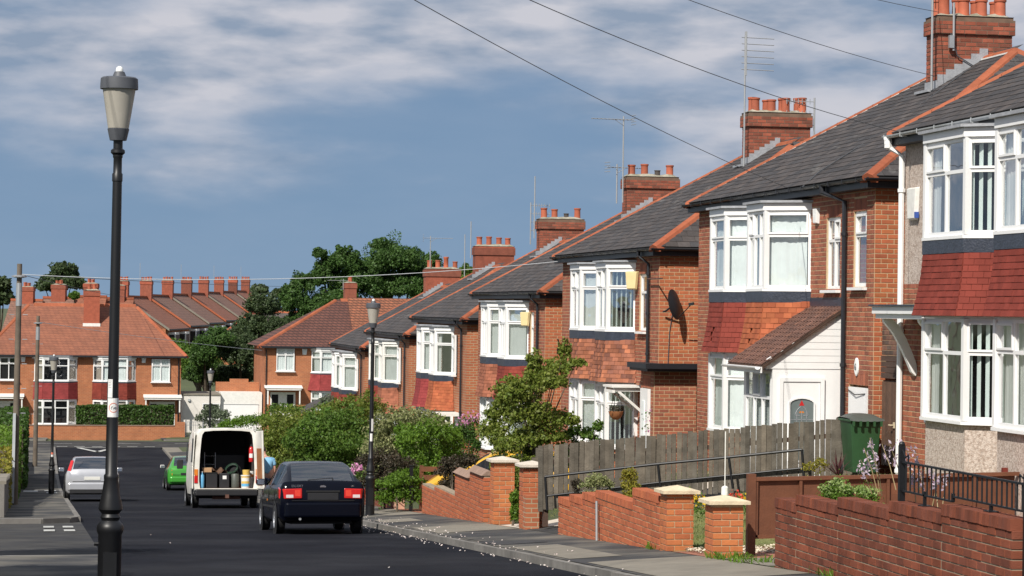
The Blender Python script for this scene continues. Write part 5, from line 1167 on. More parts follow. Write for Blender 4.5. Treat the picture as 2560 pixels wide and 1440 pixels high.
ES = [(0, .36, .76, .86, .70, .88, 0), (.04, .30, .82, .96, .755, .97, 0), (.10, .26, .835, 1.0, .77, 1.0, 0), (.16, .25, .84, .985, .775, 1.03, .66), (.45, .24, .845, .97, .785, 1.20, .635), (.78, .22, .845, .955, .785, 1.345, .60), (1.1, .21, .845, .945, .785, 1.39, .585), (1.9, .2, .845, .935, .785, 1.40, .585), (2.4, .2, .845, .925, .785, 1.355, .585), (2.8, .2, .845, .92, .78, 1.15, .63), (3.1, .2, .845, .92, .765, .96, .69), (3.2, .2, .84, .91, .75, .92, 0), (3.7, .21, .82, .84, .70, .85, 0), (4.0, .25, .72, .68, .62, .7, 0)]
blk = car('parked_car', 'dark navy hatchback parked on the right with red tail lights', (5.46, 48.3, zr(48.3)+.003), 'paint_navy', ES, (.12, .80), (2.4, 3.12), (.55, 3.0), 1.69, (.78, 3.28), .295, rz=R(1.2), pillar=(.95, 1.95))
for sx in (-1, 1):
    g = G(); g.prism([(sx*.41, -.02, .70), (sx*.74, -.02, .69), (sx*.845, .10, .69), (sx*.845, .3, .72), (sx*.5, .3, .72)], (0, 0, .19)); l = g.obj('tail_light', 'lamp_red', blk, bevel=.012)
    g = G(); g.poly([(sx*a, b, c) for a, b, c in ((.58, -.0225, .71), (.72, -.0225, .71), (.72, -.0225, .77), (.58, -.0225, .77))]); g.obj('reversing_light', 'lamp_clear', l)
    g = G(); g.poly([(sx*a, b, c) for a, b, c in ((.44, -.0225, .74), (.55, -.0225, .74), (.55, -.0225, .86), (.44, -.0225, .86))]); g.obj('brake_light', 'lamp_red_bright', l)
    mirror(blk, sx*.93, 2.62, .99, 'paint_navy')
g = G(); g.prism([(-.80, .12, .33), (-.72, -.07, .33), (.72, -.07, .33), (.80, .12, .33)][::-1], (0, 0, .29)); g.obj('bumper', 'paint_navy', blk, bevel=.04)
plate(blk, 'number_plate', 'plastic_black', -.30, .30, .0, .665, .80); plate(blk, 'boot_handle', 'under_black', -.33, .33, -.005, .81, .85)
g = G(); g.bar((-.28, .14, 1.05), (.2, .18, 1.09), .012, .015); g.bar((.2, .18, 1.09), (.22, .1, 1.02), .02, .02); g.obj('rear_wiper', 'plastic_black', blk)
g = G(); g.tube([(-.45, -.05, .3), (-.45, .3, .3)], .025, 8); g.obj('exhaust', 'metal_grey', blk); g = G(); g.box(-.6, .6, .2, 3.6, .2, .3); g.obj('underside', 'under_black', blk)
text('ESCORT', .062, 'chrome', blk, 'badge_lettering', facing((-.50, .012, .935), (1, 0, 0)))
text('LX', .05, 'chrome', blk, 'badge_lettering', facing((.58, .012, .935), (1, 0, 0)))
g = G(); g.poly([(.06*math.cos(a), .005, .925+.026*math.sin(a)) for a in np.linspace(0, 6.283, 20, endpoint=False)]); g.obj('oval_badge', 'chrome', blk)
g = G(); g.box(-.853, -.846, 2.1, 2.16, .62, .66); g.obj('side_repeater', 'lamp_amber', blk)
FO = [(0, .34, .78, .80, .76, .82, 0), (.03, .29, .85, .97, .79, .98, 0), (.07, .27, .865, 1.0, .80, 1.05, .70), (.25, .25, .87, 1.0, .80, 1.28, .64), (.5, .23, .87, .985, .80, 1.415, .60), (1.1, .21, .87, .97, .80, 1.455, .60), (2.0, .2, .87, .95, .80, 1.45, .60), (2.5, .2, .87, .94, .80, 1.38, .60), (3.0, .2, .87, .93, .79, 1.12, .66), (3.3, .2, .865, .92, .77, .97, .71), (3.4, .2, .86, .92, .76, .93, 0), (3.9, .21, .84, .82, .70, .83, 0), (4.25, .25, .74, .66, .62, .68, 0)]
slv = car('parked_car', 'silver hatchback parked on the left behind the tall lamp', (1.78, 82.6, zr(82.6)+.003), 'paint_silver', FO, (.06, .52), (2.45, 3.32), (.6, 3.1), 1.76, (.72, 3.34), .31, pillar=(.95, 2.0))
for sx in (-1, 1):
    g = G(); g.prism([(sx*.70, .05, .98), (sx*.81, .14, .98), (sx*.69, .38, 1.34), (sx*.60, .30, 1.34)], (0, -.04, .0)); g.obj('tail_light', 'lamp_red', slv, bevel=.01); mirror(slv, sx*.97, 2.85, 1.02, 'paint_silver')
g = G(); g.prism([(-.84, .1, .36), (-.76, -.06, .36), (.76, -.06, .36), (.84, .1, .36)][::-1], (0, 0, .25)); g.obj('bumper', 'paint_silver', slv, bevel=.04)
g = G(); g.box(-.72, .72, -.064, -.0, .28, .40); g.obj('lower_valance', 'plastic_black', slv); plate(slv, 'number_plate', 'plate_white', -.26, .26, .0, .70, .81)
g = G(); g.poly([(.07*math.cos(a), .022, .90+.03*math.sin(a)) for a in np.linspace(0, 6.283, 20, endpoint=False)]); g.obj('oval_badge', 'paint_blue', slv)
g = G(); g.bar((-.0, .16, 1.08), (.3, .2, 1.14), .012, .015); g.obj('rear_wiper', 'plastic_black', slv)
CO = [(0, .34, .70, .78, .68, .80, 0), (.04, .28, .78, .93, .72, .95, 0), (.10, .26, .80, .97, .73, 1.02, .62), (.3, .24, .81, .97, .74, 1.24, .58), (.6, .22, .81, .96, .74, 1.37, .55), (1.1, .21, .81, .95, .74, 1.42, .54), (1.8, .2, .81, .94, .74, 1.41, .54), (2.2, .2, .81, .93, .74, 1.32, .55), (2.6, .2, .81, .92, .73, 1.08, .60), (2.85, .2, .80, .91, .71, .95, .64), (2.95, .2, .80, .90, .70, .92, 0), (3.4, .22, .76, .80, .62, .82, 0), (3.7, .26, .64, .6, .52, .62, 0)]
grn = car('parked_car', 'bright green small hatchback parked ahead of the white van', (6.12, 104.3, zr(104.3)+.003), 'paint_green', CO, (.08, .62), (2.15, 2.88), (.6, 2.65), 1.65, (.62, 3.05), .28, pillar=(.95, 1.75))
for sx in (-1, 1):
    g = G(); g.prism([(sx*.60, -.005, .62), (sx*.76, .06, .62), (sx*.755, .07, .86), (sx*.62, .0, .86)], (0, .04, 0)); l = g.obj('tail_light', 'lamp_red_bright', grn, bevel=.01); g = G(); g.poly([(sx*.61, -.0085, .64), (sx*.74, .047, .64), (sx*.74, .047, .72), (sx*.61, -.0085, .72)]); g.obj('indicator', 'lamp_amber', l); mirror(grn, sx*.90, 2.45, .99, 'painted_white')
g = G(); g.prism([(-.77, .1, .34), (-.68, -.06, .34), (.68, -.06, .34), (.77, .1, .34)][::-1], (0, 0, .24)); g.obj('bumper', 'paint_green', grn, bevel=.05)
plate(grn, 'number_plate', 'plastic_black', -.26, .26, -.0, .64, .74); g = G(); g.bar((.05, .17, 1.06), (.3, .22, 1.12), .012, .015); g.obj('rear_wiper', 'plastic_black', grn)
ylw = car('parked_car', 'yellow car on a driveway, half hidden by the small tree', (14.0, 56.2, zg(12, 56.2)+.02), 'paint_yellow', CO, (.08, .62), (2.15, 2.88), (.6, 2.65), 1.65, (.62, 3.05), .28, rz=R(78), pillar=(.95, 1.75), tilt=0)
ylw.location = (12.75, 58.2, zg(12, 58.2)+.03)
blu = car('parked_car', 'blue car glimpsed behind the yellow car and the hedge', (14.9, 66.2, zg(13, 66)+.03), 'paint_blue', CO, (.08, .62), (2.15, 2.88), (.6, 2.65), 1.65, (.62, 3.05), .28, rz=R(85), pillar=(.95, 1.75), tilt=0)
# ------------------------------------------------------------------ van with open rear doors
VX, VY = 5.35, 71.9; VL = Vector((VX, VY, zr(VY)+.003))
van = thing('delivery_van', 'white van with its rear doors open, full of tools and tubs', 'van', VL); van.rotation_euler = (-SL, 0, 0)
def vsec(y, w, h, zs=.38, k=1.0): 
    w *= .955; hs = [(w*.96, zs), (w, zs+.25), (w, 1.0), (w*.975, 1.5), (w*.93, h-.28), (w*.90, h-.13), (w*.82, h-.03), (w*.5, h), (0, h+.01)]
    return [(x, y, z) for x, z in hs]+[(-x, y, z) for x, z in hs[-2::-1]]
st = [(0, .955, 2.27), (.08, .975, 2.29), (1.0, .985, 2.31), (2.6, .985, 2.31), (3.5, .98, 2.26), (4.1, .96, 1.85), (4.5, .93, 1.22), (5.0, .88, 1.08), (5.15, .8, .85)]
g = G(); g.grid([vsec(*s) for s in st]); fr_r = vsec(0, .955, 2.27); fr_i = [(x*.865, 0, .56+(z-.38)*.88) for x, y, z in fr_r]; g.grid([fr_i, fr_r]); g.box(-.86, .86, .0, 3.3, .36, .555); g.poly(vsec(5.15, .8, .85))
g.obj('body', 'van_white', van, smooth=True)
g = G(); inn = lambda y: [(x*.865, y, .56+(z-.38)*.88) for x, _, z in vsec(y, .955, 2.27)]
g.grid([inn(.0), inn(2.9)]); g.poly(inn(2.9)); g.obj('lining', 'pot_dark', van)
g = G(); g.box(-.80, .80, .02, 2.8, .556, .575); g.obj('load_floor', 'ply', van)
g = G(); g.box(.795, .815, .06, 1.4, .6, 1.95); g.obj('side_panel', 'ply', van); g = G(); g.box(-.81, -.79, .06, 1.0, 1.0, 1.9); g.obj('side_panel', 'card', van)
g = G(); [g.tube([(-.56, 1.2, z), (-.25, 1.2, z)], .014, 5) for z in (1.0, 1.25, 1.5)]; [g.tube([(x, 1.2, .6), (x, 1.2, 1.6)], .014, 5) for x in (-.56, -.25)]; g.obj('rack', 'metal_grey', van)
g = G(); g.box(-.3, .65, 1.6, 2.0, .58, 1.55); g.box(-.75, -.2, 1.9, 2.3, .58, 1.3); g.obj('storage_bins', 'plastic_black', van, bevel=.03)
# opened doors
a = R(8); hx = .91; dl = .80; dd = Vector((math.sin(a), -math.cos(a), 0)); dn = Vector((-math.cos(a), -math.sin(a), 0))
def dpan(name, m, z0, z1, off, th, u0, u1, par, topin=0):
    g = G(); o = Vector((hx, -.03, 0)); g.prism([o+dd*u0+dn*off+Vector((0, 0, z0)), o+dd*u1+dn*off+Vector((0, 0, z0)), o+dd*u1+dn*off+Vector((-topin, 0, z1)), o+dd*u0+dn*off+Vector((-topin, 0, z1))], dn*th); return g.obj(name, m, par, bevel=.012)
dr_ = dpan('rear_door', 'van_white', .56, 2.22, 0, .045, 0, dl, van, .06); dpan('door_board', 'ply', .66, 1.72, .047, .012, .08, dl-.1, dr_, .03)
g = G(); g.box(-.985, -.95, .05, .85, .56, 1.2); g.box(-.98, -.948, .05, .85, 1.201, 1.28); g.prism([(-.98, .05, 1.281), (-.95, .05, 1.281), (-.90, .05, 2.18), (-.935, .05, 2.18)], (0, .8, 0)); d2 = g.obj('rear_door', 'van_white', van, bevel=.012)
g = G(); g.poly([(-.983, .15, 1.32), (-.983, .75, 1.32), (-.948, .75, 2.0), (-.948, .15, 2.0)]); g.obj('door_glass', 'plastic_black', d2)
g = G(); g.poly([(-.945, 3.3, 1.35), (-.945, 4.0, 1.3), (-.92, 3.85, 1.85), (-.92, 3.3, 1.95)]); g.obj('side_window', 'plastic_black', van)
for sx in (-1, 1):
    g = G(); g.box(min(sx*.825, sx*.925), max(sx*.825, sx*.925), -.02, .04, .72, .94); l = g.obj('tail_light', 'lamp_red', van, bevel=.01); g = G(); g.box(min(sx*.827, sx*.927), max(sx*.827, sx*.927), -.022, .038, .942, 1.12); g.obj('indicator', 'lamp_amber', l)
    for y in (.95, 4.1): wheel(van, sx*.845, y, .325, sx, .2)
    for y in (.95, 4.1): q_ = G(); q_.grid([[(sx*.946, y+k_*math.cos(q), .325+k_*math.sin(q)) for q in np.linspace(0, 6.2832, 25)] for k_ in (.31, .40)]); q_.obj('wheel_arch', 'under_black', van)
    g = G(); g.obox((sx*1.12, 3.9, 1.25), (.09, 0, 0), (0, .06, 0), (0, 0, .14)); g.obj('door_mirror', 'plastic_black', van, bevel=.02)
g = G(); g.prism([(-.93, .25, .36), (-.89, -.12, .36), (.89, -.12, .36), (.93, .25, .36)][::-1], (0, 0, .19)); g.obj('bumper', 'plastic_black', van, bevel=.03)
g = G(); g.box(-.8, .8, -.13, .0, .552, .575); g.obj('step_plate', 'van_white', van); g = G(); g.box(-.05, .05, -.25, -.1, .3, .4); g.box(-.4, .4, .1, .2, .26, .35); g.obj('tow_bar', 'rust', van); g = G(); g.box(-.85, .85, .3, 4.6, .28, .355); g.obj('underside', 'under_black', van)
def vthing(name, label, cat, x, y, z=.576):
    t = thing(name, label, cat, Matrix.Translation(VL) @ Matrix.Rotation(-SL, 4, 'X') @ Vector((x, y, z)), group='things stowed in the open van'); t.rotation_euler = (-SL, 0, 0); return t
t = vthing('storage_crate', 'plain black plastic crate standing in the back of the van', 'crate', -.42, .28); g = G(); g.box(-.16, .16, -.15, .2, 0, .42); g.obj('body', 'plastic_black', t, bevel=.015); g = G(); g.box(-.17, .17, -.16, .21, .42, .45); g.obj('lid', 'under_black', t)
t = vthing('storage_crate', 'black crate with a white sticker in the middle of the van', 'crate', -.06, .26); g = G(); g.box(-.14, .14, -.15, .2, 0, .43); g.obj('body', 'plastic_black', t, bevel=.015); g = G(); g.box(-.05, .06, -.156, -.151, .26, .36); g.obj('sticker', 'sticker', t)
t = vthing('drum', 'dark grey plastic drum between the crate and the paint tub', 'drum', .26, .26); g = G(); g.lathe([(.11, 0), (.12, .02), (.12, .38), (.1, .41), (.04, .42)], 18); g.obj('body', 'bin_lid', t, smooth=True); g = G(); g.tube([(-.1, 0, .4), (-.06, -.02, .5), (.06, -.02, .5), (.1, 0, .4)], .008, 5); g.obj('handle', 'plastic_black', t)
t = vthing('paint_tub', 'white and yellow paint tub with a coloured label by the right door', 'tub', .55, .18); g = G(); g.lathe([(.12, 0), (.13, .34), (.14, .345), (.14, .375), (.12, .38)], 20); g.obj('body', 'tub_white', t, smooth=True)
for z0, z1, m_ in ((.05, .13, 'tub_blue'), (.131, .2, 'tub_yellow'), (.3, .34, 'tub_yellow')): g = G(); g.grid([[((.1215+.01*z/.34)*math.cos(a), (.1215+.01*z/.34)*math.sin(a), z) for a in np.linspace(R(200), R(330), 10)] for z in (z0, z1)]); g.obj('label', m_, t)
t = vthing('cardboard_tub', 'brown tub stacked on the paint tub', 'tub', .57, .18, .96); g = G(); g.lathe([(.10, 0), (.11, .14), (.09, .145)], 14); g.obj('body', 'tub_yellow', t, smooth=True)
t = vthing('bucket_stack', 'stack of pale buckets with an orange band at the right of the van', 'buckets', .72, .42); g = G(); g.lathe([(.085, 0), (.1, .3), (.105, .31), (.1, .33), (.105, .42), (.1, .48), (.06, .49)], 14); g.obj('body', 'tub_white', t, smooth=True); g = G(); g.lathe([(.107, .32), (.109, .40)], 14); g.obj('band', 'lamp_amber', t)
t = vthing('water_bottle', 'light blue plastic container at the left of the van floor', 'container', -.70, .15); g = G(); g.lathe([(.06, 0), (.07, .03), (.07, .36), (.03, .42), (.03, .45)], 12); g.obj('body', 'tub_blue', t, smooth=True); g = G(); g.lathe([(.032, .45), (.032, .48)], 10); g.obj('cap', 'sticker', t)
t = vthing('cardboard_box', 'small brown cardboard box on top of the plain crate', 'box', -.55, .3, 1.03); g = G(); g.box(-.13, .13, -.1, .14, 0, .13); g.obj('body', 'card', t, bevel=.004); g = G(); g.box(-.13, .13, -.02, .05, .131, .134); g.obj('tape', 'cap_stone', t)
t = vthing('hose_coil', 'coil of dark green hose lying on the drum and crates', 'hose', .18, .55, 1.0); g = G(); [g.tube([(.17*math.cos(a)+.0, .1*math.sin(a)+k*.03, .12+.13*math.sin(a+.4)+.01*k) for a in np.linspace(0, 6.2, 18)], .02, 6) for k in range(4)]; g.obj('coil', 'hose_green', t, smooth=True)
t = vthing('fire_extinguisher', 'red fire extinguisher fixed inside the right side of the van', 'fire extinguisher', .70, .10, 1.33); g = G(); g.lathe([(.06, 0), (.068, .02), (.068, .36), (.05, .42), (.02, .44)], 16); g.obj('cylinder', 'red_paint', t, smooth=True); g = G(); g.box(-.03, .06, -.02, .02, .44, .5); g.tube([(.05, 0, .46), (.1, -.02, .4), (.09, -.02, .15)], .012, 6); g.obj('valve', 'plastic_black', t); g = G(); g.grid([[(.0695*math.cos(a), .0695*math.sin(a), z) for a in np.linspace(R(215), R(310), 8)] for z in (.12, .24)]); g.obj('label', 'sticker', t)
t = vthing('tool_bag', 'dark slumped tool bag behind the drum in the van', 'bag', .3, .75); g = G(); g.ball((0, 0, .3), (.24, .16, .34), 14, 9); g.tube([(-.15, 0, .58), (0, 0, .72), (.15, 0, .58)], .015, 6); g.obj('body', 'under_black', t, smooth=True); g = G(); g.box(-.1, .1, -.165, -.14, .2, .34); g.obj('pocket', 'timber_gate', t)
t = vthing('dust_sheet', 'crumpled brown dust sheet lying on the crates in the van', 'sheet', -.2, .55, 1.02); g = G(); g.grid([[(x, y, .05+.06*math.sin(x*21+y*9)+.05*math.cos(y*17-x*5)) for x in np.linspace(-.28, .24, 12)] for y in np.linspace(-.2, .3, 8)]); g.obj('cloth', 'timber_gate', t, smooth=True)
t = vthing('petrol_can', 'small red can on the floor against the right side of the van', 'can', .70, .75); g = G(); g.box(-.07, .07, -.1, .1, .0, .32); g.obj('body', 'red_paint', t, bevel=.02); g = G(); g.lathe([(.02, .32), (.02, .38)], 8); g.obj('cap', 'plastic_black', t)
for v_, W_, ys, zb_ in ((blk, 1.69, (.95, 1.95, 3.0), .92), (slv, 1.76, (.95, 2.0, 3.1), .95), (grn, 1.65, (.95, 2.6), .92)):
    for sx in (-1, 1): g = G(); [g.box(min(sx*(W_/2-.006), sx*(W_/2+.002)), max(sx*(W_/2-.006), sx*(W_/2+.002)), y, y+.012, .42, zb_-.08) for y in ys]; g.box(min(sx*(W_/2-.004), sx*(W_/2+.006)), max(sx*(W_/2-.004), sx*(W_/2+.006)), 1.1, 2.9, .5, .54); g.obj('door_trim', 'under_black', v_)
    g = G(); g.bar((-W_*.36, -.004, .655), (W_*.36, -.004, .655), .012, .012); g.obj('tailgate_seam', 'under_black', v_)
# ------------------------------------------------------------------ person beside the van
def skin(name, verts, edges, m, par, root=0, lv=2):
    me = bpy.data.meshes.new(name); me.from_pydata([v[:3] for v in verts], edges, []); me.materials.append(MATS[m]); o = mk(name, me, par)
    sk = o.modifiers.new('skin', 'SKIN'); sk.use_smooth_shade = True
    for i, v in enumerate(verts): d = me.skin_vertices[0].data[i]; d.radius = (v[3], v[4] if len(v) > 4 else v[3]); d.use_root = (i == root)
    s = o.modifiers.new('sub', 'SUBSURF'); s.levels = lv; s.render_levels = lv; return o
pe = thing('person', 'person in a light blue T-shirt standing half hidden behind the open van door', 'person', (6.84, 75.2, zr(75.2)))
hd = (-.17, .16, 1.62)
V = [(0, 0, .95, .15, .11), (-.02, .02, 1.15, .14, .10), (-.05, .05, 1.35, .16, .11), (-.09, .08, 1.47, .07), (-.13, .11, 1.53, .055), (-.16, .14, 1.62, .09, .10), (-.18, .16, 1.70, .085, .09), (-.19, .17, 1.76, .04),
     (.13, .03, 1.39, .055), (.19, .03, 1.13, .042), (.20, .12, .93, .033), (.20, .15, .86, .035, .02), (-.23, .08, 1.36, .055), (-.30, .14, 1.12, .042), (-.27, .32, .98, .033), (-.26, .38, .95, .035, .02),
     (.09, 0, .86, .09), (.11, .02, .48, .06), (.11, -.03, .10, .042), (.12, .12, .04, .038, .03), (-.09, 0, .86, .09), (-.12, .04, .48, .06), (-.12, 0, .10, .042), (-.13, .15, .04, .038, .03)]
E_ = [(0, 1), (1, 2), (2, 3), (3, 4), (4, 5), (5, 6), (6, 7), (2, 8), (8, 9), (9, 10), (10, 11), (2, 12), (12, 13), (13, 14), (14, 15), (0, 16), (16, 17), (17, 18), (18, 19), (0, 20), (20, 21), (21, 22), (22, 23)]
bd = skin('body', V, E_, 'skin', pe)
def fingers(w, d):
    w, d = Vector(w), Vector(d).normalized(); sd_ = Vector((1, 0, 0)) if abs(d.z) > .5 else Vector((0, 0, 1)); 
    for k in range(4): 
        b = w+d*.03+sd_.cross(d)*(k-1.5)*.018; L_ = (.06, .07, .065, .05)[k]; skin('finger', [(*b, .009), (*(b+d*L_*.5), .0085), (*(b+d*L_+Vector((-.01, -.012, 0))), .007)], [(0, 1), (1, 2)], 'skin', bd, lv=1)
    b = w+sd_.cross(d)*.03; skin('thumb', [(*b, .011), (*(b+d*.03+sd_.cross(d)*.02), .0095), (*(b+d*.06+sd_.cross(d)*.02), .008)], [(0, 1), (1, 2)], 'skin', bd, lv=1)
fingers((.20, .15, .86), (0, .3, -1)); fingers((-.26, .38, .95), (.05, .8, -.3))
skin('t_shirt', [(0, 0, .92, .175, .135), (-.02, .02, 1.15, .165, .125), (-.05, .05, 1.34, .18, .13), (-.09, .08, 1.45, .09), (.14, .03, 1.38, .08), (.175, .03, 1.2, .072), (-.24, .08, 1.35, .08), (-.275, .11, 1.19, .072)], [(0, 1), (1, 2), (2, 3), (2, 4), (4, 5), (2, 6), (6, 7)], 'shirt_blue', pe)
skin('trousers', [(0, 0, .96, .165, .13), (.09, 0, .84, .105), (.11, .02, .48, .078), (.11, -.02, .13, .07), (-.09, 0, .84, .105), (-.12, .04, .48, .078), (-.12, 0, .13, .07)], [(0, 1), (1, 2), (2, 3), (0, 4), (4, 5), (5, 6)], 'jeans', pe)
g = G(); g.ball((-.172, .135, 1.70), (.093, .105, .088), 14, 10); g.obj('hair', 'hair', pe, smooth=True)
for sx in (-1, 1): g = G(); g.ball((-.165+sx*.092, .15, 1.645), (.012, .022, .032), 8, 6); g.obj('ear', 'skin', pe, smooth=True)
g = G(); g.ball((-.175, .262, 1.635), (.014, .022, .02), 8, 6); g.obj('nose', 'skin', pe, smooth=True)
for sx in (-1, 1): g = G(); g.ball((-.172+sx*.034, .244, 1.665), .011, 8, 6); g.obj('eye', 'ring_text', pe, smooth=True); 
for sx in (-1, 1): g = G(); g.ball((sx*.12, .07, .035), (.05, .13, .04), 10, 7); g.obj('shoe', 'plastic_black', pe, smooth=True)
# ------------------------------------------------------------------ houses across the junction and beyond
def simple_roof(h_, x0, x1, y0, y1, ez, rz_, ry0, ry1, m, capm='hip_tile'):
    """hipped roof, ridge along local y"""
    xm = (x0+x1)/2; A, B, C, E = (x0, y1, ez), (x0, y0, ez), (x1, y0, ez), (x1, y1, ez); a, b = (xm, ry0, rz_), (xm, ry1, rz_)
    g = G(); g.poly([A, B, a, b]); g.poly([B, C, a]); g.poly([C, E, b, a]); g.poly([E, A, b]); g.poly([E, C, B, A]); r = g.obj('roof', m, h_)
    pieces(r, 'ridge_tile', captilemesh(capm, .5, .2, .1), captiles(A, b, .5)+captiles(B, a, .5)+captiles(a, b, .5), 'ridge_tiles', 120); return r
LH = thing('semi_detached_house', 'wide brick pair with orange-brown hipped roof facing down the street at the left', 'house', (2.85, 160, -6.7), R(90))
g = G(); g.box(0, 8, -6.05, 6.05, -.5, 5.0); g.obj('wall', 'brickwork_far', LH)
simple_roof(LH, -.35, 8.35, -6.4, 6.4, 5.05, 8.25, -3.3, 3.5, 'roof_far')
g = G(); g.box(-.42, -.3, -6.4, 6.4, 4.93, 5.05); g.box(-.2, 8.2, -6.42, -6.3, 4.93, 5.05); g.obj('gutter', 'gutter_black', LH)
ZL = (.72, 2.22, 2.28, 3.32, 3.44, 4.82)
for ya, yb, tm, lt in ((.45, 3.1, 'tile_mauve', 'ddd'), (-3.2, -.55, 'tile_red', 'www')): bay(LH, ya, yb, .55, .55, ZL, tm, 'brick', sty=dict(front=(.5,), side=(), typ='wdw' if lt == 'ddd' else 'wnw', ltyp=lt, cas=((0, 1),)), pieces_=True, cap=120, fl=.02)
flat_window(LH, (-.115, 5.25, 3.45), (0, -1, 0), (-1, 0, 0), 1.15, 1.45, (.5,), .7, 'd', inset=0, cas='top'); flat_window(LH, (-.115, -4.2, 3.4), (0, -1, 0), (-1, 0, 0), 1.15, 1.45, (.5,), .7, 'n', inset=0, cas='top')
for y in (-4.9, 4.9):
    g = G(); g.box(-.8, 0, y-1.15, y+1.15, 2.3, 2.42); g.prism([(-.85, y-1.2, 2.421), (0, y-1.2, 2.421), (0, y-1.2, 2.6)], (0, 2.4, 0)); g.box(-.75, -.66, y-1.1, y-1.02, 1.5, 2.3); g.box(-.75, -.66, y+1.02, y+1.1, 1.5, 2.3); g.obj('door_canopy', 'painted_white', LH)
    g = G(); g.box(-.03, .02, y-.8, y+.8, 0, 2.15); d_ = g.obj('front_door', 'painted_white', LH); [G().box(-.04, -.031, y+a, y+a+.4, .9, 2.0).obj('door_glass', 'room_dark', d_) for a in (-.75, .35)]
    alarm(LH, (-.003, y+(1.2 if y < 0 else -1.1), 4.75), 'upvc', s=.3)
downpipe(LH, [(-.08, -5.9, 4.9), (-.08, -5.9, 0)]); chimney(LH, 2.2, 3.0, .5, 6.4, 9.15, npots=2, rows=2, brick=False, yc=-.45); g = G(); g.box(2.1, 2.19, -1.0, .1, 6.85, 7.05); g.obj('flashing', 'painted_white', LH)
RH = thing('semi_detached_house', 'brick house with dark brown and orange hipped roof beyond the end of the row', 'house', (20.5, 160, -6.05), R(90))
g = G(); g.box(0, 8, -6.3, 6.3, -.8, 5.05); g.obj('wall', 'brickwork_far', RH)
simple_roof(RH, -.35, 8.35, -6.7, 6.75, 5.1, 8.15, -3.0, 1.3, 'roof_brown')
g = G(); k = .12; g.prism([(-.35, .55, 5.1+k), (4, .55, 8.15+k), (4, -6, 8.15+k), (-.35, -6, 5.1+k)], (0, 0, -.1)); g.obj('roof_extension', 'roof_orange', RH)
g = G(); g.box(-.42, -.3, -6.6, 6.7, 4.98, 5.1); g.obj('gutter', 'gutter_black', RH)
bay(RH, .7, 3.3, .55, .55, ZL, 'tile_mauve', 'brick', sty=dict(front=(.5,), side=(), typ='nnn', cas=((0, 1),)), cap=120)
flat_window(RH, (-.115, 5.55, 3.5), (0, -1, 0), (-1, 0, 0), 1.15, 1.45, (.5,), .7, 'n', inset=0, cas='top'); alarm(RH, (-.003, 3.75, 4.75), 'upvc', s=.35); downpipe(RH, [(-.08, 6.2, 4.9), (-.08, 6.2, 0)])
g = G(); g.box(-.8, 0, 4.0, 6.2, 2.3, 2.42); g.prism([(-.85, 3.9, 2.421), (0, 3.9, 2.421), (0, 3.9, 2.6)], (0, 2.4, 0)); g.box(-.75, -.66, 6.08, 6.17, 1.4, 2.3); g.box(-.75, -.66, 4.05, 4.13, 1.4, 2.3); g.obj('door_canopy', 'painted_white', RH)
g = G(); g.box(-.03, .02, 4.3, 5.9, 0, 2.15); d_ = g.obj('front_door', 'painted_white', RH); [G().box(-.04, -.031, a, a+.42, .9, 2.0).obj('door_glass', 'room_dark', d_) for a in (4.42, 5.4)]
chimney(RH, 4.2, 5.2, .38, 7.6, 9.25, npots=2, rows=1, brick=False, yc=.3, aer=[((4.3, .8, 8.8), .7, 'yagi', R(90))])
ga = thing('garage', 'off-white rendered flat-roofed garage between the two brick houses', 'garage', (10.2, 160.3, -6.75), R(90))
g = G(); g.box(0, 5, -1.25, 1.25, -.2, 2.6); g.obj('wall', 'render_white', ga); g = G(); g.box(-.05, 5, -1.27, 1.27, 2.601, 2.7); g.obj('parapet', 'concrete_light', ga)
flat_window(ga, (-.115, -.1, 1.1), (0, -1, 0), (-1, 0, 0), 1.1, 1.0, (), .6, 'd', inset=0); g = G(); g.obox((-.06, .75, 2.3), (.05, 0, 0), (0, .07, 0), (0, 0, .07)); g.obj('wall_lamp', 'gutter_grey', ga)
ga = thing('garage', 'white garage with a wide up-and-over door below a strip of brick wall', 'garage', (12.8, 160.6, -6.5), R(90))
g = G(); g.box(0, 5, -1.32, 1.32, -.4, 2.55); g.obj('wall', 'painted_white', ga); g = G(); g.box(-.03, -.001, -1.1, 1.1, -.2, 1.75); dd_ = g.obj('garage_door', 'upvc', ga); g = G(); g.box(-.04, -.031, -1.12, 1.12, 1.751, 1.79); g.obj('door_head', 'metal_grey', dd_)
g = G(); g.box(2, 2.3, -1.3, 1.5, 2.551, 3.15); g.box(2, 2.3, -.6, .6, 3.151, 3.35); g.obj('parapet', 'brickwork_far', ga)
gwf = thing('garden_wall', 'long low orange brick wall along the far side of the junction', 'garden wall', (3, 154.7, -6.7)); g = G(); g.box(-9.5, 5.9, 0, .22, -.3, .85); g.box(5.3, 5.9, -.02, .24, -.3, 1.1); g.obj('wall', 'brickwork_far', gwf); g = G(); g.box(-9.52, 5.28, -.03, .25, .851, .9); g.obj('coping', 'coping_brown', gwf)
ig = thing('garden_gate', 'grey wrought iron gate by the off-white garage', 'gate', (9.5, 155, -6.7)); g = G()
for x in np.arange(-.45, .5, .13): g.tube([(x, 0, .05), (x, 0, 1.1)], .012, 4)
for z in (.08, .9, 1.1): g.bar((-.47, 0, z), (.47, 0, z), .03, .03)
g.obj('leaf', 'metal_grey', ig); g = G(); [g.box(x-.04, x+.04, -.04, .04, -.1, 1.25) for x in (-.53, .53)]; g.obj('post', 'metal_grey', ig)
def cw(X, Z): return X*math.cos(PHI)+Z*math.sin(PHI), -X*math.sin(PHI)+Z*math.cos(PHI)
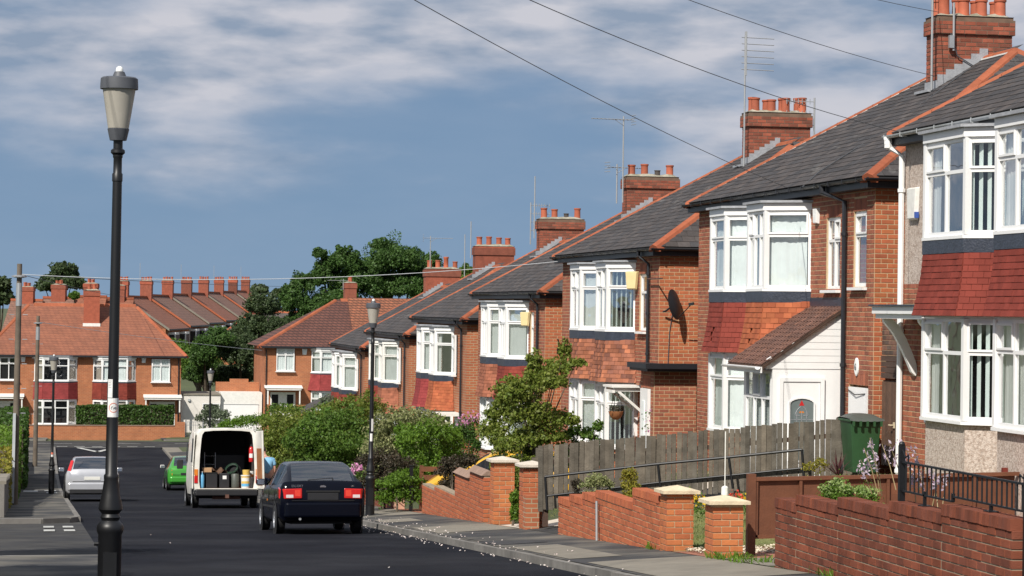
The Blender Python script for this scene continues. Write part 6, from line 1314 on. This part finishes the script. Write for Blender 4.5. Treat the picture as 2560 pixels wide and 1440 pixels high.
# terrace climbing away behind the hedges: fronts to the right
TD = ['nearest', 'second', 'third', 'fourth', 'fifth', 'sixth', 'seventh', 'eighth']
for i in range(8):
    Z = 233+14.9*i; d, s = cw(-35.2, Z); zb = EYE+.75+.0135*(Z-233)-8.2
    t = thing('terraced_house', TD[i]+' house of the far red-roofed terrace on the hill, counted from the left', 'house', (d, s, zb), -PHI, 'terraced houses on the far hill')
    hl = 7.4; g = G(); g.box(-4, 4, -hl, hl, -3, 5.4); g.obj('wall', 'brickwork_far', t)
    g = G(); g.prism([(-4.3, -hl, 5.3), (0, -hl, 8.2), (4.3, -hl, 5.3)], (0, 2*hl, 0)); r = g.obj('roof', 'roof_terrace' if i % 3 else 'roof_far', t)
    g = G(); g.prism([(-4.35, -hl-.1, 5.35), (0, -hl-.1, 8.3), (4.35, -hl-.1, 5.35), (4.35, -hl-.1, 5.15), (0, -hl-.1, 8.1), (-4.35, -hl-.1, 5.15)][::-1], (0, .3, 0)); g.obj('verge', 'hip_tile' if i % 2 else 'concrete_light', r)
    g = G(); g.bar((0, -hl, 8.25), (0, hl, 8.25), .3, .18); g.obj('ridge', 'hip_tile', r)
    g = G(); g.box(4.31, 4.45, -hl, hl, 5.2, 5.33); g.obj('gutter', 'gutter_black', t)
    for y in (-4.6, 2.6):
        g = G(); g.box(4.0, 4.7, y-1.2, y+1.2, 2.4, 5.0); w = g.obj('bay_window', 'upvc', t); g = G()
        for a in (-.75, 0, .75): g.box(4.701, 4.72, y+a-.33, y+a+.33, 3.3, 4.8)
        g.box(4.1, 4.6, y-1.22, y-1.201, 3.3, 4.8); g.obj('pane', 'plastic_black', w)
    chimney(t, -.55, .55, .5, 7.2, 9.6, npots=4, rows=1, brick=False, yc=-hl+.3, aer=[((-.6, -hl, 9.5), 1.8, 'none', 0)] if i % 2 else [])
LB = ['leftmost', 'second from left', 'third from left', 'rightmost']
for i, px in enumerate((68, 148, 228, 296)):
    Z = 214+i*.8; d, s = cw((px-1280)/F*Z, Z); zt = EYE+(760-(752, 745, 741, 745)[i])*Z/F
    t = thing('terraced_house', LB[i]+' of the four chimneyed houses behind the hipped roof', 'house', (d, s, zt-8.2), R(90)-PHI, 'houses behind the wide hipped pair')
    g = G(); g.box(-4, 4, -1.35, 1.35, -2, 5.4); g.obj('wall', 'brickwork_far', t); g = G(); g.prism([(-4.3, -1.37, 5.3), (0, -1.37, 8.2), (4.3, -1.37, 5.3)], (0, 2.74, 0)); r = g.obj('roof', 'roof_far' if i > 1 else 'roof_terrace', t)
    g = G(); g.bar((0, -1.37, 8.25), (0, 1.37, 8.25), .3, .2); g.obj('ridge', 'hip_tile', r)
    flat_window(t, (-4.115, .6, 3.2), (0, -1, 0), (-1, 0, 0), 1.1, 1.3, (.5,), .7, 'd', inset=0)
    chimney(t, -.45, .45, .6, 7.0, 9.35, npots=2, rows=2, brick=False)
d, s = cw(-23.2, 246); t = thing('detached_house', 'grey-roofed house far off between the trees', 'house', (d, s, -7.2), R(60)); g = G(); g.box(-3.5, 3.5, -5, 5, -1, 5.2); g.obj('wall', 'brickwork_far', t); simple_roof(t, -3.8, 3.8, -5.3, 5.3, 5.2, 8.3, -2.5, 2.5, 'slate'); chimney(t, -.4, .4, .5, 7.6, 9.4, npots=2, rows=1, brick=False, yc=2); flat_window(t, (-3.615, .6, 3.2), (0, -1, 0), (-1, 0, 0), 1.2, 1.3, (.5,), .7, 'd', inset=0)

# ------------------------------------------------------------------ vegetation
def cloud(lumps, n, size, gap=.0, asp=.6, bias=.8, sub=9, subr=.32):
    """leaf quads in sub-clumps spread over the shells of ellipsoid lumps (c, r)"""
    vol = np.array([r[0]*r[1]*r[2] for _, r in lumps])**(2/3); out = []; Q = []
    for (c, r), w in zip(lumps, vol/vol.sum()):
        c, r = np.array(c, float), np.array(r, float); m = max(20, int(n*w)); k = max(6, int(sub*(1+w*4)*2))
        dirs = rng.normal(size=(k, 3)); dirs[:, 2] = np.where(dirs[:, 2] < -.25, -dirs[:, 2]*.6, dirs[:, 2]); dirs /= np.linalg.norm(dirs, axis=1)[:, None]
        cc = dirs*rng.uniform(.15, 1.06, (k, 1))**.6; cr = rng.uniform(.45, 1.35, k)*subr
        ix = rng.integers(0, k, m); v = rng.normal(size=(m, 3)); v /= np.linalg.norm(v, axis=1)[:, None]; rad = rng.uniform(.35, 1.0, (m, 1))**.5
        p = cc[ix]+v*rad*cr[ix][:, None]; o = p*.55+v*.55; o /= np.linalg.norm(o, axis=1)[:, None]+1e-9
        Q.append(leafquads(c+p*r, o, size, asp, bias))
    return np.concatenate(Q)
def tree(name, label, x, y, zb, h, lumps, leaf, n, size, trunk=.25, group=None, **k):
    t = thing(name, label, 'tree', (x, y, zb), 0, group); g = G(); top = max(c[2] for c, r in lumps)
    g.tube([(0, 0, -.5), (.05*h*.1, 0, h*.2), (-.03*h*.1, .05, h*.45)], [trunk, trunk*.8, trunk*.6], 10); base = Vector((-.003*h, .05, h*.45))
    for c, r in lumps: mid = base.lerp(Vector(c), .5)+Vector((rng.uniform(-.1, .1)*h*.1, 0, -.03*h)); g.tube([base-Vector((0, 0, .1*h)), mid, Vector(c)+Vector((0, 0, r[2]*.5))], [trunk*.5, trunk*.32, trunk*.1], 6)
    g.obj('trunk', 'bark', t, smooth=True); quadmesh('crown', cloud(lumps, n, size, **k), leaf, None, t); return t
def ptree(name, label, Z, peaks, ybase, leaf, n, size, trunk=.3, group='trees behind the houses', depth=3.0, fill=False, **k):
    """tree whose crown lumps sit at photo pixels (px, py_centre, rx_px, ry_px)"""
    cx = sum(p[0] for p in peaks)/len(peaks); b = AT(cx, 900, Z); zb = zg(b.x, b.y); sc_ = Z/F; L_ = []
    for px, py, rx, ry in peaks:
        q = AT(px, py, Z+rng.uniform(-1.5, 1.5)); L_.append(((q.x-b.x, q.y-b.y, q.z-zb), (rx*sc_, min(depth, rx*sc_*1.0), ry*sc_)))
    if fill: L_ += [((c[0], c[1], c[2]*.45), (r[0]*.92, r[1]*.92, c[2]*.5)) for c, r in L_ if c[2]-r[2] > .12]
    hh = max(c[2]+r[2] for c, r in L_); return tree(name, label, b.x, b.y, zb, hh*.8, L_, leaf, n, size, trunk, group, **k)
GB = dict(sub=24, subr=.27)
ptree('broadleaf_tree', 'tallest dark tree standing left of the row chimneys', 196, [(985, 655, 62, 60), (930, 690, 52, 62), (1035, 690, 45, 60), (1000, 730, 80, 50), (950, 620, 26, 22)], 800, 'leaf_dark', 42000, .20, **GB)
ptree('broadleaf_tree', 'dark broad tree just left of the tallest one', 194, [(860, 665, 48, 50), (815, 700, 38, 46), (890, 720, 60, 55), (800, 640, 18, 20), (845, 770, 70, 50)], 800, 'leaf_dark', 40000, .20, **GB)
ptree('broadleaf_tree', 'lower pointed tree at the left of the dark tree group', 190, [(755, 720, 30, 40), (735, 765, 40, 50), (790, 790, 45, 45), (750, 820, 50, 40)], 800, 'leaf_dark', 25000, .20, **GB)
ptree('broadleaf_tree', 'thin-topped tree touching the aerial of the last house', 204, [(1075, 665, 28, 36), (1085, 710, 34, 40), (1060, 740, 40, 30)], 800, 'leaf_dark', 13000, .20, **GB)
ptree('broadleaf_tree', 'small tree showing between two chimneys at the end of the row', 204, [(1165, 690, 18, 28), (1160, 720, 30, 30)], 800, 'leaf_mid', 4500, .27, **GB)
ptree('broadleaf_tree', 'grey-green tree left of the brown hipped roof', 180, [(655, 775, 42, 48), (625, 830, 40, 45), (690, 830, 42, 40), (650, 890, 55, 60)], 960, 'leaf_far', 30000, .17, **GB)
ptree('broadleaf_tree', 'dark tree right beside the wide hipped house', 172, [(510, 900, 34, 60), (545, 860, 40, 40), (500, 945, 40, 40)], 960, 'leaf_dark', 20000, .17, **GB)
ptree('broadleaf_tree', 'dark tree above the two garages', 174, [(600, 900, 50, 60), (640, 940, 40, 40), (570, 950, 50, 40), (600, 850, 40, 30)], 960, 'leaf_far', 24000, .17, **GB)
ptree('broadleaf_tree', 'pale bushy tree beneath the far terrace', 186, [(470, 890, 46, 32), (520, 880, 44, 32), (565, 872, 40, 30), (435, 872, 26, 24), (500, 930, 60, 50)], 960, 'leaf_mid', 20000, .18, **GB)
ptree('broadleaf_tree', 'round tree on the skyline above the wide hipped roof', 290, [(160, 685, 36, 30), (135, 712, 38, 26), (180, 715, 34, 24), (110, 722, 22, 18)], 760, 'leaf_far', 9000, .42, group='trees on the far skyline', **GB)
ptree('broadleaf_tree', 'tree cut by the left edge of the picture', 240, [(2, 720, 24, 30), (10, 750, 24, 26), (-20, 740, 30, 40)], 780, 'leaf_far', 3500, .45, group='trees on the far skyline', **GB)
ptree('broadleaf_tree', 'small round bush-like tree among the far chimneys', 208, [(186, 742, 12, 12)], 780, 'leaf_mid', 900, .3, group='trees on the far skyline', **GB)
ptree('broadleaf_tree', 'far trees left of the grey-roofed house', 262, [(650, 728, 20, 16), (700, 738, 22, 14), (725, 730, 16, 18)], 780, 'leaf_far', 2500, .5, group='trees on the far skyline', **GB)
def shrub(name, label, Z, peaks, leaf, n, size, cat='shrub', group='shrubs in the front gardens', depth=1.2, stem=.03, fill=True, **k):
    k.setdefault('sub', 30); k.setdefault('subr', .26); t = ptree(name, label, Z, peaks, 0, leaf, int(n*(1.7 if fill is False else 2.4)), size*.8, stem, group, depth, fill, **k); t['category'] = cat; return t
shrub('shrub', 'bright green bushy shrub beside the dark lamp and the low wall', 63, [(1075, 1100, 64, 52), (1030, 1115, 48, 46), (1120, 1120, 46, 46), (1080, 1150, 90, 40), (1010, 1085, 26, 30), (1130, 1090, 24, 30)], 'leaf_bright', 8500, .085)
shrub('shrub', 'variegated cream and green shrub behind the bright one', 70, [(1010, 1060, 64, 44), (955, 1085, 44, 60), (1055, 1058, 52, 38), (990, 1130, 74, 56), (1095, 1070, 34, 36), (940, 1130, 40, 50)], 'leaf_variegated', 8500, .10)
shrub('shrub', 'dark green tall shrub left of the second lamp', 86, [(810, 1070, 60, 58), (870, 1075, 55, 62), (770, 1110, 60, 60), (850, 1125, 90, 60), (790, 1150, 70, 40), (900, 1110, 40, 60)], 'leaf_mid', 11000, .12)
shrub('shrub', 'olive shrub with loose shoots reaching up to the red bays', 94, [(870, 1035, 55, 40), (920, 1030, 45, 45), (820, 1040, 45, 34), (770, 1055, 46, 30), (895, 1080, 60, 60), (920, 990, 16, 22), (875, 1000, 14, 18), (840, 1012, 12, 16)], 'leaf_olive', 8000, .12)
shrub('shrub', 'olive green shrub just right of the open van', 98, [(700, 1065, 50, 45), (680, 1105, 46, 50), (745, 1065, 46, 45), (720, 1120, 66, 50), (690, 1150, 50, 34), (760, 1110, 40, 50)], 'leaf_olive', 8000, .12)
shrub('shrub', 'clipped green hedge end behind the white van', 108, [(590, 1062, 40, 22), (640, 1056, 48, 22), (560, 1075, 26, 20), (680, 1050, 30, 22)], 'leaf_bright', 5000, .11, cat='hedge')
shrub('shrub', 'dark bush in front of the dark canopied door beyond the van', 118, [(700, 1028, 34, 22), (740, 1030, 30, 20)], 'leaf_mid', 2600, .12)
shrub('shrub', 'grey-green feathery shrub by the distant lamp', 124, [(530, 1035, 26, 28), (555, 1045, 24, 22), (505, 1050, 16, 18)], 'leaf_grey', 3000, .12)
shrub('shrub', 'grey wispy bush in front of the sloping porch roof', 112, [(820, 1010, 24, 26), (835, 1030, 24, 22)], 'leaf_grey', 1500, .11)
shrub('shrub', 'dark rounded bush leaning over the low plain wall', 56, [(1130, 1165, 36, 28), (1165, 1160, 26, 24), (1120, 1185, 32, 22)], 'leaf_brown', 3200, .07)
shrub('shrub', 'brownish wiry shrub between the dark car and the rail fence', 62, [(965, 1150, 45, 30), (920, 1165, 34, 36), (1000, 1165, 40, 26)], 'leaf_brown', 4500, .07)
shrub('shrub', 'green bush under the small rail fence', 59.5, [(1020, 1205, 50, 30), (975, 1215, 40, 22)], 'leaf_bright', 3000, .07)
shrub('conifer', 'small dark green conifer beside the white bay window', 68, [(1150, 1098, 20, 42), (1175, 1105, 16, 40), (1190, 1120, 14, 30)], 'leaf_hedge', 2600, .08)
shrub('shrub', 'leafy bush with yellowing leaves behind the capped pillars', 52, [(1310, 1105, 40, 34), (1270, 1125, 36, 34), (1330, 1140, 30, 34), (1300, 1185, 30, 40), (1250, 1110, 30, 30), (1325, 1180, 26, 40)], 'leaf_olive', 4500, .085)
shrub('shrub', 'leafy branches spreading before the striped blinds', 54, [(1440, 1085, 26, 22), (1470, 1095, 22, 26), (1495, 1075, 14, 26), (1410, 1095, 30, 22)], 'leaf_mid', 1600, .10)
tr = ptree('fruit_tree', 'small leafy tree growing in front of the dark red bay', 53, [(1300, 990, 38, 45), (1350, 960, 40, 42), (1260, 1040, 50, 45), (1330, 1050, 60, 45), (1395, 925, 40, 30), (1335, 915, 20, 40), (1412, 885, 18, 34), (1440, 912, 26, 16), (1340, 950, 34, 40), (1290, 1000, 60, 60), (1380, 960, 40, 40), (1400, 1060, 50, 36), (1230, 1085, 40, 34), (1350, 1100, 60, 36)], 0, 'leaf_olive', 17000, .08, .05, 'shrubs in the front gardens', 1.3, sub=26, subr=.30)
shrub('shrub', 'variegated white-edged bush behind the stepped orange wall', 42.8, [(1492, 1205, 30, 22), (1470, 1215, 24, 18), (1515, 1215, 22, 16)], 'leaf_variegated', 2400, .05)
shrub('shrub', 'gold-green upright bush behind the stepped orange wall', 41, [(1573, 1195, 22, 24), (1575, 1218, 24, 20)], 'leaf_gold', 2200, .045)
shrub('shrub', 'brown tufty plant left of the white-edged bush', 43.7, [(1443, 1215, 16, 18)], 'leaf_brown', 700, .05)
shrub('shrub', 'sunlit green plants on the verge between the capped pillars', 47.3, [(1287, 1250, 14, 22)], 'leaf_bright', 700, .06)
shrub('shrub', 'gold-green bush in front of the wheelie bin', 34.2, [(2050, 1165, 26, 22), (2020, 1172, 18, 16)], 'leaf_gold', 900, .04)
def flowers(label, Z, pts, m, n, size, group='flowers in the gardens', leaf='leaf_mid', dz=.12, sp=.08, rp=.05):
    b = AT(*pts[0], Z); t = thing('flowering_plant', label, 'flowers', b, 0, group); P = []; Q = []
    for px, py in pts:
        q = AT(px, py, Z+rng.uniform(-.3, .3))-b
        P.append(np.array(q)+rng.normal(size=(n, 3))*sp*np.array([1, 1, .7])); Q.append(np.array(q)-np.array([0, 0, dz])+rng.normal(size=(n*2, 3))*np.array([sp, sp, dz*.5])*1.3)
    P, Q = np.concatenate(P), np.concatenate(Q); quadmesh('blossom', leafquads(P, P*0+np.array([-.3, -.8, .4]), size, .9, 1.0), m, None, t); quadmesh('foliage', leafquads(Q, Q*0+np.array([0, -.5, .6]), size*1.3, .5, .7), leaf, None, t); return t
flowers('yellow flowers along the foot of the board fence', 38.6, [(1735, 1240), (1752, 1246), (1765, 1258), (1850, 1245), (1872, 1250), (1745, 1255)], 'petal_yellow', 16, .045, sp=.05)
flowers('few red and yellow flowers beside the white pole foot', 38.4, [(1835, 1236), (1850, 1238)], 'petal_red', 14, .04, sp=.04)
flowers('pink hydrangea heads behind the dark car', 60.5, [(890, 1165), (897, 1172), (885, 1178)], 'petal_pink', 60, .05, sp=.055)
flowers('pink and purple flowers in a hanging pot by the white bay', 70, [(1165, 1045), (1178, 1052), (1158, 1060), (1185, 1042), (1175, 1066)], 'petal_pink', 45, .06, sp=.10)
flowers('pink climbing rose by the white door post', 56.2, [(1618, 1050), (1616, 1075), (1620, 1030)], 'petal_pink', 6, .05, sp=.05)
flowers('small yellow flowers at the foot of the far bay window', 153.9, [(96, 1085), (110, 1086)], 'petal_yellow', 40, .09, sp=.14)
flowers('pale lime flower heads growing over the old red wall', 29.3, [(2062, 1222), (2085, 1214), (2095, 1205), (2110, 1222), (2125, 1228), (2150, 1224), (2165, 1232), (2185, 1230), (2075, 1232)], 'leaf_lime', 170, .026, leaf='leaf_bright', dz=.12, sp=.034)
# dried flower spikes
def spikes(label, lst, Z):
    b = AT(lst[0][0], lst[0][1], Z); t = thing('flower_spikes', label, 'flowers', b, 0, 'flowers in the gardens'); g = G(); P = []
    for x0, y0, x1, y1 in lst:
        p0, p1 = AT(x0, y0, Z)-b, AT(x1, y1, Z+rng.uniform(-.3, .3))-b; g.tube([p0, p0.lerp(p1, .5)+Vector((.01, 0, .01)), p1], [.006, .005, .003], 5)
        for k in range(22): f = rng.uniform(.55, 1); P.append(np.array(p0.lerp(p1, f))+rng.normal(size=3)*.018)
    g.obj('stalk', 'stalk', t); P = np.array(P); quadmesh('blossom', leafquads(P, P*0+np.array([0, -.8, -.2]), .05, .5, .6, droop=.8), 'petal_lilac', None, t); return t
spikes('tall pale lilac dried flower spikes behind the railing post', [(2190, 1235, 2152, 1150), (2195, 1235, 2160, 1120), (2200, 1235, 2175, 1095), (2180, 1235, 2145, 1160), (2205, 1240, 2185, 1130)], 28.2)
spikes('lilac drooping flower spikes above the railing near the white pipe', [(2240, 1225, 2205, 1110), (2260, 1225, 2222, 1105), (2262, 1230, 2248, 1100), (2300, 1225, 2285, 1110), (2275, 1235, 2268, 1125)], 26.9)
spikes('bare straw-coloured stems behind the iron bars', [(2310, 1270, 2300, 1175), (2345, 1275, 2330, 1170), (2330, 1270, 2345, 1185), (2355, 1275, 2362, 1190), (2290, 1265, 2280, 1180)], 26.4)
# cordyline
b = AT(2095, 1190, 34.5); t = thing('cordyline', 'dark red spiky plant behind the brown panel fence', 'plant', b, 0, 'shrubs in the front gardens'); g = G()
for k in range(26):
    a = rng.uniform(0, 6.28); e = rng.uniform(.35, 1.45); L_ = rng.uniform(.25, .40); dv = Vector((math.cos(a)*math.cos(e), math.sin(a)*math.cos(e), math.sin(e))); sd_ = dv.cross(Vector((0, 0, 1))).normalized()*.012; m_ = dv*L_*.55+Vector((0, 0, .01)); e_ = dv*L_-Vector((0, 0, .05*math.cos(e)))
    g.poly([-sd_*.7, sd_*.7, m_+sd_, m_-sd_]); g.poly([m_-sd_, m_+sd_, e_])
g.obj('blade', 'leaf_purple', t)
# hedges: leaves over a clipped box
def hedge(label, x0, x1, y0, y1, zb, h, leaf, n, size, group=None, round_=.12):
    c = ((x0+x1)/2, (y0+y1)/2, zb); t = thing('hedge', label, 'hedge', c, 0, group); hx, hy = (x1-x0)/2, (y1-y0)/2
    g = G(); g.box(-hx+.12, hx-.12, -hy+.12, hy-.12, -.2, h-.15); g.obj('inner_twigs', 'bark', t); A = np.array([2*hx*h, 2*hx*h, 2*hy*h, 2*hy*h, 4*hx*hy]); fa = rng.choice(5, n, p=A/A.sum())
    P = np.stack([rng.uniform(-hx, hx, n), rng.uniform(-hy, hy, n), rng.uniform(0, h, n)], 1); O = np.zeros((n, 3))
    for f, (ax, v, sg) in enumerate(((1, -hy, -1), (1, hy, 1), (0, hx, 1), (0, -hx, -1), (2, h, 1))): q = fa == f; P[q, ax] = v; O[q, ax] = sg
    P += np.sin(P[:, [1, 2, 0]]*3.1+P[:, [2, 0, 1]]*2.3)*.05-O*rng.exponential(.06, (n, 1)); quadmesh('foliage', leafquads(P, O, size, .6, .8), leaf, None, t); return t
hedge('long clipped dark green hedge in front of the wide hipped house', 2.35, 8.2, 155.0, 156.1, -6.3, 1.65, 'leaf_hedge', 11000, .15)
hedge('tall dark hedge at the left edge before the junction', -3.2, -.45, 102, 118, zg(-1, 110)-.1, 3.1, 'leaf_hedge', 9000, .17)
hedge('bright green hedge at the left edge beside the telegraph pole', -2.4, -.62, 78, 97, zg(-1, 88)-.1, 2.1, 'leaf_bright', 12000, .12)
hedge('yellow-green low hedge at the left picture edge', -1.9, -.72, 66, 76, zg(-1, 71)-.1, 1.5, 'leaf_gold', 5000, .10)
hedge('unseen clipped hedge added to shade the near left pavement', -2.2, -.78, 13, 30.5, zg(-1.2, 23)-.2, 2.6, 'leaf_hedge', 9000, .10)  # out of view, added so that its shadow falls across the left pavement
tree('broadleaf_tree', 'unseen tree added left of the view to shade the near pavement', -5.3, 33.0, zg(-5.3, 33), 7, [((0, 0, 5.6), (1.9, 2.2, 1.7)), ((.6, .4, 7.2), (1.1, 1.2, 1.2)), ((-.8, .8, 5.0), (1.5, 1.6, 1.2))], 'leaf_mid', 16000, .13, .16)  # unseen, placed and shaped for the shadow patches beyond the near lamp
lw = thing('garden_wall', 'low grey stone wall under the left hedges', 'garden wall', (-.72, 92, zg(-.7, 92))); g = G(); [g.box(-.2, 0, y-92, y-90.05, -.6+zr(y)-zr(92), .75+zr(y)-zr(92)) for y in np.arange(58, 130, 2)]; g.obj('stonework', 'kerb_concrete', lw)
g = G(); [g.box(-.24, .04, y-92, y-90.06, .751+zr(y)-zr(92), .82+zr(y)-zr(92)) for y in np.arange(58, 130, 2)]; g.obj('coping', 'concrete_light', lw)
# grass tufts on the lawn and along wall feet
n = 16000; X = rng.uniform(9.0, 14, n); Y = rng.uniform(34.4, 42, n); X2 = rng.uniform(8.9, 14, 3000); Y2 = rng.uniform(48, 52, 3000); X = np.concatenate([X, X2]); Y = np.concatenate([Y, Y2]); co = []
for x, y in zip(X, Y):
    z = zg(x, y); a = rng.uniform(0, 6.28); h = rng.uniform(.025, .06); w = .006; dx, dy = math.cos(a)*w, math.sin(a)*w; lx, ly = rng.normal(0, .015, 2); co.append([(x-dx, y-dy, z), (x+dx, y+dy, z), (x+lx+dx*.3, y+ly+dy*.3, z+h), (x+lx-dx*.3, y+ly-dy*.3, z+h)])
quadmesh('grass', co, 'lawn', 'stuff')
co = []
for k in range(500):
    y = rng.choice([31.6, 31.4, 35, 30.4, 27, 24])+rng.normal(0, .25); x = rng.choice([8.72, 9.0])+rng.normal(0, .04); z = zg(x, y); a = rng.uniform(0, 6.28); h = rng.uniform(.03, .12); dx, dy = math.cos(a)*.008, math.sin(a)*.008; lx, ly = rng.normal(0, .04, 2); co.append([(x-dx, y-dy, z), (x+dx, y+dy, z), (x+lx, y+ly, z+h), (x+lx-dx, y+ly-dy, z+h*.9)])
quadmesh('weeds', co, 'leaf_bright', 'stuff')
